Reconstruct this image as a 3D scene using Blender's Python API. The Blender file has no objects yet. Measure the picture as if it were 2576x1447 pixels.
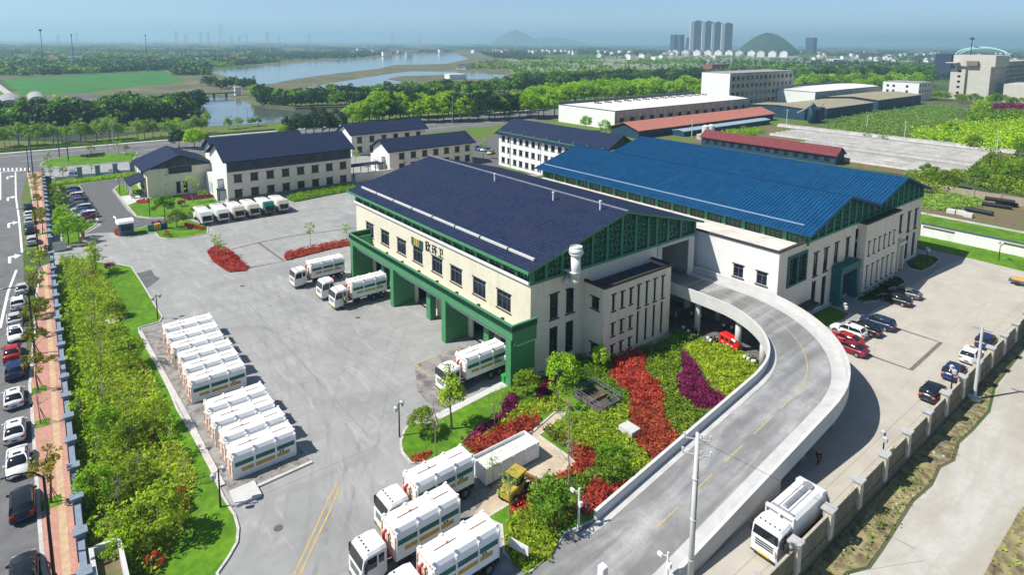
import bpy, bmesh, math, random
import numpy as np
from mathutils import Vector, Matrix
R_ = random.Random(7)
# ------------------------------------------------------------------ camera
SC = bpy.context.scene
COL = SC.collection
CAMH = 41.0
F, CY = 1.214, -.3145
PITCH, ROLL, TH = math.radians(7.82), math.radians(-0.42), math.radians(-51.2)
def _rot():
    cp, sp, cr, sr, ct, st = math.cos(PITCH), math.sin(PITCH), math.cos(ROLL), math.sin(ROLL), math.cos(TH), math.sin(TH)
    A = np.array([[cr, -sr, 0], [sr, cr, 0], [0, 0, 1]]) @ np.array([[1, 0, 0], [0, cp, -sp], [0, sp, cp]])
    return A @ np.array([[1, 0, 0], [0, 0, 1], [0, -1, 0]]) @ np.array([[ct, -st, 0], [st, ct, 0], [0, 0, 1]])
RM = _rot()
cam = bpy.data.cameras.new('camera')
cam.sensor_width = 36; cam.lens = F * 18; cam.shift_y = CY / 2
cam.clip_start = 1; cam.clip_end = 60000
camo = bpy.data.objects.new('camera', cam); COL.objects.link(camo)
M4 = Matrix([list(r) + [0] for r in RM.T.tolist()] + [[0, 0, 0, 1]])
camo.matrix_world = Matrix.Translation((0, 0, CAMH)) @ M4
SC.camera = camo
def at(x, y, z=0.):
    """survey point: where the line of sight through a photo point meets height z"""
    d = RM.T @ np.array([x / 1288 - 1, -(y / 1288 - 723.5 / 1288 - CY), -F])
    t = (z - CAMH) / d[2]
    return float(d[0] * t), float(d[1] * t)
def far(x, dist):
    d = RM.T @ np.array([x / 1288 - 1, .1, -F]); n = math.hypot(d[0], d[1])
    return float(d[0] / n * dist), float(d[1] / n * dist)
# ------------------------------------------------------------------ light
SUN = Vector((-.34, -.74, 1.0)).normalized()
w = bpy.data.worlds.new('World'); SC.world = w; w.use_nodes = True
nt = w.node_tree; nt.nodes.clear()
sky = nt.nodes.new('ShaderNodeTexSky'); sky.sky_type = 'NISHITA'; sky.sun_disc = False
sky.sun_elevation = math.asin(SUN.z); sky.sun_rotation = math.atan2(SUN.x, SUN.y)
sky.air_density = .6; sky.dust_density = .25; sky.ozone_density = 3
bg = nt.nodes.new('ShaderNodeBackground'); bg.inputs[1].default_value = .1
wo = nt.nodes.new('ShaderNodeOutputWorld')
nt.links.new(sky.outputs[0], bg.inputs[0]); nt.links.new(bg.outputs[0], wo.inputs[0])
sl = bpy.data.lights.new('sun', 'SUN'); sl.energy = 5.0; sl.angle = math.radians(.55); sl.color = (1, .955, .88)
so = bpy.data.objects.new('sun', sl); COL.objects.link(so)
so.rotation_euler = SUN.to_track_quat('Z', 'Y').to_euler(); so.location = (-60, -60, 120)
SC.view_settings.view_transform = 'Standard'; SC.view_settings.look = 'None'
SC.view_settings.exposure = 0.4; SC.view_settings.gamma = 1
SC.cycles.max_bounces = 6; SC.cycles.diffuse_bounces = 3; SC.cycles.glossy_bounces = 3
SC.cycles.transparent_max_bounces = 8; SC.cycles.volume_bounces = 1
# ------------------------------------------------------------------ materials
MATS = {}
def mat(name, col, rough=.75, var=.12, scale=2., bump=0., metal=0., spec=.35, col2=None, rnd=0., world=False, detail=5, fac=(.35, .65), stretch=(1, 1, 1), emit=0):
    """procedural surface: base colour modulated by noise; rnd = per object variation"""
    if name in MATS: return MATS[name]
    m = bpy.data.materials.new(name); m.use_nodes = True; t = m.node_tree; N = t.nodes; L = t.links
    b = N['Principled BSDF']
    b.inputs['Roughness'].default_value = rough; b.inputs['Metallic'].default_value = metal
    b.inputs['Specular IOR Level'].default_value = spec
    tc = N.new('ShaderNodeTexCoord'); src = tc.outputs['Object']
    if world:
        g = N.new('ShaderNodeNewGeometry'); src = g.outputs['Position']
    mp = N.new('ShaderNodeMapping'); mp.inputs['Scale'].default_value = stretch; L.new(src, mp.inputs[0]); src = mp.outputs[0]
    n = N.new('ShaderNodeTexNoise'); n.inputs['Scale'].default_value = scale; n.inputs['Detail'].default_value = detail
    n.inputs['Roughness'].default_value = .6
    L.new(src, n.inputs['Vector'])
    cr = N.new('ShaderNodeValToRGB'); cr.color_ramp.elements[0].position = fac[0]; cr.color_ramp.elements[1].position = fac[1]
    c = Vector(col); c2 = Vector(col2) if col2 else None
    a = c * (1 - var); bb = c2 if c2 else c * (1 + var)
    if c2: a = c
    cr.color_ramp.elements[0].color = (*a, 1); cr.color_ramp.elements[1].color = (min(bb[0], .95), min(bb[1], .95), min(bb[2], .95), 1)
    L.new(n.outputs['Fac'], cr.inputs[0]); out = cr.outputs[0]
    if rnd:
        oi = N.new('ShaderNodeObjectInfo'); hs = N.new('ShaderNodeHueSaturation')
        mr = N.new('ShaderNodeMapRange'); mr.inputs[3].default_value = 1 - rnd; mr.inputs[4].default_value = 1 + rnd
        L.new(oi.outputs['Random'], mr.inputs[0]); L.new(mr.outputs[0], hs.inputs['Value'])
        mr2 = N.new('ShaderNodeMapRange'); mr2.inputs[3].default_value = .5 + rnd * .06; mr2.inputs[4].default_value = .5 - rnd * .06
        L.new(oi.outputs['Random'], mr2.inputs[0]); L.new(mr2.outputs[0], hs.inputs['Hue'])
        L.new(out, hs.inputs['Color']); out = hs.outputs[0]
    L.new(out, b.inputs['Base Color'])
    if bump:
        bp = N.new('ShaderNodeBump'); bp.inputs['Strength'].default_value = bump; bp.inputs['Distance'].default_value = .1
        L.new(n.outputs['Fac'], bp.inputs['Height']); L.new(bp.outputs[0], b.inputs['Normal'])
    if emit:
        b.inputs['Emission Color'].default_value = (*col, 1); b.inputs['Emission Strength'].default_value = emit
    MATS[name] = m; return m
def nodes_of(m): return m.node_tree.nodes, m.node_tree.links
def overlay(m, scale, lo, hi, dark, amount=.6, stretch=(1, 1, 1), ntype='NOISE', detail=8):
    """multiply a second large scale stain pattern onto a material"""
    N, L = nodes_of(m); b = N['Principled BSDF']; src = b.inputs['Base Color'].links[0].from_socket
    g = N.new('ShaderNodeNewGeometry'); mp = N.new('ShaderNodeMapping'); mp.inputs['Scale'].default_value = stretch
    L.new(g.outputs['Position'], mp.inputs[0])
    n = N.new('ShaderNodeTexNoise'); n.inputs['Scale'].default_value = scale; n.inputs['Detail'].default_value = detail; n.inputs['Roughness'].default_value = .62
    n.inputs['Distortion'].default_value = .6
    L.new(mp.outputs[0], n.inputs['Vector'])
    mr = N.new('ShaderNodeMapRange'); mr.inputs[1].default_value = lo; mr.inputs[2].default_value = hi; mr.inputs[3].default_value = amount; mr.inputs[4].default_value = 0
    L.new(n.outputs['Fac'], mr.inputs[0])
    mx = N.new('ShaderNodeMix'); mx.data_type = 'RGBA'; mx.blend_type = 'MIX'
    L.new(mr.outputs[0], mx.inputs[0]); L.new(src, mx.inputs[6]); mx.inputs[7].default_value = (*dark, 1)
    L.new(mx.outputs[2], b.inputs['Base Color']); return m
def brick(m, sc, c1, c2, mortar, bw=.5, rh=.25, ms=.02, rot=0):
    N, L = nodes_of(m); b = N['Principled BSDF']
    g = N.new('ShaderNodeNewGeometry'); mp = N.new('ShaderNodeMapping'); mp.inputs['Rotation'].default_value = (0, 0, rot); L.new(g.outputs['Position'], mp.inputs[0])
    t = N.new('ShaderNodeTexBrick'); t.inputs['Scale'].default_value = sc; t.inputs['Color1'].default_value = (*c1, 1); t.inputs['Color2'].default_value = (*c2, 1)
    t.inputs['Mortar'].default_value = (*mortar, 1); t.inputs['Brick Width'].default_value = bw; t.inputs['Row Height'].default_value = rh; t.inputs['Mortar Size'].default_value = ms
    L.new(mp.outputs[0], t.inputs[0]); src = b.inputs['Base Color'].links[0].from_socket
    mx = N.new('ShaderNodeMix'); mx.data_type = 'RGBA'; mx.blend_type = 'MIX'; mx.inputs[0].default_value = .65
    L.new(src, mx.inputs[6]); L.new(t.outputs[0], mx.inputs[7]); L.new(mx.outputs[2], b.inputs['Base Color']); return m
# ------------------------------------------------------------------ mesh builder
class MB:
    def __init__(s): s.v = []; s.f = []; s.m = []
    def add(s, vs, fs, m=0):
        o = len(s.v); s.v += [tuple(p) for p in vs]
        for f in fs: s.f.append(tuple(o + i for i in f)); s.m.append(m)
        return s
    def quad(s, a, b, c, d, m=0): return s.add([a, b, c, d], [(0, 1, 2, 3)], m)
    def poly(s, pts, m=0): return s.add(pts, [tuple(range(len(pts)))], m)
    def box(s, x0, x1, y0, y1, z0, z1, m=0):
        v = [(x0, y0, z0), (x1, y0, z0), (x1, y1, z0), (x0, y1, z0), (x0, y0, z1), (x1, y0, z1), (x1, y1, z1), (x0, y1, z1)]
        return s.add(v, [(0, 3, 2, 1), (4, 5, 6, 7), (0, 1, 5, 4), (1, 2, 6, 5), (2, 3, 7, 6), (3, 0, 4, 7)], m)
    def cbox(s, x0, x1, y0, y1, z0, z1, c=.05, m=0):
        """box with chamfered vertical and top edges"""
        def ring(z, k): return [(x0 + k, y0 + c + 0 * k, z), (x0 + c, y0 + k, z), (x1 - c, y0 + k, z), (x1 - k, y0 + c, z), (x1 - k, y1 - c, z), (x1 - c, y1 - k, z), (x0 + c, y1 - k, z), (x0 + k, y1 - c, z)]
        r0 = ring(z0, 0); r1 = ring(z1 - c, 0); r2 = [(x0 + c * .7 if p[0] < (x0 + x1) / 2 else x1 - c * .7, y0 + c * .7 if p[1] < (y0 + y1) / 2 else y1 - c * .7, z1) for p in r1]
        r2 = ring(z1, c * .75)
        fs = []
        for k in range(2):
            for i in range(8): j = (i + 1) % 8; fs.append((k * 8 + i, k * 8 + j, (k + 1) * 8 + j, (k + 1) * 8 + i))
        fs.append(tuple(range(16, 24))); fs.append(tuple(reversed(range(8))))
        return s.add(r0 + r1 + r2, fs, m)
    def prism(s, pts, z0, z1, m=0, top=None):
        n = len(pts); a = sum(pts[i][0] * pts[(i + 1) % n][1] - pts[(i + 1) % n][0] * pts[i][1] for i in range(n))
        if a < 0: pts = pts[::-1]
        v = [(p[0], p[1], z0) for p in pts] + [(p[0], p[1], z1) for p in pts]
        s.add(v, [tuple(range(n, 2 * n))], m if top is None else top)
        return s.add(v, [(i, (i + 1) % n, n + (i + 1) % n, n + i) for i in range(n)], m)
    def cyl(s, a, b, r0, r1=None, n=10, m=0, cap=True):
        r1 = r0 if r1 is None else r1; a = Vector(a); b = Vector(b); d = (b - a).normalized()
        u = d.orthogonal().normalized(); w_ = d.cross(u)
        v = []
        for p, r in ((a, r0), (b, r1)):
            for i in range(n):
                t = 2 * math.pi * i / n; v.append(p + (u * math.cos(t) + w_ * math.sin(t)) * r)
        fs = [(i, (i + 1) % n, n + (i + 1) % n, n + i) for i in range(n)]
        if cap: fs += [tuple(reversed(range(n))), tuple(range(n, 2 * n))]
        return s.add(v, fs, m)
    def tube(s, pts, r, n=6, m=0):
        for i in range(len(pts) - 1):
            ra = r[i] if isinstance(r, (list, tuple)) else r; rb = r[i + 1] if isinstance(r, (list, tuple)) else r
            s.cyl(pts[i], pts[i + 1], ra, rb, n, m)
        return s
    def loft(s, rings, m=0, caps=True, close=True):
        n = len(rings[0]); v = [p for r in rings for p in r]; fs = []
        for k in range(len(rings) - 1):
            for i in range(n if close else n - 1): j = (i + 1) % n; fs.append((k * n + i, k * n + j, (k + 1) * n + j, (k + 1) * n + i))
        if caps: fs += [tuple(reversed(range(n))), tuple(range(len(v) - n, len(v)))]
        return s.add(v, fs, m)
    def mesh(s, name, mats, off=(0, 0, 0), smooth=False):
        me = bpy.data.meshes.new(name)
        me.from_pydata([(p[0] - off[0], p[1] - off[1], p[2] - off[2]) for p in s.v], [], s.f)
        mats = mats if isinstance(mats, (list, tuple)) else [mats]
        for m in mats: me.materials.append(m)
        me.polygons.foreach_set('material_index', s.m)
        if smooth: me.polygons.foreach_set('use_smooth', [True] * len(s.f))
        me.update(); return me
    def build(s, name, mats, parent=None, smooth=False, off=None):
        if off is None:
            off = wloc(parent) if parent else (0, 0, 0)
        return link(name, s.mesh(name, mats, off, smooth), parent)
def wloc(o):
    x = Vector((0, 0, 0))
    while o: x = x + Vector(o.location); o = o.parent
    return tuple(x)
def link(name, me, parent=None, loc=(0, 0, 0), rz=0):
    o = bpy.data.objects.new(name, me); COL.objects.link(o)
    if parent: o.parent = parent
    o.location = loc; o.rotation_euler[2] = rz; return o
KIDS = {}
def tag(o, label, cat, group=None):
    o['label'] = label; o['category'] = cat
    if group: o['group'] = group
    return o
def thing(name, label, cat, loc=(0, 0, 0), rz=0, group=None):
    o = bpy.data.objects.new(name, None); COL.objects.link(o); o.empty_display_size = .5
    o.location = loc; o.rotation_euler[2] = rz; return tag(o, label, cat, group)
def struct(o): o['kind'] = 'structure'; return o
def stuff(o, label, cat): o['kind'] = 'stuff'; return tag(o, label, cat)
def copy_tree(o, parent=None):
    c = o.copy(); COL.objects.link(c)
    if parent: c.parent = parent
    for ch in list(o.children): copy_tree(ch, c)
    return c
USED = set()
def place(proto, label, loc, rz=0, group=None, scale=None, cat=None):
    """first use moves the prototype itself, afterwards copies of it and of its parts"""
    o = proto if proto.name not in USED else copy_tree(proto)
    USED.add(proto.name); o.location = loc; o.rotation_euler[2] = rz
    if scale: o.scale = scale if isinstance(scale, (tuple, list)) else (scale,) * 3
    o['label'] = label
    if cat: o['category'] = cat
    if group: o['group'] = group
    elif 'group' in o: del o['group']
    return o
ORD = ['', 'first', 'second', 'third', 'fourth', 'fifth', 'sixth', 'seventh', 'eighth', 'ninth', 'tenth', 'eleventh', 'twelfth', 'thirteenth', 'fourteenth', 'fifteenth', 'sixteenth', 'seventeenth', 'eighteenth', 'nineteenth', 'twentieth']
TENS = {20: 'twenty', 30: 'thirty', 40: 'forty', 50: 'fifty', 60: 'sixty', 70: 'seventy', 80: 'eighty', 90: 'ninety'}
def ordn(i):
    if i <= 20: return ORD[i]
    if i == 100: return 'hundredth'
    if i > 100: return 'hundred-' + ordn(i - 100)
    t = i // 10 * 10; r = i % 10
    return (TENS[t][:-1] + 'ieth') if r == 0 else TENS[t] + '-' + ORD[r]
def inpoly(x, y, P):
    c = False; n = len(P)
    for i in range(n):
        x1, y1 = P[i]; x2, y2 = P[i - 1]
        if (y1 > y) != (y2 > y) and x < (x2 - x1) * (y - y1) / (y2 - y1) + x1: c = not c
    return c
def D(*pts): return [at(*p) for p in pts]
def sheet(name, P, z, m, thick=0):
    b = MB()
    if thick: b.prism(P, z - thick, z)
    else:
        n = len(P); a = sum(P[i][0] * P[(i + 1) % n][1] - P[(i + 1) % n][0] * P[i][1] for i in range(n))
        if a < 0: P = P[::-1]
        b.poly([(p[0], p[1], z) for p in P])
    return struct(b.build(name, m))
def strip(P, w_, z, z0=None, closed=False, side=0):
    """ribbon or kerb along a path of points"""
    b = MB(); n = len(P); L_ = []; Rr = []
    for i in range(n):
        a = Vector(P[(i - 1) % n] if (closed or i > 0) else P[i]); c = Vector(P[(i + 1) % n] if (closed or i < n - 1) else P[i])
        d = (c - a); d = d.normalized() if d.length else Vector((1, 0)); nn = Vector((-d.y, d.x)); p = Vector(P[i])
        L_.append(p + nn * w_ * (.5 + side * .5)); Rr.append(p - nn * w_ * (.5 - side * .5))
    for i in range(n if closed else n - 1):
        j = (i + 1) % n
        b.quad((*Rr[i], z), (*Rr[j], z), (*L_[j], z), (*L_[i], z))
        if z0 is not None:
            b.quad((*Rr[i], z0), (*Rr[j], z0), (*Rr[j], z), (*Rr[i], z)); b.quad((*L_[j], z0), (*L_[i], z0), (*L_[i], z), (*L_[j], z))
    return b
# ------------------------------------------------------------------ palette
concrete = mat('yard_concrete', (.285, .285, .275), .85, .1, .35, .02, world=True, col2=(.345, .345, .335), detail=8)
overlay(concrete, .06, .36, .5, (.22, .22, .22), .6); overlay(concrete, .5, .33, .48, (.24, .24, .23), .5, (1, .2, 1)); overlay(concrete, .7, .33, .45, (.44, .44, .43), .5, (.2, 1, 1)); overlay(concrete, 3, .35, .5, (.28, .28, .27), .4)
concrete_w = mat('side_yard_concrete', (.42, .39, .33), .85, .1, .3, .02, world=True, col2=(.48, .45, .39), detail=8)
overlay(concrete_w, .12, .36, .48, (.36, .33, .28), .5); overlay(concrete_w, .9, .36, .48, (.38, .35, .3), .4, (1, .2, 1))
asphalt = mat('asphalt', (.105, .105, .108), .9, .2, .8, .05, world=True, col2=(.15, .15, .15), detail=8); overlay(asphalt, .15, .4, .6, (.19, .19, .19), .5)
asphalt_d = mat('drive_asphalt', (.1, .1, .1), .9, .2, .8, .05, world=True, col2=(.14, .14, .14), detail=8)
deck = mat('ramp_concrete', (.25, .25, .25), .85, .1, .5, .02, world=True, col2=(.36, .36, .355), detail=8)
overlay(deck, .5, .42, .58, (.12, .12, .12), .6, (1, .08, 1)); overlay(deck, .45, .3, .44, (.46, .46, .45), .5, (1, .08, 1)); overlay(deck, 4, .35, .5, (.2, .2, .2), .35)
pale = mat('pale_concrete', (.55, .55, .53), .8, .06, .6, world=True); overlay(pale, .8, .3, .45, (.45, .44, .42), .4, (1, 1, 4))
kerbm = mat('kerb_stone', (.5, .48, .45), .85, .15, 2, world=True)
grass = mat('lawn_grass', (.07, .19, .012), .95, .2, 1.2, .3, world=True, col2=(.15, .29, .02), detail=10, spec=.1); overlay(grass, .25, .4, .6, (.055, .13, .012), .6); overlay(grass, .9, .6, .72, (.2, .26, .05), .0); overlay(grass, .45, .3, .42, (.2, .24, .05), .55)
wildg = mat('field_grass', (.06, .13, .02), .95, .2, .6, .2, world=True, col2=(.14, .22, .04), detail=10, spec=.1); overlay(wildg, .05, .42, .6, (.16, .13, .07), .6)
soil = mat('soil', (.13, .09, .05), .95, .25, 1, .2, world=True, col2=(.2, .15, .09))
white_line = mat('road_paint_white', (.75, .75, .73), .7, .12, 3, world=True)
yellow_line = mat('road_paint_yellow', (.55, .38, .1), .7, .15, 2, world=True); overlay(yellow_line, 1.2, .4, .58, (.36, .33, .26), .75)
paving = mat('red_brick_paving', (.5, .26, .2), .85, .12, .8, world=True); brick(paving, 1.6, (.56, .29, .22), (.42, .19, .14), (.3, .2, .17), rot=.02); overlay(paving, .5, .38, .5, (.36, .19, .14), .5)
tactile = mat('yellow_tactile_paving', (.5, .36, .22), .85, .15, 2, world=True)
cream = mat('cream_wall_paint', (.68, .63, .49), .8, .04, .8, world=True); overlay(cream, .9, .34, .46, (.55, .49, .37), .5, (1, 1, .15))
render_ = mat('render_and_shaded_side', (.8, .7, .55), .85, .05, 1.5, world=True); overlay(render_, .8, .32, .44, (.5, .43, .33), .4, (1, 1, .2)); overlay(render_, 6, .35, .5, (.66, .57, .45), .3)
whitew = mat('white_wall_paint', (.74, .74, .72), .8, .04, .8, world=True); overlay(whitew, .5, .3, .42, (.5, .48, .44), .4, (1, 1, .25))
oldwall = mat('old_stained_wall', (.5, .46, .38), .9, .12, .6, world=True); overlay(oldwall, .6, .4, .58, (.22, .19, .14), .6, (1, 1, .2))
trimd = mat('dark_brown_trim', (.05, .042, .035), .7, .2, 3)
frame = mat('window_frame_dark', (.05, .05, .07), .5, .2, 3)
frame_w = mat('window_frame_grey', (.16, .17, .24), .5, .1, 3)
glass = mat('window_glass', (.008, .014, .022), .08, .3, .5, spec=.35, world=True)
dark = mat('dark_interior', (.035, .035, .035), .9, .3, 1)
green = mat('green_paint', (.06, .235, .1), .6, .08, 1, world=True); green_g = mat('shaded_gable_green', (.04, .2, .12), .6, .08, 1, world=True); green_d = mat('deep_green_ribs', (.01, .06, .038), .6, .2, 1)  # the gable's green is the trim paint darkened to carry its shade
lattice = mat('green_lattice', (.045, .2, .12), .6, .1, 1)
navy = mat('navy_roof_tiles', (.006, .014, .045), .8, .25, 4, .1, world=True, col2=(.024, .036, .08), detail=12, fac=(.3, .7), spec=.12); brick(navy, 1, (.034, .058, .13), (.012, .026, .07), (.003, .007, .022), .5, .55, .08); overlay(navy, .3, .4, .6, (.026, .03, .055), .5); overlay(navy, .8, .55, .66, (.03, .035, .05), .0, (1, .1, 1))
navy2 = mat('navy_sheet_roof', (.016, .026, .065), .5, .2, 1.5, .05, world=True, col2=(.028, .042, .09))
blue = mat('blue_metal_roof', (.003, .052, .14), .5, .12, .6, world=True, col2=(.005, .075, .19), spec=.25); overlay(blue, 1.1, .35, .5, (.002, .034, .1), .5, (1, .06, 1)); overlay(blue, .12, .45, .6, (.012, .07, .14), .2)
tile_red = mat('red_clay_tiles', (.36, .12, .085), .85, .25, 1.5, .1, world=True, col2=(.5, .2, .15)); tile_dk = mat('maroon_tiles', (.16, .035, .04), .85, .25, 1.5, world=True)
steel = mat('galvanised_steel', (.5, .5, .5), .45, .1, 3, metal=.6); black = mat('black_metal', (.02, .02, .025), .5, .2, 3)
slate = mat('blue_grey_stone', (.2, .25, .31), .75, .12, 3, world=True); slate_d = mat('dark_slate_panel', (.075, .1, .135), .7, .15, 2, world=True)
bark = mat('bark', (.075, .055, .04), .9, .3, 6, .2, col2=(.16, .13, .1))
pbark = mat('pale_bark', (.22, .18, .13), .9, .3, 5, .1, col2=(.36, .31, .24))
def leafm(name, c1, c2, rnd=.18, scale=.7):
    m = mat(name, c1, .6, .2, scale, 0, col2=c2, rnd=rnd, spec=.25, detail=3, fac=(.38, .62)); N, L = nodes_of(m); b = N['Principled BSDF']; src = b.inputs['Base Color'].links[0].from_socket
    tr = N.new('ShaderNodeBsdfTranslucent'); L.new(src, tr.inputs[0]); mx = N.new('ShaderNodeMixShader'); mx.inputs[0].default_value = .38; L.new(b.outputs[0], mx.inputs[1]); L.new(tr.outputs[0], mx.inputs[2])
    L.new(mx.outputs[0], [n for n in N if n.type == 'OUTPUT_MATERIAL'][0].inputs[0]); return m
L_lime = leafm('leaf_bright_green', (.2, .4, .008), (.44, .68, .02)); L_mid = leafm('leaf_mid_green', (.08, .2, .012), (.2, .37, .02))
L_dark = leafm('leaf_dark_green', (.012, .055, .02), (.045, .12, .025)); L_yel = leafm('leaf_yellow_green', (.26, .38, .015), (.46, .62, .035))
L_olive = leafm('leaf_olive', (.15, .25, .01), (.3, .42, .025)); L_red = leafm('leaf_red', (.36, .05, .025), (.62, .13, .06)); L_purp = leafm('leaf_purple', (.11, .008, .04), (.3, .02, .12))
L_will = leafm('leaf_willow', (.17, .33, .04), (.36, .52, .1)); L_bronze = leafm('leaf_bronze', (.2, .2, .012), (.36, .34, .03)); L_rust = leafm('leaf_rust', (.16, .06, .02), (.32, .13, .05))
# ================================================================== GROUND
def tA(x, y): return 645.3 + x / 3.992, 322.6 + y / 3.992          # picture reading grids
def tB(x, y): return x / 3.992, 322.6 + y / 3.992
def tC(x, y): return 1930.7 + x / 3.992, 322.6 + y / 3.992
def tE(x, y): return x / 3.992, 671.1 + y / 3.992
def tF(x, y): return 1290.6 + x / 3.992, 671.1 + y / 3.992
def tG(x, y): return 1930.7 + x / 3.992, 671.1 + y / 3.992
def tH(x, y): return x / 3.388, 1019.6 + y / 3.388
def tI(x, y): return 1290.6 + x / 3.388, 1019.6 + y / 3.388
def tJ(x, y): return 1930.7 + x / 3.388, 1019.6 + y / 3.388
def c3(x, y): return (1600 + x / 2.412) / 1.5497, (1350 + y / 2.412) / 1.5497
def t0(x, y): return x / 3.992, y / 3.992
def t1(x, y): return 645.3 + x / 3.992, y / 3.992
def t2(x, y): return 1290.6 + x / 3.992, y / 3.992
def t3(x, y): return 1930.7 + x / 3.992, y / 3.992
def W(f, *pts): return [at(*f(*p)) for p in pts]

terr = mat('terrain_fields', (.045, .1, .025), .95, .2, .012, 0, world=True, col2=(.1, .14, .05), detail=12, spec=.1)
overlay(terr, .004, .45, .56, (.13, .12, .075), .8, (1, 1.8, 1)); overlay(terr, .02, .42, .5, (.03, .07, .025), .7)
b = MB(); xs = [-19.85, -285, -1500, -9000, -40000]; X1 = -19.85
b.quad((-45000, -30000, 0), (X1, -30000, 0), (X1, 45000, 0), (-45000, 45000, 0))
b.quad((X1, -30000, 0), (X1, -30000, -1.1), (X1, 45000, -1.1), (X1, 45000, 0))
b.quad((X1, -30000, -1.1), (30000, -30000, -1.1), (30000, 45000, -1.1), (X1, 45000, -1.1))
struct(b.build('ground', terr))
# fields of the middle distance
sheet('riverside_ground', [(-150, -60), (-150, 330), (-340, 500), (-620, 420), (-620, -150)], .01, wildg)
crop = mat('young_crop', (.02, .12, .015), .95, .15, .05, world=True, col2=(.035, .2, .015), detail=8); overlay(crop, .03, .42, .5, (.05, .14, .03), .6, (1, .2, 1))
sheet('crop_field', W(t0, (20, 795), (1660, 715), (1850, 810), (1650, 850), (1100, 890), (900, 930), (220, 950), (60, 830)), .05, crop)
mud = mat('reed_bank', (.12, .1, .06), .95, .3, .05, world=True, col2=(.17, .16, .08), detail=8); overlay(mud, .03, .45, .55, (.07, .09, .04), .7)
tilled = mat('tilled_field', (.09, .08, .09), .95, .2, .05, world=True, col2=(.14, .13, .12))
sheet('tilled_field', W(t0, (240, 960), (900, 935), (1100, 960), (1000, 1060), (300, 1060)), .06, tilled)
sheet('reed_bank', W(t0, (1100, 900), (1700, 690), (1950, 690), (2576, 720), (2576, 1000), (1600, 1000), (1200, 990)), .04, mud)
sheet('reed_bank', W(t1, (0, 640), (1300, 540), (1400, 480), (2576, 500), (2576, 960), (1500, 880), (0, 930)), .04, mud)
water = mat('river_water', (.1, .12, .11), .06, .1, .05, world=True, spec=.9, col2=(.14, .16, .14))
N_, L_n = nodes_of(water); wb = N_['Principled BSDF']
g_ = N_.new('ShaderNodeNewGeometry'); wn = N_.new('ShaderNodeTexNoise'); wn.inputs['Scale'].default_value = .5; L_n.new(g_.outputs['Position'], wn.inputs['Vector'])
bp = N_.new('ShaderNodeBump'); bp.inputs['Strength'].default_value = .12; bp.inputs['Distance'].default_value = .4; L_n.new(wn.outputs[0], bp.inputs['Height']); L_n.new(bp.outputs[0], wb.inputs['Normal'])
sheet('lake', W(t0, (2030, 710), (2576, 660)) + W(t1, (500, 625), (850, 600), (1300, 570), (1500, 550), (2000, 535), (2140, 590), (1900, 640), (1400, 650), (1200, 690), (700, 750), (400, 790), (150, 840), (40, 850)) + W(t0, (2400, 800), (2200, 745)), .12, water)
sheet('lake', W(t1, (280, 905), (550, 870), (900, 810), (1300, 745), (1550, 715), (2150, 720), (2576, 760), (2576, 790), (2100, 795), (1500, 830), (1000, 875), (600, 895)), .12, water)
sheet('river_island', W(t1, (1310, 790), (1440, 765), (1900, 750), (2000, 765), (1980, 800), (1740, 832), (1450, 820)), .2, mud)
sheet('river', W(t0, (-400, 1340), (0, 1330), (700, 1290), (1400, 1230), (1900, 1180), (1990, 1110), (2030, 1000), (2200, 960), (2400, 1000)) + W(t1, (0, 1060), (250, 1092), (900, 1075), (1330, 1030), (1900, 985), (2576, 930), (2576, 965), (1900, 1040), (1300, 1095), (850, 1170), (500, 1205), (250, 1228), (0, 1245)) + W(t0, (2100, 1270), (1500, 1330), (700, 1425), (0, 1405), (-400, 1420)), .12, water)
rub = mat('dirt_track', (.44, .42, .37), .95, .1, .4, .02, world=True, col2=(.5, .49, .45), detail=8); overlay(rub, .12, .4, .55, (.34, .3, .23), .6, (1.5, .3, 1)); overlay(rub, 2.5, .35, .5, (.36, .34, .29), .4)
sheet('farm_path', W(t0, (-60, 810), (0, 845), (290, 1060), (230, 1062), (-60, 870)), .06, rub)
b = strip(W(t1, (40, 1025), (120, 1070), (400, 1095), (900, 1080), (1330, 1035)), 3, 1.2, 0); struct(b.build('river_bank', mud))
pal_ = mat('fallow_field', (.2, .19, .14), .95, .2, .03, world=True, col2=(.13, .17, .08), detail=8); overlay(pal_, .02, .45, .52, (.4, .38, .33), .6, (.2, 1, 1))
sheet('fallow_field', W(t2, (-100, 560), (700, 600), (1100, 560), (1900, 560), (2576, 540), (2576, 650), (1800, 690), (1200, 690), (700, 700), (0, 770)), .06, pal_)
sheet('paddy_water', W(t2, (260, 630), (640, 650), (640, 685), (300, 660)), .09, water); sheet('paddy_water', W(t2, (0, 700), (560, 730), (560, 755), (0, 730)), .09, water)
sheet('fallow_field', W(t3, (100, 560), (1100, 560), (1700, 590), (1700, 620), (900, 620), (100, 640)), .06, pal_)
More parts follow.
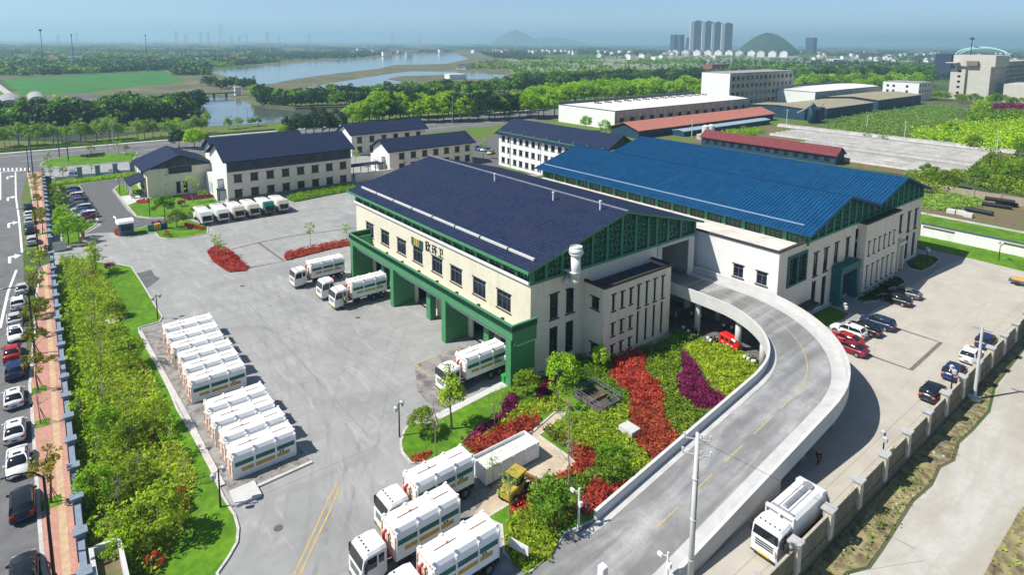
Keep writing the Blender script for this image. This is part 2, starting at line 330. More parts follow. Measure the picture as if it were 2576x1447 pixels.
# roads
sheet('road', [(60, -60), (60, -4.2), *W(tH, (330, 900)), *W(tE, (255, 600)), *W(tB, (230, 1000), (215, 700)), (-236, 1.2), (-240, 8), (-240, 400), (-283, 400), (-283, -60)], .03, asphalt)
sheet('verge', [(-289, -80), (-289, 400), (-283.2, 400), (-283.2, -80)], .05, pale)
b = strip([(-286, -80), (-286, 400)], .9, .9, .05); stuff(b.build('clipped_hedge', L_mid), 'long low clipped hedge along the river side of the road', 'hedge')
def mark(name, P, w_, m=white_line, z=.036, dash=None):
    bb = MB()
    for i in range(len(P) - 1):
        a = Vector(P[i]); c = Vector(P[i + 1]); ln = (c - a).length; d = (c - a).normalized(); nn = Vector((-d.y, d.x)) * w_ / 2; s = 0
        while s < ln:
            e = min(ln, s + (dash[0] if dash else ln)); p = a + d * s; q = a + d * e
            bb.quad((*(p - nn), z), (*(q - nn), z), (*(q + nn), z), (*(p + nn), z)); s += sum(dash) if dash else ln
    return struct(bb.build(name, m))
mark('lane_line', W(tB, (155, 440), (160, 700), (190, 900), (222, 1250)), .35)
mark('lane_line', W(tE, (165, 35), (80, 260), (0, 620)), .35); mark('lane_line', W(tB, (5, 440), (5, 720)), .3)
mark('lane_line', W(tB, (0, 440), (240, 425)), .6)
mark('lane_line', [(-262, -60), (-262, 400)], .3, dash=(6, 6)); mark('lane_line', [(-250, 10), (-250, 400)], .25); mark('lane_line', [(-275, -60), (-275, 400)], .25)
zb = MB()
for k in range(8):
    x = k * 42 - 10; q = W(tB, (x, 400), (x + 16, 398), (x + 17, 428), (x + 1, 430)); zb.poly([(*p, .037) for p in q])
struct(zb.build('zebra_crossing', white_line))
def arrow(f, cx, cy, k=1.25):
    bb = MB()
    for sh in (((-.35, -1.5), (.1, -1.5), (.1, -.05), (-.35, .2)), ((-.35, .2), (.1, -.05), (.6, -.05), (.6, .3), (-.2, .3)), ((.6, -.55), (1.6, .12), (.6, .8))):
        o = Vector(at(*f(cx, cy))); bb.poly([(o.x + y_ * 2.0 * k, o.y + x_ * .8 * k, .038) for x_, y_ in [(p[0], -p[1]) for p in sh]][::1])
    bb.f = [tuple(reversed(q)) for q in bb.f]
    return struct(bb.build('turn_arrow', white_line))
for c_ in ((80, 490), (85, 700), (95, 960), (105, 1300)): arrow(tB, *c_)
arrow(tB, 985, 640, .8)
bb = MB(); o = Vector(at(*tB(1155, 905))); bb.poly([(o.x - y_ * 1.6, o.y + x_ * .7, .052) for x_, y_ in ((-.15, -1.4), (.15, -1.4), (.15, .3), (.5, .3), (0, 1.5), (-.5, .3), (-.15, .3))][::-1]); struct(bb.build('straight_arrow', white_line))
# pavement beside the wall
def yw(x): return 1.35 + (-57 - x) * .0205     # line of the boundary wall
pvl = W(tH, (400, 1500), (370, 1400), (330, 900), (290, 300), (270, 0)) + W(tE, (310, 1430), (300, 1200), (345, 700), (350, 400), (395, 100)) + W(tB, (405, 1395))
pav = pvl + [(pvl[-1][0] - 1, yw(-138)), (-30, yw(-30))]
sheet('pavement', [(-30, pvl[0][1] - .3)] + pav, .15, paving, .15)
strip([(-30, pvl[0][1] - .3)] + pvl, .3, .17, 0).build('kerb', kerbm)['kind'] = 'structure'
pvu = W(tB, (395, 1225), (355, 1050), (340, 900), (325, 700), (300, 560), (275, 450))
sheet('pavement', pvu + [(pvu[-1][0], yw(-222)), (pvu[0][0], yw(-146))], .15, paving, .15)
strip(pvu, .3, .17, 0).build('kerb', kerbm)['kind'] = 'structure'
for x0, x1 in ((-137, -30), (-222, -147)):
    bb = MB(); n = 12
    for k in range(n):
        a = x0 + (x1 - x0) * k / n; c = x0 + (x1 - x0) * (k + 1) / n
        bb.quad((a, yw(a) - 1.35, .156), (c, yw(c) - 1.35, .156), (c, yw(c) - .8, .156), (a, yw(a) - .8, .156))
    struct(bb.build('tactile_strip', tactile))
# site surface
sheet('yard', [(-20.2, 0), (-20.2, 150), (-41.6, 150), (-41.6, 140), (-120, 140), (-205, 80), (-205, yw(-205) + .2), (-40, yw(-40) + .2)], .02, concrete)
sheet('side_yard', [(-20.2, 20), (-20.2, 149), (-41.5, 149), (-41.5, 82), (-33, 64), (-24.6, 60), (-24.6, 20)], .026, concrete_w)
sheet('shadowed_apron', [(-41.5, 81.8), (-37, 82), (-36.2, 100), (-36.2, 132), (-35, 143), (-41.5, 143)], .031, mat('shadowed_pavers', (.3, .29, .28), .9, .1, 2, world=True))  # grey paver sheet cut to the blue hall's cast shadow, shade painted in
def band(P, w_=.5, z=.032, m=None): return struct(strip(P, w_, z).build('drain_band', m or mat('drain_brick', (.16, .14, .13), .9, .3, 2, world=True)))
sheet('wet_stain', W(tE, (1360, 70), (1450, 50), (1520, 30), (1550, 90), (1610, 120), (1530, 180), (1480, 215), (1420, 190)), .036, asphalt_d)
for x_, y_ in ((250, 632), (265, 618), (263, 647), (610, 720), (900, 800), (700, 1330), (1480, 1400)):
    q_ = at(x_, y_); b = MB(); b.cyl((*q_, .02), (*q_, .045), .38, n=16); struct(b.build('manhole_cover', mat('iron_cover', (.12, .11, .1), .7, .3, 5)))
band(W(tG, (860, 835), (1440, 1040), (1740, 765), (1240, 600)), .55); band(W(tA, (-260, 1220), (20, 1150), (370, 1080), (650, 1045), (1000, 1000))); band(W(tA, (20, 1150), (280, 1340), (-60, 1400)))
for yy in (32, 38, 44, 50, 57, 64, 71): pass
for xx in (-22.6, -21.4): mark('joint_line', [(xx, 25), (xx, 145)], .05, mat('joint', (.3, .28, .24), .9, .1, 2), z=.034)
sheet('drive', W(tB, (620, 600), (800, 570), (1000, 530), (1395, 480), (1390, 560), (1180, 570), (1120, 620), (1180, 700), (1280, 830), (1370, 900), (1520, 915), (1760, 905), (1640, 970), (1400, 1010), (1150, 1045), (1020, 1050), (870, 1065), (810, 1090), (1020, 970), (985, 940), (640, 940)), .04, asphalt_d)
mark('kerb_line', W(tB, (790, 575), (985, 935)), .5, mat('pink_kerb', (.55, .4, .35), .8, .1, 2), z=.05)
tm = mat('tyre_rubber_marks', (.13, .13, .13), .9, .2, 2, world=True); N_, L_n = nodes_of(tm); mx_ = N_.new('ShaderNodeMixShader'); tp_ = N_.new('ShaderNodeBsdfTransparent'); ns_ = N_.new('ShaderNodeTexNoise'); ns_.inputs['Scale'].default_value = .7; g_ = N_.new('ShaderNodeNewGeometry'); L_n.new(g_.outputs['Position'], ns_.inputs['Vector']); mr_ = N_.new('ShaderNodeMapRange'); mr_.inputs[1].default_value = .35; mr_.inputs[2].default_value = .85; mr_.inputs[3].default_value = 0; mr_.inputs[4].default_value = .13; L_n.new(ns_.outputs[0], mr_.inputs[0]); L_n.new(mr_.outputs[0], mx_.inputs[0]); L_n.new(tp_.outputs[0], mx_.inputs[1]); L_n.new(N_['Principled BSDF'].outputs[0], mx_.inputs[2]); L_n.new(mx_.outputs[0], N_['Material Output'].inputs[0])
def bez(P, n=14): a, c, d = [Vector(p) for p in P]; return [a * (1 - t) ** 2 + c * 2 * t * (1 - t) + d * t * t for t in [k / n for k in range(n + 1)]]
for k, P in enumerate((((900, 1447), (900, 1100), (1010, 820)), ((860, 1447), (800, 1050), (940, 760)), ((760, 1447), (900, 1200), (700, 700)), ((640, 1400), (820, 1150), (620, 640)), ((930, 1300), (850, 900), (400, 660)), ((1040, 930), (820, 900), (560, 760)), ((1010, 860), (760, 820), (430, 640)), ((700, 760), (560, 640), (300, 620)), ((1060, 1000), (880, 1080), (820, 1447)), ((840, 760), (700, 640), (640, 600)), ((450, 700), (420, 620), (240, 640)))):
    cv = bez(D(*P)); bb = MB()
    for o_ in (-.9, .9):
        for i in range(len(cv) - 1):
            d0 = (cv[min(i + 1, len(cv) - 1)] - cv[i]).normalized(); nn = Vector((-d0.y, d0.x)); a, c = cv[i], cv[i + 1]; z_ = .0245 + k * .0011
            bb.quad((*(a + nn * (o_ - .2)), z_), (*(c + nn * (o_ - .2)), z_), (*(c + nn * (o_ + .2)), z_), (*(a + nn * (o_ + .2)), z_))
    struct(bb.build('tyre_marks', tm))
for P in (((2250, 1000), (2330, 900), (2440, 780)), ((2330, 1050), (2400, 900), (2480, 760)), ((2150, 1447 - 100), (2290, 1150), (2420, 960)), ((2320, 770), (2200, 800), (2200, 900))):
    cv = bez(D(*P)); struct(strip([tuple(p) for p in cv], .3, .0345).build('tyre_marks', tm))
for (x0, y0), (x1, y1) in (((-105, 20), (-60, 20)), ((-105, 26), (-56, 26)), ((-105, 32), (-60, 32)), ((-70, 12), (-70, 40)), ((-85, 20), (-85, 42)), ((-100, 14), (-100, 42)), ((-120, 12), (-120, 48)), ((-135, 16), (-135, 50)), ((-140, 26), (-105, 26)), ((-54, 12), (-54, 26))): mark('joint_line', [(x0, y0), (x1, y1)], .06, mat('slab_joint', (.2, .2, .19), .9, .1, 2), z=.0232)
def isle(P, m=grass, h=.12, kw=.22):
    sheet('lawn', P, h, m, h); k = strip(P, kw, h + .03, 0, closed=True); struct(k.build('kerb', kerbm))
strip_g = W(tB, (600, 1310), (830, 1310), (1000, 1350), (1180, 1370)) + W(tE, (1320, 10), (1420, 160), (1480, 260), (1560, 400), (1630, 510), (1600, 560), (1390, 620), (1400, 660), (1470, 820), (1570, 990), (1640, 1130), (1700, 1250), (1780, 1443)) + W(tH, (1600, 190), (1700, 370), (1800, 560), (1900, 790), (2000, 950), (2030, 1060), (2020, 1180), (1940, 1320), (1850, 1447)) + [(-46, 9.3), (-38, yw(-38) + .5), (-57, yw(-57) + .25), (-100, yw(-100) + .25)]
isle(strip_g)
hallg = W(tB, (1330, 545), (1190, 575), (1145, 620), (1210, 700), (1290, 790), (1370, 885), (1510, 905), (1900, 895), (2000, 900), (2190, 745), (2120, 640), (1500, 700), (1420, 600))
isle(hallg)
isle(W(tB, (1145, 1070), (1180, 1095), (1270, 1100), (1560, 1050), (1600, 1100), (1680, 1115), (1850, 1105), (2080, 1060), (2090, 990), (1980, 950), (1900, 920), (1540, 965), (1400, 1010), (1150, 1035)))
sheet('plaza', W(tB, (1210, 690), (1340, 670), (1480, 660), (1500, 720), (1370, 745), (1285, 775)), .14, pale)
isle(W(tB, (620, 955), (980, 935), (960, 975), (810, 1075), (800, 1140), (740, 1170), (625, 1200), (615, 1100)))
isle(W(tB, (430, 500), (560, 560), (600, 640), (640, 760), (700, 960), (610, 960), (560, 900), (500, 760)))
isle(W(tB, (400, 380), (430, 340), (520, 310), (700, 280), (1000, 262), (1380, 235), (1340, 325), (1000, 360), (800, 375), (600, 390)))
isle(W(tB, (560, 560), (1385, 470), (1390, 500), (1000, 535), (780, 575), (570, 600)))
sheet('gate_forecourt', W(tB, (410, 450), (430, 400), (1400, 330), (1400, 440), (560, 520)), .035, concrete)
isle(W(tG, (420, 490), (620, 400), (830, 480), (760, 545), (700, 565), (600, 620)))
isle(W(tG, (880, 340), (960, 300), (1280, 90), (1390, 150), (1270, 250), (1100, 350), (960, 370)))
isle(W(tC, (1370, 1340), (1490, 1260), (1680, 1290), (1730, 1330), (1640, 1400), (1550, 1440), (1420, 1410)), L_dark)
sheet('lawn', W(tC, (1530, 1080), (2576, 1290), (3000, 1390), (3000, 1560), (2576, 1440), (2000, 1300), (1500, 1190)), .1, grass, .1)
padm = mat('container_pad', (.2, .19, .18), .9, .2, .5, .05, world=True, col2=(.32, .3, .28)); overlay(padm, .9, .4, .5, (.1, .09, .08), .7)
pad = D((350, 832), (402, 815), (530, 800), (575, 880), (620, 960), (785, 1165), (585, 1255), (560, 1225), (470, 1050), (390, 905))
sheet('container_pad', pad, .04, padm); struct(strip(D((785, 1165), (585, 1255)), .35, .18, 0).build('kerb', kerbm)); struct(strip(D((352, 835), (395, 915), (470, 1050), (560, 1225)), .5, .16, 0).build('kerb', kerbm))
b = MB(); a_ = at(603, 1253); b.box(a_[0] - 1.1, a_[0] + 1.1, a_[1] - .6, a_[1] + 1.6, 0, .3); struct(b.build('concrete_step', pale))
mark('centre_line', D((740, 1447), (790, 1340), (825, 1260), (850, 1215)), .16, yellow_line); mark('centre_line', D((756, 1447), (800, 1350), (838, 1270), (855, 1225)), .16, yellow_line)
mark('bay_line', D((1043, 918), (1150, 875)), .15, yellow_line, z=.045); mark('bay_line', D((1043, 918), (1085, 950), (1140, 925)), .15, yellow_line, z=.045)
sheet('oil_stained_bay', D((1043, 918), (1150, 872), (1290, 900), (1100, 1040), (1050, 985)), .04, padm)
sheet('oil_stained_bay', D((1160, 1330), (1050, 1447), (1300, 1500), (1330, 1450), (1262, 1400), (1240, 1330), (1330, 1260), (1250, 1150), (1150, 1180)), .04, padm)
tan = mat('tan_pad', (.5, .42, .31), .9, .12, .6, world=True); overlay(tan, .8, .38, .5, (.4, .3, .2), .5)
sheet('tipping_pad', D((1225, 1255), (1311, 1103), (1341, 1090), (1395, 1042), (1425, 1040), (1400, 1072), (1360, 1098), (1452, 1168), (1405, 1212), (1290, 1265), (1225, 1305), (1165, 1330)), .05, tan)
sheet('walkway', D((1085, 1066), (1092, 1045), (1235, 975), (1290, 948), (1310, 955), (1235, 992)), .045, pale)
garden = D((1035, 1168), (1012, 1140), (1008, 1115), (1018, 1085), (1035, 1068), (1085, 1068), (1235, 990), (1333, 950), (1400, 938), (1518, 915), (1690, 850), (1700, 860), (1760, 878), (1870, 900), (1920, 935)) + [(-34.2, 66.5), (-33.2, 63), (-33.2, 36)] + D((1420, 1345), (1385, 1395), (1330, 1446), (1268, 1395), (1262, 1325), (1225, 1306), (1290, 1266), (1406, 1213), (1453, 1168), (1355, 1098), (1400, 1068), (1425, 1040), (1395, 1040), (1341, 1088), (1195, 1155), (1085, 1165))
isle(garden)
# outside the right boundary
weed = mat('rubble_weeds', (.1, .065, .045), .95, .35, 1.2, .3, world=True, col2=(.3, .27, .13), detail=10); overlay(weed, .35, .43, .52, (.36, .3, .15), .7); overlay(weed, .6, .55, .62, (.1, .2, .03), .0)
def edge(f, *p): return [at(*f(*q), -1.1) for q in p]
trk = edge(tJ, (700, 1447), (880, 1400), (1000, 1230), (1250, 830), (1410, 690), (1480, 540), (1600, 480), (1640, 330), (1760, 220), (1900, 60)) + edge(tG, (2300, 1200), (2576, 850))
verge_P = [(-19.3, 34), (-19.3, 140)] + [(p[0] - .3, p[1]) for p in reversed(trk)]
sheet('weed_verge', [(-19.8, 20)] + [(-19.8, 150)] + [(p[0] - .3, p[1]) for p in reversed(trk)] + [(trk[0][0], 20)], -1.06, weed)
sheet('dirt_road', [(trk[0][0], 15)] + trk + [(30, 130), (30, 15)], -1.07, rub)
vg = edge(tJ, (1850, 1447), (1950, 1240), (2050, 1080), (2150, 900), (2186, 870))
sheet('weed_verge', vg + [(vg[-1][0] + 6, vg[-1][1] + 5), (20, 20), (vg[0][0], 20)], -1.05, weed)
sheet('rear_car_park', D((1185, 352), (1256, 340), (1262, 425), (1215, 432), (1192, 408)), .04, asphalt_d)
sheet('compound_yard', [(-240, 76), (-166, 73.5), (-166, 89), (-168, 122), (-240, 128)], .025, concrete)
# ================================================================== RAMP
def ramp_pt(s):
    """centre line of the ramp: straight run then a quarter turn; returns x,y,dir,z"""
    L1, Rr = 27.0, 15.3
    if s < L1: x, y, a = -28.9, 34 + s, math.pi / 2
    elif s < L1 + Rr * math.pi / 2:
        t = (s - L1) / Rr; x, y, a = -28.9 - Rr + Rr * math.cos(t), 61 + Rr * math.sin(t), math.pi / 2 + t
    else: x, y, a = -28.9 - Rr - (s - L1 - Rr * math.pi / 2), 61 + Rr, math.pi
    z = .15 + .15 * max(0, s - 1.5); z = min(z, 4.3 + (z - 4.3) * .38) if z > 4.3 else z
    return x, y, a, min(z, 5.6)
rampT = thing('ramp', 'curved concrete vehicle ramp with solid parapets climbing into the green-trimmed hall', 'ramp', (-28.9, 34, 0))
ss = [0, 2, 4, 6, 8, 10, 12, 14, 16, 18, 20, 22, 24, 26] + [27 + k * 1.2 for k in range(21)] + [54, 58, 62, 66]
HW = 3.95
def rp(s, off, dz):
    x, y, a, z = ramp_pt(s); return (x + math.sin(a) * off, y - math.cos(a) * off, z + dz)
def ext(prof, m, name, s0=0, caps=True, close=True):
    b = MB(); ring = [[rp(s, o, dz) if not callable(dz) else rp(s, o, dz(s)) for o, dz in prof] for s in ss if s >= s0]
    b.loft(ring, 0, caps, close); return b.build(name, m, rampT)
ext([(-HW, 0), (-HW, -.7), (HW, -.7), (HW, 0)], deck, 'deck')
ext([(HW, 1.0), (HW, -.75), (HW + .3, -.75), (HW + .3, 1.0)], pale, 'parapet')
ext([(-HW - .3, .95), (-HW - .3, -.75), (-HW, -.75), (-HW, .95)], pale, 'parapet', 1.8)
ext([(HW - .02, .05), (HW - 1.5, .03)], mat('pale_gutter_band', (.5, .5, .49), .85, .1, .8, world=True, col2=(.42, .42, .41)), 'outer_band', caps=False, close=False); ext([(-HW + .75, .03), (-HW + .02, .05)], MATS['pale_gutter_band'], 'inner_band', caps=False, close=False)
b = MB()
for s in [k * 5.0 for k in range(1, 13)]:
    for q in range(5 if s < 22 else 8): b.quad(rp(s + q * .6, -.05, .012), rp(s + q * .6, .05, .012), rp(s + q * .6 + .6, .05, .012), rp(s + q * .6 + .6, -.05, .012))
b.f = [tuple(reversed(f)) for f in b.f]; b.build('centre_line', yellow_line, rampT)
b = MB()      # solid abutment below the low end
ring = [[(rp(s, -HW, 0)[0], rp(s, 0, 0)[1], 0), (rp(s, HW, 0)[0], rp(s, 0, 0)[1], 0), (rp(s, HW, 0)[0], rp(s, 0, 0)[1], max(.05, ramp_pt(s)[3] - .7)), (rp(s, -HW, 0)[0], rp(s, 0, 0)[1], max(.05, ramp_pt(s)[3] - .7))] for s in (0, 5, 10, 15, 18)]
b.loft(ring); b.build('abutment', pale, rampT)
for s, o in ((24, -2.6), (24, 2.8), (31, 2.9), (33, -2.4), (37, -3.1), (40, 2.9), (42.4, -3.1), (48.5, -3.1), (48, 2.8), (55.5, -3.1), (56, 2.8)):
    p = rp(s, o, 0); b = MB(); b.cyl((p[0], p[1], 0), (p[0], p[1], p[2] - .65), .42, n=14); b.build('column', pale, rampT, True)
sheet('driveway', [(-33.6, 34), (-24.2, 34), (-22, 20), (-44, 10), (-40, 24)], .06, deck)
sheet('driveway', [(-33.2, 33.8), (-24.4, 33.8), (-24.4, 35.5), (-33.2, 35.5)], .1, deck, .1)
b = MB(); a_ = Vector(at(1510, 1338)); c_ = Vector(at(1680, 1470)); d_ = (c_ - a_)
nn = Vector((-d_.y, d_.x)).normalized() * .28
b.poly([(*(a_ - nn), .115), (*(c_ - nn), .115), (*(c_ + nn), .115), (*(a_ + nn), .115)]); struct(b.build('drain_grate', mat('iron_grate', (.06, .06, .06), .7, .5, 12, world=True)))
mark('centre_line', D((1480, 1470), (1530, 1430)), .2, yellow_line, z=.07)
sheet('under_ramp_floor', [(-54.5, 69.5), (-45, 70), (-38, 68), (-37, 71), (-41, 78), (-41.6, 81.4), (-54.5, 81.4)], .05, asphalt_d)
# ================================================================== BUILDINGS
def facade(b, o, u, wd, z0, z1, holes, m=0, dep=.18, mr=None):
    """vertical wall sheet from o along unit vector u with rectangular openings [(u0,u1,z0,z1)] and reveals; outward normal = u rotated -90"""
    n = Vector((u[1], -u[0])); us = sorted({0, wd, *[h[0] for h in holes], *[h[1] for h in holes]}); zs = sorted({z0, z1, *[h[2] for h in holes], *[h[3] for h in holes]})
    P = lambda a, z, d=0: (o[0] + u[0] * a - n.x * d, o[1] + u[1] * a - n.y * d, z)
    for i in range(len(us) - 1):
        for j in range(len(zs) - 1):
            ca, cz = (us[i] + us[i + 1]) / 2, (zs[j] + zs[j + 1]) / 2
            if any(h[0] < ca < h[1] and h[2] < cz < h[3] for h in holes): continue
            b.quad(P(us[i], zs[j]), P(us[i + 1], zs[j]), P(us[i + 1], zs[j + 1]), P(us[i], zs[j + 1]), m)
    mr = m if mr is None else mr
    for a, c, e, f in holes:
        b.quad(P(a, e), P(a, f), P(a, f, dep), P(a, e, dep), mr); b.quad(P(c, f), P(c, e), P(c, e, dep), P(c, f, dep), mr)
        b.quad(P(a, f), P(c, f), P(c, f, dep), P(a, f, dep), mr); b.quad(P(c, e), P(a, e), P(a, e, dep), P(c, e, dep), mr)
WCACHE = {}
def window(parent, o, u, a, c, e, f, style='dark', dep=.15, trim=True, name='window'):
    """a framed window filling the opening; own pane and trim as sub parts"""
    wd, ht = round(c - a, 2), round(f - e, 2); key = (wd, ht, style, trim)
    if key not in WCACHE:
        fm = {'dark': frame, 'grey': frame_w, 'green': green}[style]; b = MB(); t = .07
        b.box(0, wd, -.05, .03, 0, t); b.box(0, wd, -.05, .03, ht - t, ht); b.box(0, t, -.05, .03, t, ht - t); b.box(wd - t, wd, -.05, .03, t, ht - t)
        if wd > .8:
            nv = 2 if wd < 2 else 3
            for k in range(1, nv): b.box(wd * k / nv - .03, wd * k / nv + .03, -.04, .02, t, ht - t)
        nz = max(1, round(ht / 1.9)); zz = [ht * .74] if nz == 1 else [ht * k / nz for k in range(1, nz)]
        for z in zz: b.box(t, wd - t, -.045, .025, z - .03, z + .03)
        g = MB().quad((t, -.0, t), (wd - t, 0, t), (wd - t, 0, ht - t), (t, 0, ht - t)).mesh('pane', glass)
        s = MB(); s.box(-.18, wd + .18, -.26, -.151, ht, ht + .14); s2 = MB(); s2.box(-.18, wd + .18, -.28, -.151, -.13, 0)
        WCACHE[key] = (b.mesh('window', fm), g, s.mesh('lintel', trimd), s2.mesh('sill', trimd))
    w0, g0, s0, s1 = WCACHE[key]; n = Vector((u[1], -u[0])); pl = wloc(parent)
    x, y = o[0] + u[0] * a - n.x * dep, o[1] + u[1] * a - n.y * dep
    q = link(name, w0, parent, (x - pl[0], y - pl[1], e - pl[2]), math.atan2(u[1], u[0])); link('pane', g0, q)
    if trim: link('lintel', s0, q); link('sill', s1, q)
    return q
def wall_with(b, parent, o, u, wd, z0, z1, wins, style='dark', trim=True, m=0):
    facade(b, o, u, wd, z0, z1, wins, m)
    for h in wins: window(parent, o, u, *h, style=style, trim=trim)
XP, XM, YP, YM = (0, 1), (0, -1), (-1, 0), (1, 0)      # u vectors whose outward normals are +X, -X, +Y, -Y
def roof(parent, x0, x1, prof, m, th=.28, axis='x', name='roof', ribs=None, m2=None):
    """roof sheet of given (cross,z) profile extruded along an axis"""
    b = MB(); T = (lambda a, c, z: (a, c, z)) if axis == 'x' else (lambda a, c, z: (c, a, z))
    up = [(c, z) for c, z in prof]; dn = [(c, z - th) for c, z in reversed(prof)]; ring = up + dn
    r0 = [T(x0, c, z) for c, z in ring]; r1 = [T(x1, c, z) for c, z in ring]
    if axis != 'x': r0, r1 = r1, r0
    n = len(ring); b.add(r0 + r1, [(j, i, n + i, n + j) for i in range(n) for j in [(i + 1) % n]])
    k = len(prof)
    for i in range(k - 1):   # end caps as quads
        for rr, fl in ((r0, 0), (r1, 1)):
            q = [rr[i], rr[i + 1], rr[n - 2 - i], rr[n - 1 - i]]; b.poly(q if fl == 0 else q[::-1], 1 if m2 else 0)
    r = b.build(name, [m, m2] if m2 else m, parent)
    if ribs:
        b = MB(); x = x0 + ribs / 2
        while x < x1:
            for i in range(k - 1):
                (c0, z0), (c1, z1) = prof[i], prof[i + 1]
                v = [T(x - .045, c0, z0 - .02), T(x + .045, c0, z0 - .02), T(x + .045, c1, z1 - .02), T(x - .045, c1, z1 - .02)]
                v += [(p[0], p[1], p[2] + .11) for p in v]; b.add(v, [(4, 5, 6, 7), (0, 1, 5, 4), (1, 2, 6, 5), (2, 3, 7, 6), (3, 0, 4, 7)])
            x += ribs
        b.build('standing_seams', m, r)
    return r
def gable_wall(b, X, prof, zb, m=0, flip=False, axis='x'):
    for i in range(len(prof) - 1):
        (c0, z0), (c1, z1) = prof[i], prof[i + 1]
        q = [(X, c0, zb), (X, c1, zb), (X, c1, z1), (X, c0, z0)] if axis == 'x' else [(c1, X, zb), (c0, X, zb), (c0, X, z0), (c1, X, z1)]
        b.poly(q[::-1] if flip else q, m)
def zprof(prof, c):
    for i in range(len(prof) - 1):
        (c0, z0), (c1, z1) = prof[i], prof[i + 1]
        if c0 <= c <= c1: return z0 + (z1 - z0) * (c - c0) / (c1 - c0)
    return prof[-1][1]
def lattice_gable(parent, X, prof, zb, posts, step=1.2):
    """carved screen: backing, upright posts and pattern bars following the gable"""
    c0, c1 = prof[0][0], prof[-1][0]
    b = MB(); gable_wall(b, X - .25, prof, zb); b.build('gable_backing', green_d, parent)
    b = MB()
    for c in posts: z = zprof(prof, c) - .3; b.box(X - .24, X + .05, c - .22, c + .22, zb, z)
    b.box(X - .24, X + .06, c0, c1, zb - .22, zb + .12); b.build('gable_posts', green_g, parent)
    b = MB(); rr = random.Random(int(X * 7))
    for k in range(len(posts) - 1):
        a, c = posts[k] + .35, posts[k + 1] - .35; n = max(2, round((c - a) / step)); st = (c - a) / n; z = zb + .35
        row = 0
        while z < zprof(prof, (a + c) / 2) - .5:
            for q in range(n):
                y = a + q * st; zt = min(zprof(prof, y), zprof(prof, y + st)) - .4
                if z + st > zt: continue
                if (q + row) % 2:   # cross motif
                    b.box(X - .2, X - .08, y + st * .44, y + st * .56, z, z + st); b.box(X - .195, X - .085, y, y + st, z + st * .44, z + st * .56)
                else:
                    b.box(X - .19, X - .09, y + st * .15, y + st * .85, z + st * .15, z + st * .27); b.box(X - .19, X - .09, y + st * .15, y + st * .85, z + st * .73, z + st * .85)
                    b.box(X - .185, X - .095, y + st * .15, y + st * .27, z + st * .27, z + st * .73); b.box(X - .185, X - .095, y + st * .73, y + st * .85, z + st * .27, z + st * .73)
            z += st; row += 1
    b.build('lattice', lattice, parent)
def clerestory(parent, x0, x1, y, z0, z1, n, m=green):
    b = MB(); b.quad((x0, y + .2, z0), (x1, y + .2, z0), (x1, y + .2, z1), (x0, y + .2, z1)); gl = b.build('clerestory_glazing', mat('dark_green_glass', (.012, .05, .045), .25, .4, 2, spec=.6), parent)
    b = MB(); d = (x1 - x0) / n
    for k in range(n + 1): x = x0 + k * d; b.box(x - .28, x + .28, y - .08, y + .19, z0, z1)
    for k in range(n):
        for q in (1, 2, 3): x = x0 + (k + q / 4) * d; b.box(x - .03, x + .03, y + .05, y + .15, z0, z1)
    b.box(x0, x1, y + .04, y + .16, (z0 + z1) / 2 - .03, (z0 + z1) / 2 + .03)
    b.build('clerestory_posts', m, parent)
# ---------------- hall with green portico
A = thing('transfer_hall', 'large cream hall with wide navy tiled roof, green truck portico and green carved gable', 'hall', (-79, 63, 0))
AX0, AX1, AY0, AY1 = -103.6, -54.6, 47.0, 80.0
b = MB(); holes = []
fins = [-97.7, -83.2, -68.4, -54.2]
wx = [-98.2, -92.5, -86.8, -81.6, -76.0, -70.9, -65.3, -59.9]
wn = [(x - AX0 - 1.45, x - AX0 + 1.45, 6.65, 9.1) for x in wx]
doors = [(x0 - AX0, x1 - AX0, .02, 5.1) for x0, x1 in ((-96.6, -91), (-89.6, -84.6), (-82, -76.6), (-75, -69.6), (-67, -62), (-60.8, -55.8))]
facade(b, (AX0, AY0), YM, AX1 - AX0, 0, 12, wn + doors, 0, .3); b.build('front_wall', cream, A)
for h in wn: window(A, (AX0, AY0), YM, *h, style='grey', dep=.2, trim=True)
b = MB(); tall = [(3.2, 4.6, .6, 5.2), (3.2, 4.6, 6.3, 9.6), (6.0, 7.4, .9, 5.2), (6.0, 7.4, 6.3, 9.6)]
facade(b, (AX1, AY0), XP, AY1 - AY0, 0, 12, tall + [(25.0, 31.6, 0, 11.2)], 0, .18)
b.quad((AX0, AY1, 0), (AX0, AY0, 0), (AX0, AY0, 12), (AX0, AY1, 12)); b.quad((AX1, AY1, 0), (AX0, AY1, 0), (AX0, AY1, 12), (AX1, AY1, 12))
b.build('gable_wall', render_, A)
for h in tall: window(A, (AX1, AY0), XP, *h, style='dark', trim=h[3] > 6)
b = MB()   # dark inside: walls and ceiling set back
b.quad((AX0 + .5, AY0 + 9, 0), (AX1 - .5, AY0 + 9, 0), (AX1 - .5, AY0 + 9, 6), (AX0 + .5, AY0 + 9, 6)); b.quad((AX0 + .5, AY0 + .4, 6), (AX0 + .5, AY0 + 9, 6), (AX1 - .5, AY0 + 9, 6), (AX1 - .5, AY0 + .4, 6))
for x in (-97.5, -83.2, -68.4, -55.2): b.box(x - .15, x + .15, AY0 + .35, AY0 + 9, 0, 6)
b.box(-70, -69.8, AY0 + 24.5, AY1 - .3, 5, 12); b.box(-69.8, AX1 - .3, AY0 + 24.4, AY0 + 24.6, 5.7, 12); b.build('interior_partition', dark, A)
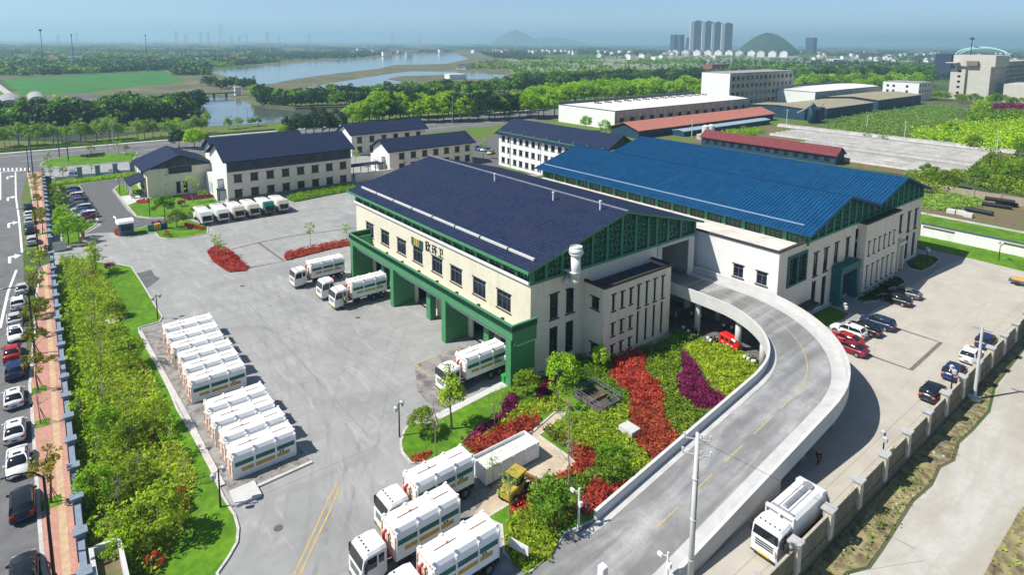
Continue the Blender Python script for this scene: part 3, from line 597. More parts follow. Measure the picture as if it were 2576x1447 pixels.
b = MB(); b.box(AX1 - .1, AX1 + .12, 71.2, 72.2, 0, 12 - .4); b.box(AX1 - .1, AX1 + .15, 78.6, 80.1, 5.6, 11.6); b.box(AX1 - .3, AX1 + .1, 71.4, 79.4, 11.2, 11.9); b.build('ramp_portal', pale, A)
aprof = [(45.95, 13.85), (63.4, 18.35), (81.3, 13.8)]
rA = roof(A, -104.9, -53.7, aprof, navy, .3, m2=green)
b = MB(); b.box(-104.9, -53.7, 63.25, 63.55, 18.36, 18.5); b.build('ridge_cap', mat('ridge_cap', (.2, .21, .26), .7, .2, 3), rA)
b = MB()   # snow guard / gutter board near the eave
x = -103.2
while x < -55.5:
    e = min(x + 5.8, -55.2); b.box(x, e, 47.9, 48.2, 14.38, 14.66); x = e + .35
b.build('roof_rail', pale, rA)
b = MB(); b.box(-104.9, -53.7, 45.8, 45.95, 13.5, 13.86); b.build('eave_gutter', green, rA)
for x, y in ((-81, 61.5), (-66, 61), (-57.5, 62)):
    b = MB(); z = zprof(aprof, y); b.cyl((x, y, z - .1), (x, y, z + 1.1), .12, n=8); b.cyl((x, y, z + 1.1), (x, y, z + 1.3), .2, n=8); b.build('roof_vent', whitew, rA)
clerestory(A, AX0, AX1, AY0 + .1, 12.0, 13.5, 17)
b = MB(); b.box(AX0 - .25, AX1 + .3, AY0 - .35, AY0 + .1, 11.75, 12.02); b.build('cornice', whitew, A)
lattice_gable(A, AX1 + .25, [(46.6, 13.95), (63.4, 18.1), (80.2, 14)], 12.0, [46.9, 49.3, 52.0, 54.8, 57.4, 60.2, 63.1, 66.0, 68.7, 70.6, 73.2, 76.3, 79.9])
b = MB(); gable_wall(b, AX0 - .1, [(46.9, 13.7), (63.4, 18), (80, 13.7)], 11.9, flip=True); b.build('rear_gable', green_d, A)
# portico
b = MB(); b.box(-98.2, -53.4, 43.2, 43.6, 6.2, 7.25); b.box(-98.2, -97.5, 43.6, 46.98, 5.4, 7.25); b.box(-54.1, -53.4, 43.6, 46.98, 5.4, 7.25)
b.box(-98.4, -53.2, 43.0, 43.3, 7.95, 8.12); b.box(-53.5, -53.2, 43.3, 46.98, 7.95, 8.12); b.box(-98.4, -98.1, 43.3, 46.98, 7.95, 8.12)
b.build('portico_beam', green, A)
b = MB(); b.box(-98.3, -53.3, 43.1, 43.3, 7.26, 7.94); b.box(-53.5, -53.3, 43.3, 46.98, 7.26, 7.94); b.box(-98.3, -98.1, 43.3, 46.98, 7.26, 7.94)
x = -98.2
while x < -53.4: b.box(x, x + .12, 43.02, 43.1, 7.26, 7.94); x += .32
b.build('ribbed_fascia', green_d, A)
b = MB(); b.box(-98, -53.5, 44.01, 46.98, 5.2, 5.35); b.build('portico_slab', pale, A)
for i, x in enumerate(fins):
    b = MB(); b.box(x - .5, x + .5, 43.25, 43.58, 0, 6.19); b.box(x - .5, x + .5, 43.58, 46.97, 0, 5.19)
    if i in (1, 2): b.box(x - 1.6, x - .51, 45.6, 46.96, 0, 5.19)
    f = b.build('portico_fin', green, A)
    if i in (1, 2):
        b = MB()
        for k, (yy, z) in enumerate(((45.9, 4.6), (46.6, 4.2))): b.cyl((x - 1.25 + k * .6, 45.59, z), (x - 1.25 + k * .6, 45.55, z), .28, n=14)
        b.box(x - 1.3, x - .7, 45.54, 45.59, 2.9, 3.6); b.build('traffic_sign', mat('white_red_sign', (.7, .55, .5), .5, .4, 3), f)
for x in (-90.3, -75.8, -61.4): b = MB(); b.box(x - .55, x + .55, 45.3, 46.3, 0, 5.19); b.build('portico_column', green, A)
b = MB()
for k in range(9): x = -95 + k * 4.9; b.box(x, x + .4, 43.32, 43.62, 7.95, 8.2)
b.build('portico_lamp', trimd, A)
# lettering: five coloured bars and three characters
def strokes(parent, segs, ox, oz, k, name, m, w_=.13):
    b = MB(); y0, y1 = AY0 - .1, AY0 - .005
    for i, (xa, za, xb, zb) in enumerate(segs):
        a = Vector((ox + xa * k, oz + za * k)); c = Vector((ox + xb * k, oz + zb * k)); d = (c - a).normalized(); nn = Vector((-d.y, d.x)) * w_ / 2; a -= d * w_ * .3; c += d * w_ * .3
        p = [a - nn, c - nn, c + nn, a + nn]; e = i * .003
        b.loft([[(q.x, y1, q.y) for q in p], [(q.x, y0 - e, q.y) for q in p]])
    return b.build(name, m, parent)
X_ = [(.2, 1, .1, .0), (.1, .62, .45, .62), (.3, .62, .3, 0), (.45, 1, .2, .95), (.1, .95, .1, .4), (.65, 1, .55, .7), (.6, .8, .95, .8), (.95, .8, .88, .62), (.75, .78, .72, .4), (.72, .4, .5, 0), (.72, .4, 1, 0)]
H_ = [(.05, .9, .4, .9), (.22, .9, .22, .15), (.05, .52, .38, .52), (.02, .1, .42, .22), (.5, .92, 1, .92), (.75, .92, .48, .45), (.74, .75, .74, 0), (.76, .6, 1, .35)]
WEI = [(.15, .92, .85, .92), (.85, .92, .82, .4), (.82, .4, .7, .42), (.45, .92, .45, .05), (.05, .05, .98, .05)]
for sg, ox in ((X_, -79.2), (H_, -77.4), (WEI, -75.6)): strokes(A, sg, ox, 9.45, 1.4, 'lettering', black, .1)
b = MB(); pal = [mat('logo_green', (.02, .1, .07), .5, .1, 2), mat('logo_gold', (.45, .3, .06), .5, .1, 2)]
for k in range(5): x = -83.4 + k * .68 + (.12 if k >= 2 else 0) + (.12 if k >= 3 else 0); b.box(x, x + .5, AY0 - .1, AY0 - .005, 9.3, 10.5, 1 if k in (1, 2) else 0)
b.build('logo_bars', pal, A)
# annex
b = MB(); AN = [(1.5, 2.05), (3.2, 3.75), (4.9, 5.45)]
hs = [(a, c, z0, z1) for a, c in AN for z0, z1 in ((.5, 1.9), (3.2, 4.9), (6.6, 8.8))] + [(a, a + .5, z0, z1) for a in (6.5, 8.2, 9.9, 11.6) for z0, z1 in ((.5, 5.2), (5.7, 8.9))]
facade(b, (-51.1, 56.3), XP, 13.6, 0, 10, hs); hs2 = [(1.3, 2.6, .6, 2.1), (1.3, 2.6, 6.8, 8.4)]
facade(b, (-54.58, 56.3), YM, 3.48, 0, 10, hs2); b.quad((-51.1, 69.9, 0), (-54.58, 69.9, 0), (-54.58, 69.9, 10), (-51.1, 69.9, 10))
an = b.build('stair_annex', render_, A)
for h in hs: window(an, (-51.1, 56.3), XP, *h, style='dark', trim=h[3] > 5.3 or h[3] < 5)
for h in hs2: window(an, (-54.58, 56.3), YM, *h, style='dark')
b = MB(); b.box(-54.57, -51.3, 56.5, 69.7, 9.5, 9.6); b.build('annex_roof', mat('dark_bitumen', (.05, .055, .075), .8, .3, 1), an)
b = MB(); b.box(-54.57, -50.9, 56.1, 56.45, 10, 10.3); b.box(-51.25, -50.9, 56.45, 69.75, 10, 10.3); b.box(-54.57, -50.9, 69.75, 70.1, 10, 10.3); b.build('annex_coping', trimd, an)
# exhaust duct on the gable
b = MB(); y = 52.8; b.tube([(-54.3, y, 11.2), (-53.6, y, 10.9), (-53.1, y, 11.1), (-52.8, y, 11.8), (-52.8, y, 14.6)], .62, 14); b.cyl((-52.8, y, 14.6), (-52.8, y, 15.1), .62, .95, 16); b.cyl((-52.8, y, 15.1), (-52.8, y, 15.7), .95, .8, 16)
b.cyl((-52.8, y, 15.7), (-52.8, y, 15.9), .8, .78, 16, cap=False); b.box(-54.3, -52.2, y - .9, y + .9, 12.6, 12.7)
b.build('exhaust_duct', mat('white_duct', (.7, .7, .68), .5, .08, 2), A, True)
b = MB(); b.tube([(-54.5, 55.6, 0), (-54.45, 55.6, 11.8)], .07); b.tube([(-55.2, 46.9, 0), (-55.2, 46.9, 6)], .06); b.build('downpipe', whitew, A)
# ---------------- blue-roofed hall
B = thing('sorting_hall', 'white hall under a twin-ridged bright blue metal roof beside the ramp', 'hall', (-72, 108, 0))
BX0, BX1 = -100, -41.6
b = MB()
hb = [(10.4, 11.8, .4, 5.2), (10.4, 11.8, 6.0, 9.7), (13.7, 15.1, .4, 5.2), (13.7, 15.1, 6.0, 9.7), (17.2, 18.6, 6.6, 9.9), (21.2, 22.6, 6.6, 9.9), (43.2, 44.6, 6.6, 9.8), (47.2, 48.6, .6, 5.2), (47.2, 48.6, 6, 9.8), (50.6, 52, .6, 5.2), (50.6, 52, 6, 9.8)]
port = [(17.6, 22.6, .03, 5.2), (24.6, 28.0, .03, 10.8), (41.2, 43.0, .03, 3.2), (2.7, 7.9, 6.4, 10.6)]
facade(b, (BX1, 81.5), XP, 53.5, 0, 12, hb + port)
b.quad((BX1, 135, 0), (BX0, 135, 0), (BX0, 135, 12), (BX1, 135, 12)); b.quad((BX0, 135, 0), (BX0, 81.5, 0), (BX0, 81.5, 12), (BX0, 135, 12)); b.build('gable_wall', render_, B)
for h in hb: window(B, (BX1, 81.5), XP, *h, style='dark', trim=h[3] > 5.5)
b = MB(); pw = [(90.9 - 1.3 + k * 3.4 - 38.3, 90.9 + .3 + k * 3.4 - 38.3, 6.6, 8.5) for k in (0, 1)]
pw = [(51.5, 53.1, 6.6, 8.5), (55.2, 56.8, 6.6, 8.5)]
facade(b, (BX0, 81.5), YM, BX1 - BX0, 0, 12, pw); b.build('podium_wall', whitew, B)
for h in pw: window(B, (BX0, 81.5), YM, *h, style='grey')
b = MB(); b.box(BX0, BX1 - .3, 81.8, 89.4, 11.3, 11.45); b.build('podium_roof', mat('podium_screed', (.6, .57, .5), .9, .12, .4, world=True, col2=(.66, .64, .6)), B)
overlay(MATS['podium_screed'], .35, .42, .5, (.4, .25, .17), .35)
b = MB(); b.box(BX0 - .1, BX1 + .15, 81.3, 81.8, 12, 12.2); b.box(BX1 - .35, BX1 + .15, 81.8, 135.1, 12, 12.2); b.build('parapet_coping', trimd, B)
bprof = [(88.2, 13.5), (100.9, 17.3), (112.4, 14.2), (123.9, 17.3), (136.2, 13.6)]
roof(B, -101.6, -40.4, bprof, blue, .3, ribs=.62, name='roof')
b = MB(); b.box(-100.5, -42.5, 90.0, 90.2, 14.15, 14.32); b.build('roof_rail', mat('blue_rail', (.25, .35, .5), .5, .1, 3), B)
clerestory(B, BX0, BX1, 89.4, 11.45, 13.45, 17)
lattice_gable(B, BX1 + .25, [(89.2, 13.6), (100.9, 17.05), (112.4, 14.05), (123.9, 17.05), (135.1, 13.75)], 12.1, [89.6, 92.1, 94.6, 97.2, 99.8, 102.4, 105, 107.4, 109.8, 112.4, 114.8, 117.2, 119.7, 122.2, 124.7, 127.3, 129.9, 132.4, 134.8], 1.15)
b = MB(); gable_wall(b, BX0, [(89.4, 13.5), (100.9, 16.9), (112.4, 13.9), (123.9, 16.9), (135, 13.5)], 11.4, flip=True); b.build('rear_gable', green_d, B)
b = MB(); b.box(BX1 - .1, BX1 + .2, 84.0, 89.6, 6.2, 6.5); b.box(BX1 - .1, BX1 + .2, 84.0, 89.6, 10.5, 10.8); b.box(BX1 - .1, BX1 + .2, 84, 84.35, 6.5, 10.5); b.box(BX1 - .1, BX1 + .2, 89.25, 89.6, 6.5, 10.5); b.box(BX1 - .1, BX1 + .2, 86.6, 87, 6.5, 10.5)
gw = b.build('lattice_window', mat('teal_trim', (.02, .13, .13), .6, .1, 1), B)
b = MB(); b.quad((BX1 - .15, 84.2, 6.4), (BX1 - .15, 89.4, 6.4), (BX1 - .15, 89.4, 10.6), (BX1 - .15, 84.2, 10.6)); b.build('pane', glass, gw); b = MB()
for k in range(9): b.box(BX1 - .1, BX1 + .02, 84.55 + k * .55, 84.62 + k * .55, 6.5, 10.5)
for k in range(7): b.box(BX1 - .1, BX1 + .01, 84.35, 89.25, 6.9 + k * .55, 6.96 + k * .55)
b.build('lattice', green_d, gw)
b = MB(); b.box(BX1 - .1, BX1 + 1.5, 98.3, 99.3, 0, 5.2); b.box(BX1 - .1, BX1 + 1.5, 104.1, 105.1, 0, 5.2); b.box(BX1 - .1, BX1 + 1.6, 98.2, 105.2, 5.2, 6.3); p_ = b.build('entrance_portal', MATS['teal_trim'], B)
b = MB(); b.quad((BX1 - .6, 99, 0), (BX1 - .6, 104.4, 0), (BX1 - .6, 104.4, 5.3), (BX1 - .6, 99, 5.3)); b.build('roller_door', dark, p_)
b = MB(); b.quad((BX1 - .17, 106.1, 0), (BX1 - .17, 109.5, 0), (BX1 - .17, 109.5, 10.8), (BX1 - .17, 106.1, 10.8)); gz = b.build('glazed_strip', glass, B)
b = MB(); b.box(BX1 - .15, BX1 + .05, 106.1, 109.5, 8.5, 9.1); b.box(BX1 - .15, BX1 + .05, 106.1, 109.5, 5.2, 5.8); b.build('balustrade', frame_w, gz)
b = MB(); b.quad((BX1 - .17, 122.6, 0), (BX1 - .17, 124.6, 0), (BX1 - .17, 124.6, 3.2), (BX1 - .17, 122.6, 3.2)); b.build('side_door', dark, B)
b = MB(); b.box(BX1, BX1 + 1.4, 122, 125.2, 5.0, 5.5); b.box(BX1, BX1 + 1.2, 122.2, 122.6, 0, 5); b.box(BX1, BX1 + 1.2, 124.6, 125, 0, 5); b.build('door_hood', render_, B)
b = MB(); u6 = [(1.2 + k * 2.1, 1.75 + k * 2.1) for k in range(6)]
hs = [(a, c, 6.2, 8.5) for a, c in u6] + [(a, c, .7, 4.3) for a, c in u6]
facade(b, (-40.3, 107.0), XP, 13.9, 0, 11.7, hs); b.quad((-41.58, 107, 0), (-40.3, 107, 0), (-40.3, 107, 11.7), (-41.58, 107, 11.7)); b.quad((-40.3, 120.9, 0), (-41.58, 120.9, 0), (-41.58, 120.9, 11.7), (-40.3, 120.9, 11.7)); b.quad((-41.58, 107, 11.7), (-40.3, 107, 11.7), (-40.3, 120.9, 11.7), (-41.58, 120.9, 11.7))
st = b.build('stair_block', render_, B)
for h in hs: window(st, (-40.3, 107.0), XP, *h, style='dark', trim=True)
b = MB(); b.box(-41.58, -40.1, 106.8, 121.1, 11.72, 12.0); b.build('block_coping', trimd, st)
b = MB(); b.box(BX1, BX1 + 1.6, 87.6, 91.4, 2.2, 2.6); b.build('awning', trimd, B)
b = MB(); b.box(-41.6, -41.3, 81.5, 135, 0, .35); b.build('plinth', pale, B)
# ---------------- generic houses of the compound
def block(name, label, cat, x0, x1, y0, y1, h, prof_axis, ov, rise, wm, rm, winsX=(), winsY=(), style='dark', trim=True, rth=.25, ribs=None, group=None, gab=None, flat=False):
    t = thing(name, label, cat, ((x0 + x1) / 2, (y0 + y1) / 2, 0), group=group)
    b = MB(); facade(b, (x1, y0), XP, y1 - y0, 0, h, list(winsX), 1 if wm is whitew else 0); facade(b, (x0, y0), YM, x1 - x0, 0, h, list(winsY))
    b.quad((x1, y1, 0), (x0, y1, 0), (x0, y1, h), (x1, y1, h)); b.quad((x0, y1, 0), (x0, y0, 0), (x0, y0, h), (x0, y1, h))
    wl = b.build('wall', [wm, render_], t)  # white houses: +X faces swap to warm render, their shaded tone painted in
    for k in winsX: window(t, (x1, y0), XP, *k, style=style, trim=trim)
    for k in winsY: window(t, (x0, y0), YM, *k, style=style, trim=trim)
    if flat:
        b = MB(); b.box(x0 - .1, x1 + .1, y0 - .1, y1 + .1, h, h + .25); b.build('roof', rm, t); return t
    if prof_axis == 'x':
        ym = (y0 + y1) / 2; pr = [(y0 - ov, h - ov * rise / ((y1 - y0) / 2) + .1), (ym, h + rise + .1), (y1 + ov, h - ov * rise / ((y1 - y0) / 2) + .1)]
        roof(t, x0 - ov, x1 + ov, pr, rm, rth, ribs=ribs)
        b = MB()
        for X, fl in ((x1 - .001, False), (x0 + .001, True)): gable_wall(b, X, [(y0, h), (ym, h + rise - .15), (y1, h)], h, flip=fl)
    else:
        xm = (x0 + x1) / 2; pr = [(x0 - ov, h - ov * rise / ((x1 - x0) / 2) + .1), (xm, h + rise + .1), (x1 + ov, h - ov * rise / ((x1 - x0) / 2) + .1)]
        roof(t, y0 - ov, y1 + ov, pr, rm, rth, axis='y', ribs=ribs)
        b = MB()
        for Y, fl in ((y0 + .001, False), (y1 - .001, True)): gable_wall(b, Y, [(x0, h), (xm, h + rise - .15), (x1, h)], h, axis='y', flip=not fl)
    b.build('gable', gab or wm, t); return t
def wrow(a0, a1, n, w_, z0, z1): return [(a0 + (a1 - a0) * k / (n - 1) - w_ / 2, a0 + (a1 - a0) * k / (n - 1) + w_ / 2, z0, z1) for k in range(n)]
# ---------------- compound buildings
C2 = block('office_building', 'three-storey office with dark blue top floor and navy roof behind the parked refuse trucks', 'office', -181, -164.5, 40.2, 73.4, 10.9, 'y', 1.0, 3.6, whitew, navy,
    winsX=wrow(2.6, 30.8, 8, 1.9, 1.0, 2.9) + wrow(2.6, 30.8, 8, 1.9, 4.9, 6.8), gab=whitew)
b = MB(); facade(b, (-164.2, 40.3), XP, 33, 7.9, 10.85, wrow(2.6, 30.6, 7, 2.7, 8.5, 10.2)); tf = b.build('top_floor_band', mat('dark_blue_cladding', (.03, .045, .09), .6, .15, 2), C2)
for h in wrow(2.6, 30.6, 7, 2.7, 8.5, 10.2): window(tf, (-164.2, 40.3), XP, *h, style='dark', trim=False, dep=.12)
b = MB(); b.box(-164.5, -164.2, 40.2, 73.4, 0, .9); b.build('plinth', mat('brown_stone', (.2, .16, .12), .85, .2, 2), C2)
b = MB(); b.box(-164.5, -164.35, 40.2, 73.4, 7.7, 7.9); b.build('string_course', trimd, C2)
b = MB(); facade(b, (-180, 38.7), YM, 12, 0, 5.6, [(4 + k * 1.2, 4.5 + k * 1.2, .8, 3.6) for k in range(3)]); b.box(-180, -168, 38.72, 40.15, 5.3, 5.6); b.quad((-168, 38.7, 0), (-168, 40.2, 0), (-168, 40.2, 5.6), (-168, 38.7, 5.6)); ed = b.build('entrance_block', whitew, C2)
b = MB(); b.box(-168.3, -166, 38.4, 40.1, 2.9, 3.2); b.cyl((-166.2, 38.6, 0), (-166.2, 38.6, 2.9), .12); b.cyl((-168, 38.6, 0), (-168, 38.6, 2.9), .12); b.build('porch', navy2, ed)
block('rear_office_building', 'navy-roofed white office half hidden behind the office with the dark blue top floor', 'office', -199, -186, 43, 68, 9.6, 'y', 1, 3.2, whitew, navy, winsY=[(5.6, 6.4, 7.6, 8.6), (6.9, 7.7, 7.6, 8.6)])
C1 = block('gatehouse_hall', 'white hall with navy roof and dark glazed triangular gable next to the guard booth', 'hall', -197.5, -181, 25, 40.2, 7.7, 'x', 1.1, 3.0, render_, navy,
    winsX=[(6.6, 7.6, .5, 3.4), (8.3, 9.3, .5, 3.4)], winsY=[(3, 4, 1, 6), (6, 11.5, 1.5, 6.2), (13.2, 14.2, 1, 6)], gab=mat('dark_blue_cladding', (.03, .045, .09)))
b = MB(); b.quad((-180.9, 27, 7.75), (-180.9, 38.2, 7.75), (-180.9, 34, 9.9), (-180.9, 31.2, 9.9)); gg = b.build('gable_glazing', glass, C1)
b = MB()
for y in (25.6, 27.6, 30.4, 32.6, 35, 38, 39.6): b.box(-180.95, -180.7, y - .12, y + .12, 7.7, 7.7 + max(.4, 3 - abs(y - 32.6) * .39))
b.box(-180.95, -180.72, 25, 30, 7.5, 7.8); b.box(-180.95, -180.72, 35.5, 40.2, 7.5, 7.8); b.build('gable_posts', MATS['dark_blue_cladding'], gg)
b = MB(); b.box(-181, -180.75, 30, 35.5, 5.8, 7.6)
for k in range(14): b.box(-180.76, -180.66, 30.1 + k * .4, 30.25 + k * .4, 5.8, 7.6)
b.build('slatted_panel', MATS['dark_blue_cladding'], C1)
b = MB(); b.quad((-194, 21.2, 3.5), (-183, 21.2, 3.5), (-183, 24.98, 4.8), (-194, 24.98, 4.8)); b.quad((-194, 24.98, 4.6), (-183, 24.98, 4.6), (-183, 21.2, 3.3), (-194, 21.2, 3.3)); b.quad((-183, 21.2, 3.3), (-183, 24.98, 4.6), (-183, 24.98, 4.8), (-183, 21.2, 3.5)); b.quad((-194, 21.2, 3.3), (-183, 21.2, 3.3), (-183, 21.2, 3.5), (-194, 21.2, 3.5)); pr = b.build('porch_roof', navy, C1)
b = MB()
for k in range(4): b.box(-193.4 + k * 3.3, -193 + k * 3.3, 21.5, 21.9, 0, 3.35)
b.build('porch_columns', whitew, pr)
b = MB(); b.box(-196.5, -181.5, 25.6, 25.85, 7.62, 7.8); b.build('roof_rail', pale, C1)
C4 = block('canteen_building', 'two-storey white building with navy roof right of the office, seven windows per floor', 'building', -181, -170, 88.5, 119.5, 7.6, 'y', 1.0, 2.7, whitew, navy,
    winsX=wrow(4.2, 29, 7, 1.9, .9, 2.9) + wrow(4.2, 29, 7, 1.9, 4.4, 6.2), winsY=[])
b = MB(); facade(b, (-180.5, 87.3), YM, 7.5, 0, 5.2, [(2 + k * 1.1, 2.5 + k * 1.1, .8, 3.8) for k in range(3)]); b.box(-180.5, -173, 87.32, 88.48, 5, 5.3); b.quad((-173, 87.3, 0), (-173, 88.5, 0), (-173, 88.5, 5.2), (-173, 87.3, 5.2)); b.build('entrance_block', whitew, C4)
block('rear_dormitory', 'long white building with navy roof standing behind the two-storey one', 'building', -216, -205, 92, 122, 8.2, 'y', 1.0, 2.8, whitew, navy, winsX=wrow(3, 27, 6, 1.9, 4.6, 6.6) + wrow(3, 27, 6, 1.9, 1.2, 3.2))
C5 = block('dormitory_block', 'three-storey white block with navy roof and dark green gable behind the blue-roofed hall', 'building', -162, -115, 124.7, 138.7, 11.3, 'x', 1.1, 3.8, whitew, navy,
    winsY=[h for z in (1.2, 4.8, 8.3) for h in wrow(2.4, 44.6, 15, 1.7, z, z + 1.7)], gab=green_d)
b = MB(); b.box(-162, -115, 124.5, 124.68, 11.05, 11.5)
for k in range(9): b.box(-161 + k * 5.7, -160.7 + k * 5.7, 124.4, 124.6, 11.5, 12.3)
b.build('green_cornice', green, C5)
for x in (-156, -141, -126): b = MB(); b.tube([(x, 124.55, 0), (x, 124.5, 11)], .09); b.build('downpipe', whitew, C5)
b = MB(); x0, x1 = -168.6, -163.2
t = thing('covered_walkway', 'low navy-roofed walkway on posts between the two white office buildings', 'walkway', (-172, 80, 0))
b.box(-176, -172, 74.6, 88, 3.3, 3.5); b.build('roof', navy, t)
for k in range(6): b = MB(); b.cyl((-172.3, 75.2 + k * 2.4, 0), (-172.3, 75.2 + k * 2.4, 3.3), .12, n=8); b.build('post', slate_d, t)
b = MB(); p0, p1 = at(893, 425), at(945, 419); b.box(-166.5, -166.2, 75.5, 87.5, 0, 2.4); b.box(-166.6, -166.1, 75.5, 87.5, 2.4, 2.55); tag(b.build('screen_wall', render_), 'low screen wall before the covered walkway between the white buildings', 'wall')
# guard booth
gx, gy = at(318, 590); t = thing('guard_booth', 'small dark blue guard booth with rounded white roof at the gate', 'booth', (gx, gy, 0))
b = MB(); b.cbox(gx - 1.3, gx + 1.3, gy - 1.3, gy + 1.3, .12, 2.7, .3); b.build('cabin', mat('booth_blue', (.04, .1, .17), .5, .1, 2), t)
b = MB(); b.cbox(gx - 1.7, gx + 1.7, gy - 1.7, gy + 1.7, 2.7, 3.2, .35); b.build('roof', whitew, t)
b = MB(); b.quad((gx + 1.31, gy - 1, 1.2), (gx + 1.31, gy + .9, 1.2), (gx + 1.31, gy + .9, 2.3), (gx + 1.31, gy - 1, 2.3)); b.quad((gx - 1, gy - 1.31, 1.2), (gx + 1, gy - 1.31, 1.2), (gx + 1, gy - 1.31, 2.3), (gx - 1, gy - 1.31, 2.3)); b.build('window', glass, t)
# refuse sorting shelter beside the booth
ax, ay = at(372, 583)
for k, (c, nm) in enumerate((((.05, .15, .18), 'teal'), ((.6, .35, .05), 'yellow'), ((.02, .04, .25), 'blue'))):
    b = MB(); b.cbox(ax - .5, ax + .5, ay + k * 1.3, ay + 1.1 + k * 1.3, .12, 1.5, .08); o = b.build('recycling_cabinet', mat('cabinet_' + nm, c, .5, .1, 2)); tag(o, f'{nm} recycling cabinet on the grass beside the guard booth', 'cabinet')
# ---------------- buildings beyond
white_roof = mat('white_membrane_roof', (.7, .68, .64), .8, .05, .3, world=True)
def shed(name, label, x0, x1, y0, y1, h, wallm, roofm, wX=(), wY=(), rise=1.0, back=True, cat='warehouse'):
    t = thing(name, label, cat, ((x0 + x1) / 2, (y0 + y1) / 2, 0)); b = MB()
    facade(b, (x1, y0), XP, y1 - y0, 0, h, list(wX)); b.quad((x1, y1, 0), (x0, y1, 0), (x0, y1, h), (x1, y1, h)); b.quad((x0, y1, 0), (x0, y0, 0), (x0, y0, h + .8), (x0, y1, h + .8)); b.build('side_wall', wallm, t)
    b = MB(); facade(b, (x0, y0), YM, x1 - x0, 0, h, list(wY)); b.build('end_wall', whitew, t)
    for k in wX: window(t, (x1, y0), XP, *k, style='dark', trim=True)
    for k in wY: window(t, (x0, y0), YM, *k, style='dark', trim=True)
    b = MB(); n = 8; pr = [(x1 - .4 - (x1 - x0 - 1.4) * i / n, h + .1 + rise * math.sin(math.pi * i / n)) for i in range(n + 1)]
    roofm2 = [(y0 + .4, y1 - .4)]
    for i in range(n): b.quad((pr[i][0], y0 + .4, pr[i][1]), (pr[i][0], y1 - .4, pr[i][1]), (pr[i + 1][0], y1 - .4, pr[i + 1][1]), (pr[i + 1][0], y0 + .4, pr[i + 1][1]))
    b.poly([(p[0], y0 + .4, p[1]) for p in pr][::-1]); r = b.build('roof', roofm, t, True)
    b = MB(); b.box(x0 - .2, x0 + .4, y0, y1, h + .2, h + 1.5); b.box(x1 - .3, x1 + .1, y0, y1, h, h + .25); b.box(x0 + .4, x1 - .3, y0 - .1, y0 + .3, h, h + .3); b.build('parapet', slate_d, t)
    return t, r
t, r = shed('long_warehouse', 'long stained warehouse, white roof with hooded vents, beyond the red tiled shed', -234, -195.5, 219, 336, 8.8, oldwall, white_roof, wrow(5, 110, 15, 3.0, 1.6, 5.2))
for k in range(13):
    b = MB(); y = 232 + k * 7.6
    for q in range(3): b.cyl((-217 - q * 2.2, y + q * .4, 9.6), (-217 - q * 2.2, y + q * .4, 10.6), .5, .75, 8)
    b.build('roof_vent', mat('vent_brown', (.22, .17, .14), .8, .2, 2), r)
D2 = block('factory_block', 'tall four-storey factory block with flat roof behind the white-roofed warehouse', 'factory', -244, -223, 358, 439, 21.6, 'x', 1, 1, oldwall, mat('grey_flat_roof', (.3, .29, .3), .9, .2, .5), winsX=[h for z in (1.5, 6.8, 12, 17) for h in wrow(4, 77, 14, 3.2, z, z + 2.6)], trim=False, flat=True)
b = MB(); b.quad((-244, 357.9, 0), (-223, 357.9, 0), (-223, 357.9, 21.5), (-244, 357.9, 21.5)); b.build('end_wall', whitew, D2)
t, r = shed('second_warehouse', 'second white-roofed warehouse right of the tall factory block', -231, -196.5, 418, 524, 8.7, oldwall, white_roof, wrow(5, 100, 14, 3.0, 2.2, 4.6))
block('white_corner_building', 'plain white four-storey building at the end of the warehouses', 'building', -190.8, -166.7, 513, 540, 13, 'x', 1, 1, whitew, MATS['grey_flat_roof'], winsY=[h for z in (2, 5.6, 9.4) for h in ((2.5, 4.2, z, z + 1.8), (6.5, 8.2, z, z + 1.8), (15.5, 17.2, z, z + 1.8))], winsX=wrow(3, 24, 5, 2.2, 6, 8) + wrow(3, 24, 5, 2.2, 10, 12), trim=False, flat=True)
teal = mat('teal_shed_wall', (.012, .05, .09), .7, .2, .5, world=True); tanr = mat('tan_shed_roof', (.3, .27, .18), .9, .12, .3, world=True)
block('teal_shed', 'dark teal shed with tan sloping roof in front of the second warehouse, the left one', 'shed', -186, -157, 349, 410, 5.6, 'y', .5, 1.2, teal, tanr, winsX=wrow(6, 55, 5, 3, 0.2, 3.4), trim=False)
block('teal_shed', 'dark teal shed with tan sloping roof in front of the white corner building', 'shed', -188, -158, 420, 492, 6.4, 'y', .5, 1.2, teal, tanr, winsX=wrow(6, 60, 7, 3, 0.2, 3.0), trim=False)
block('teal_shed', 'flat teal shed with tan roof beside the end of the long warehouse', 'shed', -190, -160, 330, 346, 6.5, 'y', .5, .8, teal, tanr)
t = thing('dust_collector', 'dark blue machine with silos and ducts standing between the sheds', 'machine', (-152, 322, 0)); b = MB(); b.cyl((-152, 322, 0), (-152, 322, 9), 1.6, n=14); b.cyl((-152, 322, 9), (-152, 322, 10.5), 1.6, .5, 14); b.build('silo', teal, t, True)
b = MB(); b.box(-156, -150, 325, 331, 0, 8); b.build('casing', teal, t); b = MB(); b.tube([(-152, 322, 10), (-152, 314, 8), (-154, 310, 6)], .4, 8); b.tube([(-153, 331, 7), (-153, 336, 9.5)], .4, 8); b.build('duct', steel, t)
block('red_tiled_shed', 'very long low shed with faded red clay tile roof before the long warehouse', 'shed', -187, -171, 207, 318, 3.8, 'y', .9, 2.6, teal, tile_red, winsX=wrow(5, 106, 16, 2, .4, 2.4), trim=False)
block('low_lean_to', 'low pale metal lean-to running beside the red tiled shed', 'shed', -169, -163, 228, 300, 2.4, 'y', .3, .5, teal, mat('pale_blue_metal', (.3, .4, .45), .5, .1, 1))
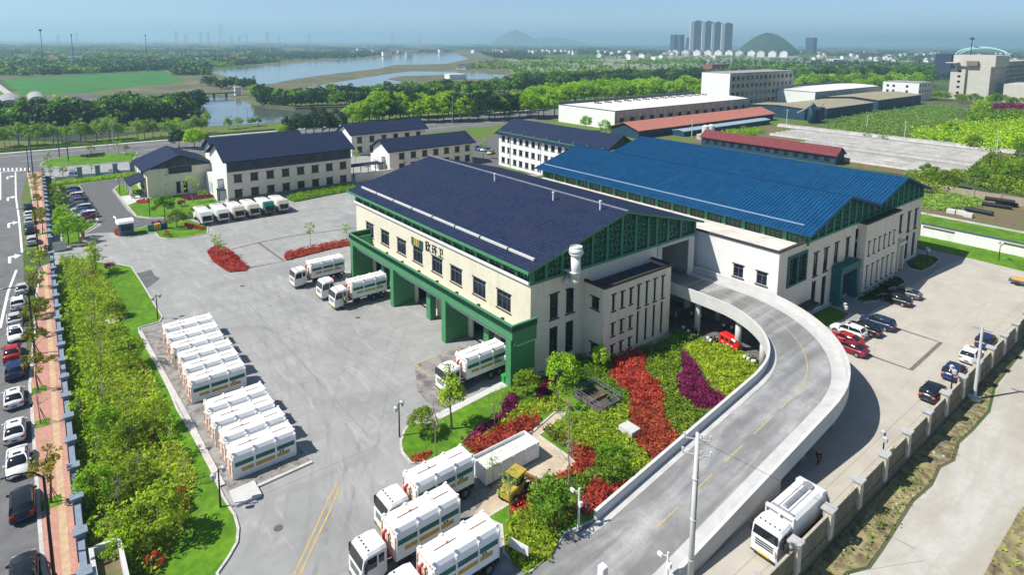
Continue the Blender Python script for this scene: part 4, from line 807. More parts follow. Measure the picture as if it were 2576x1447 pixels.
block('maroon_roof_shed', 'long narrow shed with maroon tile roof behind the blue-roofed hall', 'shed', -146, -93, 216, 222.5, 3.6, 'x', .6, 2.2, teal, tile_dk, winsY=wrow(3, 50, 14, 1.8, .8, 2.4), trim=False)
for k in range(2):
    x, y = -153.3, 229.5 + k * 4; b = MB(); b.cyl((x, y, 2.2), (x, y, 5.6), 1.5, n=16); b.cyl((x, y, 5.6), (x, y, 6.2), 1.5, .5, 16); o = b.build('water_tank', mat('tank_white', (.6, .6, .6), .5, .1, 2), smooth=False)
    tag(o, ('left' if k == 0 else 'right') + ' one of two upright white water tanks behind the maroon-roofed shed', 'water tank')
b = MB(); b.box(-156, -150.5, 227, 236, 0, 2.2); tag(b.build('tank_plinth', oldwall), 'low block carrying the two white water tanks', 'plinth')
# polytunnels
plast = mat('polytunnel_film', (.27, .26, .24), .5, .1, .3, world=True, col2=(.38, .37, .35), rnd=.22); overlay(plast, .5, .35, .5, (.22, .21, .19), .4, (2.5, .05, 1))
sheet('tunnel_ground', [(-160, 218), (-58, 218), (-66, 292), (-160, 292)], .03, soil)
def tunnel(x0, x1, y, r, h, lab):
    b = MB(); n = 8; ring = lambda x: [(x, y + r * math.cos(math.pi * i / n), h * math.sin(math.pi * i / n) ** .8) for i in range(n + 1)]
    k = max(2, int((x1 - x0) / 4)); rs = []
    for i in range(k + 1): rs.append([(p[0], p[1], p[2] * (1 + .012 * math.sin(i * 2.1))) for p in ring(x0 + (x1 - x0) * i / k)])
    b.loft(rs, 0, caps=False, close=False)
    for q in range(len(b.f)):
        if q % n in (0, n - 1): b.m[q] = 1  # lowest film strips in soil colour: splash, and valley shade painted between rows
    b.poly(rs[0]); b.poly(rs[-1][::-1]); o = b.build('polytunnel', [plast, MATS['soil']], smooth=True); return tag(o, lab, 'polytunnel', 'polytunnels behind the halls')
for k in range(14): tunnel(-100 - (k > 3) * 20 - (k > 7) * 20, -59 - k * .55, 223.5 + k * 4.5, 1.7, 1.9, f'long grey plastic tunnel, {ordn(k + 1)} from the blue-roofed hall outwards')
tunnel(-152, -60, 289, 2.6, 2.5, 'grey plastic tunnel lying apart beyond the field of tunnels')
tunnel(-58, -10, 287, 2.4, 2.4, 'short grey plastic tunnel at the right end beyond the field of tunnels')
for (x, y, r, h, l, lb) in ((25, 262, 7, 5, 28, 'nearer white arched greenhouse by the farm path'), (92, 250, 5, 4, 24, 'farther white arched greenhouse beyond the farm path')):
    c = at(x, y); n = 10; b = MB(); ring = lambda d: [(c[0] + d, c[1] + r * math.cos(math.pi * i / n), h * math.sin(math.pi * i / n)) for i in range(n + 1)]
    b.loft([ring(-l), ring(0), ring(l)], 0, False, False); b.poly(ring(l)[::-1]); b.poly(ring(-l)); tag(b.build('arched_greenhouse', plast), lb, 'greenhouse')
# hospital-like tower on the right
ET = thing('institution_tower', 'big pale seven-storey building with arched roof canopy at the right edge', 'building', (-150, 520, 0))
ew = mat('tower_render', (.52, .49, .43), .85, .06, .3, world=True)
b = MB(); b.box(-151, -137.2, 562, 640, 0, 25); b.box(-162, -152.5, 561, 640, 0, 22.6); b.box(-152.5, -151, 565, 640, 0, 25); b.box(-160, -152.5, 566, 640, 22.6, 25); b.box(-161.4, -135, 562.5, 598, 25.01, 33.3)
b.build('tower_wall', ew, ET)
b = MB(); facade(b, (-137.1, 562.1), XP, 38, 0, 25, hh_ := [h for z in (2, 5.5, 9, 12.5, 16, 19.5) for h in wrow(4, 34, 7, 2.6, z, z + 1.8)]); sw = b.build('side_wall', oldwall, ET)  # tower's +X side takes the browner stained wall, painting in its shade
for h in hh_: window(sw, (-137.1, 562.1), XP, *h, trim=False, style='dark')
b = MB(); facade(b, (-137, 600.1), XP, 100, 0, 28, [h for z in (2, 5.5, 9, 12.5, 16, 19.5, 23) for h in wrow(4, 96, 14, 3.6, z, z + 1.8)]); b.quad((-160, 600.1, 0), (-137, 600.1, 0), (-137, 600.1, 28), (-160, 600.1, 28)); b.box(-160, -137.4, 600.2, 700, 28, 28.3); wg = b.build('wing_wall', oldwall, ET)
for z in (2, 5.5, 9, 12.5, 16, 19.5, 23):
    for h in wrow(4, 96, 14, 3.6, z, z + 1.8): window(wg, (-137, 600.1), XP, *h, trim=False, style='dark')
for z in (5, 9.5, 13.5, 17.5, 21.5): b = MB(); b.box(-157.2, -155.4, 560.8, 560.99, z - 1, z + .6); b.build('stair_window', glass, ET)
b = MB(); b.box(-152, -145, 559.5, 562.45, 25.4, 29); b.build('terrace', mat('brown_stone', (.2, .16, .12)), ET); b = MB(); b.box(-164.5, -157, 556, 562.4, 27.2, 27.8); b.build('canopy', ew, ET)
b = MB(); rg = [(-147 - 16 * math.cos(math.pi * i / 16), 33 + 6.2 * math.sin(math.pi * i / 16)) for i in range(17)]
b.tube([(p[0], 572, p[1]) for p in rg], .5, 6); b.tube([(p[0], 580, p[1] - .6) for p in rg], .4, 6); b.build('roof_arch', mat('pale_cyan_steel', (.35, .6, .62), .4, .1, 2), ET)
b = MB(); b.tube([(-152, 567, 33), (-152, 567, 47)], .3, 6); b.box(-153.5, -150.5, 566.5, 567.5, 45, 46); b.build('mast', black, ET)
b = MB(); b.box(-128, -108, 560, 600, 0, 13); tag(b.build('low_clinic_wing', ew), 'low pale wing at the photo edge before the big seven-storey building', 'building')
b = MB(); x, y = far(2375, 900); b.box(x - 8, x + 8, y - 8, y + 8, 0, 30); tag(b.build('dark_tower', mat('dark_blue_cladding', (.03, .045, .09))), 'dark blue office slab left of the big pale building', 'building')
# far skyline
tw = mat('far_tower_facade', (.03, .06, .11), .6, .3, .05, world=True, stretch=(1, 1, 3)); tw2 = mat('far_tower_edge', (.45, .46, .48), .8, .05, .1)
for i, (px, wpx, top) in enumerate(((1746, 29, 53), (1773, 25, 54), (1796, 22, 56), (1822, 25, 58))):
    d = 2600; x, y = far(px, d); hh = 41 + (103.7 - top) * d / 1564; wv = wpx * d / 1564
    t = thing('apartment_tower', f'{ordn(i + 1)} from the left of four tall apartment towers on the skyline', 'tower', (x, y, 0), group='apartment towers on the skyline')
    u = Vector((RM[0][0], RM[0][1])).normalized(); v = Vector((-u.y, u.x)); P = lambda a, c: (x + u.x * a + v.x * c, y + u.y * a + v.y * c)
    b = MB(); b.prism([P(-wv * .22, -8), P(wv / 2, -8), P(wv / 2, 8), P(-wv * .22, 8)], 0, hh); b.prism([P(0, -4), P(wv * .3, -4), P(wv * .3, 4), P(0, 4)], hh, hh + 4)
    for k in range(3): a = -wv * .1 + k * wv * .22; b.prism([P(a, -8.8), P(a + 1.6, -8.8), P(a + 1.6, -8.02), P(a, -8.02)], 0, hh)
    b.build('facade', tw, t)
    b = MB(); b.prism([P(-wv / 2, -9), P(-wv * .221, -9), P(-wv * .221, 7), P(-wv / 2, 7)], 0, hh - 3); b.build('stair_shaft', tw2, t)
for i, (px, hh, wv) in enumerate(((1692, 62, 22), (1707, 62, 24), (1728, 50, 12), (2035, 52, 30))):
    x, y = far(px, 2700); b = MB(); b.prism([(x + a * wv / 2, y + c * wv / 2) for a, c in ((-1, -1), (1, -1), (1, 1), (-1, 1))], 0, hh + 12); tag(b.build('mid_rise_block', tw), ['hazy block at the far left of the skyline towers', 'hazy block just right of the leftmost skyline block', 'slim hazy block touching the first skyline tower', 'hazy block alone right of the round hill'][i], 'building')
wall_far = mat('far_white_wall', (.78, .76, .72), .8, .05, .1, rnd=.15); roof_far = mat('far_roof', (.09, .1, .14), .8, .2, .1, rnd=.3); roof_far2 = mat('far_roof_red', (.3, .12, .1), .8, .2, .1, rnd=.3)
hb_ = MB(); facade(hb_, (5, -6), XP, 12, 0, 7.5, []); hb_.box(-5, 4.98, -6, 6, 0, 7.5); gable_wall(hb_, -6, [(-5, 7.5), (0, 10.3), (5, 7.5)], 7.5, axis='y'); hw = hb_.mesh('wall', wall_far)
def farhouse(rm):
    b = MB()
    for sx in (-1, 1): b.quad((0, -6.6, 10.7), (0, 6.6, 10.7), (5.6 * sx, 6.6, 7.5), (5.6 * sx, -6.6, 7.5))
    b.quad((5.6, -6.6, 7.1), (5.6, -6.6, 7.5), (0, -6.6, 10.7), (0, -6.6, 10.3)); b.quad((-5.6, -6.6, 7.5), (-5.6, -6.6, 7.1), (0, -6.6, 10.3), (0, -6.6, 10.7))
    return b.mesh('roof', rm)
hrs = [farhouse(roof_far), farhouse(roof_far2)]
def fhouse(px, dist, lab, rz=None, sc=1., red=False, grp=None):
    x, y = far(px, dist); o = thing('village_house', lab, 'house', (x, y, 0), R_.uniform(-.5, .5) if rz is None else rz, grp); o.scale = (sc,) * 3
    link('wall', hw, o); link('roof', hrs[1 if red else 0], o)
rr = random.Random(5)
hx = sorted([rr.uniform(60, 640) for _ in range(34)])
for i, px in enumerate(hx): fhouse(px, rr.uniform(1150, 1900), f'{ordn(i + 1)} from the left of the small white gabled houses in the far left woods', sc=.9, red=rr.random() < .3, grp='village houses among the far left woods')
for i in range(11): fhouse(1697 + i * 27 + rr.uniform(-2, 2), 2050, f'{ordn(i + 1)} from the left of the row of white gabled houses below the skyline towers', rz=.4, sc=2.1, grp='white row houses below the skyline towers')
hx = sorted([rr.uniform(1200, 1690) for _ in range(36)])
for i, px in enumerate(hx): fhouse(px, rr.uniform(1500, 2600), f'{ordn(i + 1)} from left of the white houses between far hill and skyline towers', sc=1.3, red=rr.random() < .3, grp='white houses in the far middle')
hx = sorted([rr.uniform(1990, 2560) for _ in range(52)])
for i, px in enumerate(hx): fhouse(px, rr.choice([rr.uniform(1500, 2200), rr.uniform(2400, 3400)]), f'{ordn(i + 1)} from the left of the scattered white houses right of the round hill', sc=1.05, red=rr.random() < .25, grp='white houses right of the round hill')
hx = sorted([rr.uniform(880, 1200) for _ in range(14)])
for i, px in enumerate(hx): fhouse(px, rr.uniform(1700, 2600), f'{ordn(i + 1)} from the left of the tiny houses beyond the long bridge', sc=1.4, grp='houses beyond the bridge')
def lowbox(px, py, w_, d_, h, lab, m=wall_far, nm='white_building', cat='building'):
    x, y = at(px, py); b = MB(); b.box(x - w_ / 2, x + w_ / 2, y - d_ / 2, y + d_ / 2, 0, h); b.box(x - w_ / 2 - .4, x + w_ / 2 + .4, y - d_ / 2 - .4, y + d_ / 2 + .4, h, h + .5); tag(b.build(nm, m), lab, cat)
lowbox(2102, 160, 14, 55, 9, 'long cream box building standing alone in the middle distance'); lowbox(2238, 146, 14, 30, 10, 'small white building in the middle distance left of the big tower'); lowbox(1647, 152, 12, 12, 8, 'tiny pink-roofed house alone in the open fields'); lowbox(1809, 145, 14, 60, 7, 'low white shed in the far fields below the skyline towers')
lowbox(1146, 198, 10, 22, 5, 'small white pump house on the river island'); lowbox(598, 240, 3, 4, 6, 'white sluice tower on the canal bank', nm='sluice_tower', cat='tower'); lowbox(1800, 172, 20, 50, 7, 'long red-roofed shed beyond the factory block', roof_far2)
x, y = at(1162, 174); fh = thing('riverside_house', 'white house with dark roof on the spit between lake and channel', 'house', (x, y, 0), .9); fh.scale = (1.3, 1.7, .8); link('wall', hw, fh); link('roof', hrs[0], fh)
# bridges
br = thing('lake_bridge', 'long low bridge on many pillars at the far end of the lake', 'bridge', (*at(1080, 132), 0))
a_, c_ = Vector(at(925, 129)), Vector(at(1235, 129)); b = MB(); d_ = (c_ - a_); nn = Vector((-d_.y, d_.x)).normalized() * 6
b.prism([tuple(a_ - nn), tuple(c_ - nn), tuple(c_ + nn), tuple(a_ + nn)], 8, 10.5); b.build('deck', pale, br)
for k in range(34): p = a_ + d_ * (k + .5) / 34; b = MB(); b.box(p.x - 1.6, p.x + 1.6, p.y - 1.6, p.y + 1.6, 0, 8); b.build('pillar', pale, br)
br = thing('canal_bridge', 'small dark footbridge across the near canal', 'bridge', (*at(555, 243), 0)); a_, c_ = Vector(at(515, 246)), Vector(at(592, 242)); b = MB(); b.prism([(a_.x - 1.5, a_.y), (a_.x + 1.5, a_.y), (c_.x + 1.5, c_.y), (c_.x - 1.5, c_.y)], 2.5, 3.3); b.build('deck', slate_d, br)
for q in (.3, .7): p = a_ + (c_ - a_) * q; b = MB(); b.box(p.x - 1, p.x + 1, p.y - .6, p.y + .6, 0, 2.5); b.build('pier', slate_d, br)
# hills
def hill(px, dist, wpx, top, seed, m, lab):
    x, y = far(px, dist); wv = wpx * dist / 1564 / 2; hh = 41 + (103.7 - top) * dist / 1564; r = random.Random(seed); b = MB(); n, k = 28, 10; rings = []
    ph = [r.uniform(0, 6) for _ in range(6)]
    for j in range(k + 1):
        t_ = j / k; z = hh * max(0, 1 - t_ ** 1.7) ** 1.0
        rings.append([(x + wv * t_ * math.cos(a) * (1 + .08 * math.sin(a * 3 + ph[0])), y + wv * t_ * math.sin(a) * (1 + .08 * math.sin(a * 2 + ph[1])), z * (1 + .07 * math.sin(a * 5 + ph[2] + t_ * 4))) for a in [2 * math.pi * i / n for i in range(n)]])
    b.loft(rings[::-1], 0, caps=True); struct(b.build('hill', m, smooth=True)); 
hillm = mat('wooded_hill', (.012, .035, .012), .95, .3, .03, world=True, col2=(.035, .07, .025), detail=12)
hill(1925, 2900, 138, 82, 1, hillm, ''); hill(1295, 9500, 120, 78, 2, hillm, ''); hill(1380, 9800, 220, 93, 3, hillm, '')
rock = mat('quarry_rock', (.35, .28, .22), .9, .2, .03)
# pylons
def pylon(px, dist, h, lab, grp='lattice pylons on the horizon'):
    x, y = far(px, dist); t = thing('pylon', lab, 'pylon', (x, y, 0), group=grp); b = MB(); s = h * .09
    for a, c in ((-1, -1), (1, -1), (1, 1), (-1, 1)): b.cyl((x + a * s, y + c * s, 0), (x + a * .6, y + c * .6, h), .32, .2, 4)
    for k in range(6):
        z = h * k / 6; w0 = s * (1 - k / 6.5); w1 = s * (1 - (k + 1) / 6.5); b.cyl((x - w0, y - w0, z), (x + w1, y + w1, z + h / 6), .18, n=4); b.cyl((x + w0, y + w0, z), (x - w1, y - w1, z + h / 6), .18, n=4)
    b.build('mast', steel, t); b = MB()
    for z in (.72, .84, .95): b.cyl((x - h * .12, y - h * .16, h * z), (x + h * .12, y + h * .16, h * z), .4, n=4)
    b.build('cross_arm', steel, t)
for i, (px, d, top) in enumerate(((155, 2600, 95), (201, 2600, 92), (449, 2400, 86), (473, 2600, 92), (511, 2400, 88), (530, 2400, 88), (561, 2400, 70), (588, 2600, 94), (607, 2600, 94), (625, 2600, 90), (677, 2200, 86), (705, 2600, 92), (782, 2300, 88), (988, 2600, 86), (1056, 2700, 88), (1296, 2700, 72))):
    pylon(px, d, 41 + (103.7 - top) * d / 1564, f'{ordn(i + 1)} from the left of the lattice pylons on the horizon')
for i, (px, d, top) in enumerate(((112, 900, 90), (188, 900, 99), (373, 900, 98))):
    x, y = far(px, d); h = 41 + (103.7 - top) * d / 1564; t = thing('mast', ['tall thin mast with flat head above the far left village', 'thin mast, second from the left above the far village', 'thin mast, third from the left above the far village'][i], 'mast', (x, y, 0))
    b = MB(); b.cyl((x, y, 0), (x, y, h), .5, .3, 6); b.build('pole', slate_d, t); b = MB(); b.cyl((x, y, h), (x, y, h + 2), 1.5 if i == 0 else .7, n=8); b.build('head', slate_d, t)
# ================================================================== WALLS AND FENCES
def cap(b, x, y, s, z, m=0): b.box(x - s, x + s, y - s, y + s, z, z + .16, m)
LW = thing('boundary_wall', 'long blue-grey stone boundary wall with capped pillars along the brick pavement', 'wall', (-120, 2, 0))
b = MB(); n = 40
segs = [(-229, -147.5), (-136.5, -46)]
for x0, x1 in segs:
    k = max(1, int((x1 - x0) / 4.7)); dx = (x1 - x0) / k
    for i in range(k):
        a, c = x0 + i * dx, x0 + (i + 1) * dx; b.loft([[(a, yw(a) - .14, 0), (a, yw(a) + .14, 0), (a, yw(a) + .14, 2.0), (a, yw(a) - .14, 2.0)], [(c, yw(c) - .14, 0), (c, yw(c) + .14, 0), (c, yw(c) + .14, 2.0), (c, yw(c) - .14, 2.0)]])
    b2 = MB(); b2.loft([[(q, yw(q) - .22, 2.0), (q, yw(q) + .22, 2.0), (q, yw(q) + .22, 2.12), (q, yw(q) - .22, 2.12)] for q in (x0, x1)]); b2.build('coping', slate, LW)
    for i in range(k + 1):
        a = x0 + i * dx; p = MB(); p.box(a - .33, a + .33, yw(a) - .33, yw(a) + .33, 0, 2.45); cap(p, a, yw(a), .48, 2.45); p.build('pillar', slate, LW)
b.build('panel', slate_d, LW)
pl = thing('planter_box', 'white-rimmed stone planter at the near end of the blue-grey boundary wall', 'planter', (-46.5, 3.5, 0)); b = MB()
a_ = at(222, 1380, 2.3); x, y = a_[0] + 2, a_[1]; b.box(x - 2, x + 6, y, y + .3, 0, 2.3); b.box(x - 2, x + 6, y + 1.8, y + 2.1, 0, 2.3); b.box(x - 2, x - 1.7, y + .3, y + 1.8, 0, 2.3); b.build('rim', pale, pl); b = MB(); b.box(x - 1.7, x + 6, y + .3, y + 1.8, 0, 1.6); b.build('earth', soil, pl)
gt = thing('sliding_gate', 'grey metal gate bars folded back beside the guard booth entrance', 'gate', (-146, 5, 0)); b = MB()
for k in range(9): b.box(-146.8 + k * .22, -146.74 + k * .22, 3.5, 5.6, .15, 1.6)
b.build('gate_leaf', steel, gt)
for k in range(2):
    x, y = at(203 + k * 6, 612 - k * 14); b = MB(); b.box(x - .3, x + .3, y - .3, y + .3, 0, 1.3); tag(b.build('barrier_post', mat('orange_yellow', (.6, .3, .04), .5, .1, 2)), ('near' if k == 0 else 'far') + ' orange barrier post in the gate driveway', 'barrier post')
RW = thing('perimeter_wall', 'beige perimeter wall with capped pillars along the right side of the yard', 'wall', (-20, 85, 0))
rwall = mat('beige_brick_wall', (.2, .17, .12), .9, .1, 1.5, world=True, col2=(.27, .23, .17)); overlay(rwall, .7, .42, .56, (.07, .06, .04), .6, (1, 1, .3)); brick(rwall, 1, (.24, .21, .15), (.15, .13, .09), (.1, .09, .07), .4, .12, .02)
rp_ = mat('beige_pillar', (.5, .46, .38), .85, .1, 1.5, world=True); overlay(rp_, 1.5, .36, .46, (.3, .27, .22), .5, (1, 1, .3))
b = MB(); b.box(-20.1, -19.9, 28, 149, -1.1, 1.9); b.box(-20.16, -19.84, 28, 149, -1.1, .15); b.build('panel', rwall, RW)
b = MB(); y = 28.1
while y < 149: b.box(-20.1, -19.9, y, y + .13, 1.9, 2.0); y += .26
b.build('coping_teeth', rp_, RW)
ys = [33.6 + k * 5.62 for k in range(21)]
for y in ys: b = MB(); b.box(-20.35, -19.65, y - .35, y + .35, -.2, 2.35); p = b.build('pillar', rp_, RW); b = MB(); cap(b, -20, y, .5, 2.35); b.build('cap', mat('weathered_cap', (.42, .42, .42), .8, .1, 2, world=True), p)
WW = thing('white_wall', 'white wall with tile coping and small lattice openings behind the right lawn', 'wall', (-20, 151, 0))
b = MB(); facade(b, (-46, 150.6), YM, 60, 0, 2.6, [(.4 + k * 14, 6.2 + k * 14, 1.7, 2.3) for k in range(4)], dep=.3); b.build('panel', whitew, WW)
b = MB(); b.box(-46, 14, 150.5, 151.1, 2.6, 2.8); b.build('coping', slate_d, WW)
TW = thing('rough_wall', 'weathered tan wall in the scrub right of the blue-roofed hall', 'wall', (-44, 199, 0)); b = MB(); b.box(-62, 10, 199, 199.3, 0, 2.2); b.build('panel', mat('tan_block_wall', (.35, .29, .22), .9, .15, 1, world=True), TW)
for k in range(12): b = MB(); b.box(-61.6 + k * 6, -61.2 + k * 6, 198.8, 199.5, 0, 2.4); b.build('pillar', MATS['tan_block_wall'], TW)
for i, (p, q) in enumerate((((140, 462), (346, 440)),)):
    P0, P1 = Vector(at(*p)), Vector(at(*q))
    fw = thing('inner_wall', 'low white wall with blue-grey pillars behind the entrance car bays', 'wall', (*P0, 0)); b = MB(); d_ = (P1 - P0); nn = Vector((-d_.y, d_.x)).normalized() * .1
    b.prism([tuple(P0 - nn + Vector((-4, 0))), tuple(P1 - nn + Vector((-4, 0))), tuple(P1 + nn + Vector((-4, 0))), tuple(P0 + nn + Vector((-4, 0)))], 0, 1.2); b.build('panel', whitew, fw)
    for k in range(4): c = P0 + d_ * (.3 + k * .22) + Vector((-4, 0)); b = MB(); b.box(c.x - .6, c.x + .6, c.y - .6, c.y + .6, 0, 3.4); cap(b, c.x, c.y, .8, 3.4); b.build('pillar', slate, fw)
# ================================================================== LAMPS, POLES
def street_lamp(x, y, h, arm, lab, m=black, rz=0.):
    t = thing('street_lamp', lab, 'street lamp', (x, y, 0), rz); b = MB(); b.tube([(0, 0, 0), (0, 0, h * .9)], [.13, .09], 8); b.tube([(0, 0, h * .9), (0, -arm * .25, h * .97), (0, -arm * .7, h), (0, -arm, h)], .06, 6); b.cyl((0, 0, 0), (0, 0, .5), .2, n=8)
    link('pole', b.mesh('pole', m), t); b = MB(); b.cbox(-.14, .14, -arm - .7, -arm, h - .08, h + .06, .04); link('lamp_head', b.mesh('lamp_head', steel), t)
street_lamp(*at(137, 1462), 9.6, 2.4, 'curved black street lamp nearest the camera on the brick pavement'); street_lamp(*at(88, 893), 9.6, 2.4, 'curved black street lamp on the pavement beside the red car'); street_lamp(*at(98, 645), 9.6, 2.4, 'curved black street lamp by the gate, beyond the white saloon')
street_lamp(*at(73, 435), 9, 3, 'curved street lamp at the far zebra crossing')
for i, (x, y) in enumerate(((150, 396), (172, 405), (84, 447))): 
    px, py = at(x, y); b = MB(); b.cyl((px, py, 0), (px, py, 13), .18, .12, 8); b.box(px - .5, px + .5, py - .1, py + .1, 11.5, 11.7); tag(b.build('traffic_pole', slate_d), ['left tall dark pole on the corner lawn', 'right tall grey pole on the corner lawn', 'dark pole at the corner of brick pavement and crossing'][i], 'pole')
def yard_lamp(x, y, h, lab, two=True):
    t = thing('yard_lamp', lab, 'yard lamp', (x, y, 0), .5); b = MB(); b.cyl((0, 0, 0), (0, 0, h), .09, .06, 8); b.cyl((0, -.55, h - .15), (0, .55, h - .15), .035, n=6); link('post', b.mesh('post', black), t)
    for s in ((-1, 1) if two else (1,)): b = MB(); b.cyl((0, s * .55, h - .6), (0, s * .55, h - .15), .2, .26, 6); b.cyl((0, s * .55, h - .15), (0, s * .55, h + .0), .26, .03, 6); link('lantern', b.mesh('lantern', mat('lantern_glass', (.5, .5, .52), .3, .1, 3)), t)
for x, y, l in ((397, 804, 'above the rows of white containers'), (555, 1280, 'at the corner of container pad and hedge garden'), (586, 1030 * 0 + 545, 'between the palm bed and guard booth') if 0 else (377, 545, 'on the lawn before the gatehouse hall'), (302, 490, 'beside the gatehouse porch'), (2123, 828, 'by the entrance portal of the blue-roofed hall'), (2330, 672, 'in the planted island at the end of the blue-roofed hall'), (2512, 657, 'on the far right lawn before the white wall'), (1277, 962, 'at the right end of the green portico'), (1005, 1100, 'at the tip of the front garden')):
    yard_lamp(*at(x, y), 3.8 if y > 600 else 4.5, 'black two-lantern yard lamp ' + l)
for i, (X, Y) in enumerate(((-20.6, 63.2), (-20.7, 83.2), (-20.7, 118))): yard_lamp(X, Y, 3.6, 'black two-lantern yard lamp standing against the right perimeter wall, ' + ['nearest the white refuse truck', 'behind the nearest black hatchback', 'farthest along the wall'][i])
def park_lamp(x, y, h, lab):
    t = thing('road_lamp', lab, 'road lamp', (x, y, 0), .9, 'white twin-arm road lamps by the river road'); b = MB(); b.cyl((0, 0, 0), (0, 0, h), .16, .1, 6); link('pole', b.mesh('pole', steel), t); b = MB(); b.tube([(0, -2.2, h + .7), (0, 0, h - .2), (0, 2.2, h + .7)], .1, 5); link('arm', b.mesh('arm', steel), t)
for i, (x, y, h) in enumerate(((286, 375, 9), (624, 320, 9), (1122, 285, 10), (1138, 312, 13), (1320, 270, 10), (1486, 245, 11), (1740, 225, 11))): park_lamp(*at(x, y), h, f'{ordn(i + 1)} from the left of the pale road lamps before the river')
bx, by = at(1734, 1500); uh = 13.2
UP = thing('utility_pole', 'concrete utility pole with cross-arms and insulators in front of the ramp', 'utility pole', (bx, by, 0))
b = MB(); b.cyl((bx, by, 0), (bx, by, uh), .24, .14, 12)
for z in (3, 6.3, 9.6): b.cyl((bx, by, z), (bx, by, z + .08), .24, n=12)
b.build('pole', pale, UP, True)
for z, l in ((uh - .5, 1.1), (uh - 1.7, 1.2)):
    b = MB(); b.cyl((bx - l * .7, by - l * .5, z), (bx + l * .7, by + l * .5, z), .06, n=6); b.cyl((bx, by, z - .6), (bx + l * .45, by + l * .32, z), .03, n=5); ca = b.build('cross_arm', steel, UP)
    for s in (-.95, 0.3, .95): b = MB(); b.cyl((bx + s * l * .7, by + s * l * .5, z + .06), (bx + s * l * .7, by + s * l * .5, z + .4), .05, .09, 8); b.build('insulator', mat('porcelain', (.6, .6, .6), .3, .1, 2), ca)
b = MB(); b.tube([(bx + .17, by + .05, 0.2), (bx + .2, by, 10.6), (bx + .1, by, 11.4)], .03, 5); b.build('cable_conduit', black, UP)
b = MB(); p0 = Vector((bx, by, uh - .5)); p1 = Vector((bx + 9, by + 18, .2)); b.tube([p0 + (p1 - p0) * k / 8 for k in range(9)], .015, 4); b.build('stay_wire', black, UP)
def upole(x, y, h, lab, m=pale):
    t = thing('utility_pole', lab, 'utility pole', (x, y, 0)); b = MB(); b.cyl((x, y, -1.1), (x, y, h), .2, .13, 8); b.build('pole', m, t); b = MB(); b.box(x - .9, x + .9, y - .06, y + .06, h - .5, h - .38); b.build('cross_arm', steel, t); return t
x, y = at(2448, 1005, -1.1); upole(x + .1, y, 8.2, 'concrete pole outside the right wall beside the parked white car')
b = MB(); b.cyl((x + .1, y, -1.1), (x + .1, y, -.7), .7, n=14); tag(b.build('pole_footing', pale), 'round concrete footing of the pole outside the right wall', 'footing')
for i, (px, py, h) in enumerate(((1740, 345, 8), (2042, 310, 9), (1978, 320, 9), (2180, 330, 8), (2275, 350, 8), (2505, 400, 9))): upole(*at(px, py), h, f'{ordn(i + 1)} from the left of the thin poles in the fields behind the blue-roofed hall')
def cctv(x, y, h, lab):
    t = thing('camera_post', lab, 'camera post', (x, y, 0)); b = MB(); b.cyl((0, 0, 0), (0, 0, h), .11, .08, 8); link('post', b.mesh('post', whitew), t); b = MB(); b.cyl((0, 0, h - .3), (-.4, -.3, h - .3), .03, n=5); b.box(-.7, -.3, -.42, -.2, h - .42, h - .2); link('camera', b.mesh('camera', whitew), t)
    b = MB(); b.box(.05, .3, -.15, .15, h * .6, h * .6 + .4); link('control_box', b.mesh('control_box', whitew), t)
cctv(*at(1455, 1335), 3.9, 'white camera post at the foot of the ramp among red shrubs'); cctv(*at(1677, 1480), 3.0, 'white camera post at the bottom edge on the ramp driveway')
x, y = at(1515, 1475); b = MB(); b.cbox(x - .3, x + .3, y - .3, y + .3, 0, 1.7, .05); tag(b.build('barrier_machine', whitew), 'white barrier cabinet at the bottom edge of the driveway', 'cabinet')
t = thing('notice_board', 'small white notice board on posts at the tip of the green bed', 'sign', (*at(1305, 1410), 0), .3); b = MB(); b.box(-.9, .9, -.04, .04, .8, 1.6); link('board', b.mesh('board', whitew), t); b = MB(); b.box(-.8, -.7, -.03, .03, 0, .8); b.box(.7, .8, -.03, .03, 0, .8); link('legs', b.mesh('legs', trimd), t)
t = thing('small_sign', 'small dark sign on a thin post beside the foot of the ramp', 'sign', (*at(1475, 1318), 0)); b = MB(); b.cyl((0, 0, 0), (0, 0, 1.5), .03, n=6); link('post', b.mesh('post', trimd), t); b = MB(); b.box(-.25, .25, -.02, .02, 1.5, 1.9); link('panel', b.mesh('panel', slate_d), t)
# fenced sump
sx, sy = [sum(v) / 4 for v in zip(*W(tF, (620, 1290), (770, 1215), (995, 1335), (800, 1500)))]
S_ = thing('sunken_tank', 'open concrete sump with metal railing among the green shrubs', 'sump', (sx, sy, 0)); b = MB()
sx += .7; sy += .1
b.box(sx - 2.0, sx + 2.0, sy - 1.7, sy - 1.55, .1, .62); b.box(sx - 2.0, sx + 2.0, sy + 1.55, sy + 1.7, .1, .62); b.box(sx - 2.0, sx - 1.85, sy - 1.55, sy + 1.55, .1, .62); b.box(sx + 1.85, sx + 2.0, sy - 1.55, sy + 1.55, .1, .62); b.box(sx - .1, sx + .1, sy - 1.55, sy + 1.55, .1, .5); b.build('basin', mat('stained_concrete', (.13, .11, .09), .9, .3, 1.5), S_)
b = MB(); b.box(sx - 2, sx + 2, sy - 1.6, sy + 1.6, .1, .16); b.build('murky_water', mat('murky_water', (.1, .08, .06), .2, .3, 1), S_)
b = MB()
for z in (1.05, 1.4):
    b.tube([(sx - 2.1, sy - 1.7, z), (sx + 2.1, sy - 1.7, z), (sx + 2.1, sy + 1.7, z), (sx - 2.1, sy + 1.7, z), (sx - 2.1, sy - 1.7, z)], .03, 5)
for k in range(9):
    for s in (-1, 1): b.cyl((sx - 2.1 + k * .525, sy + 1.7 * s, .12), (sx - 2.1 + k * .525, sy + 1.7 * s, 1.4), .025, n=5)
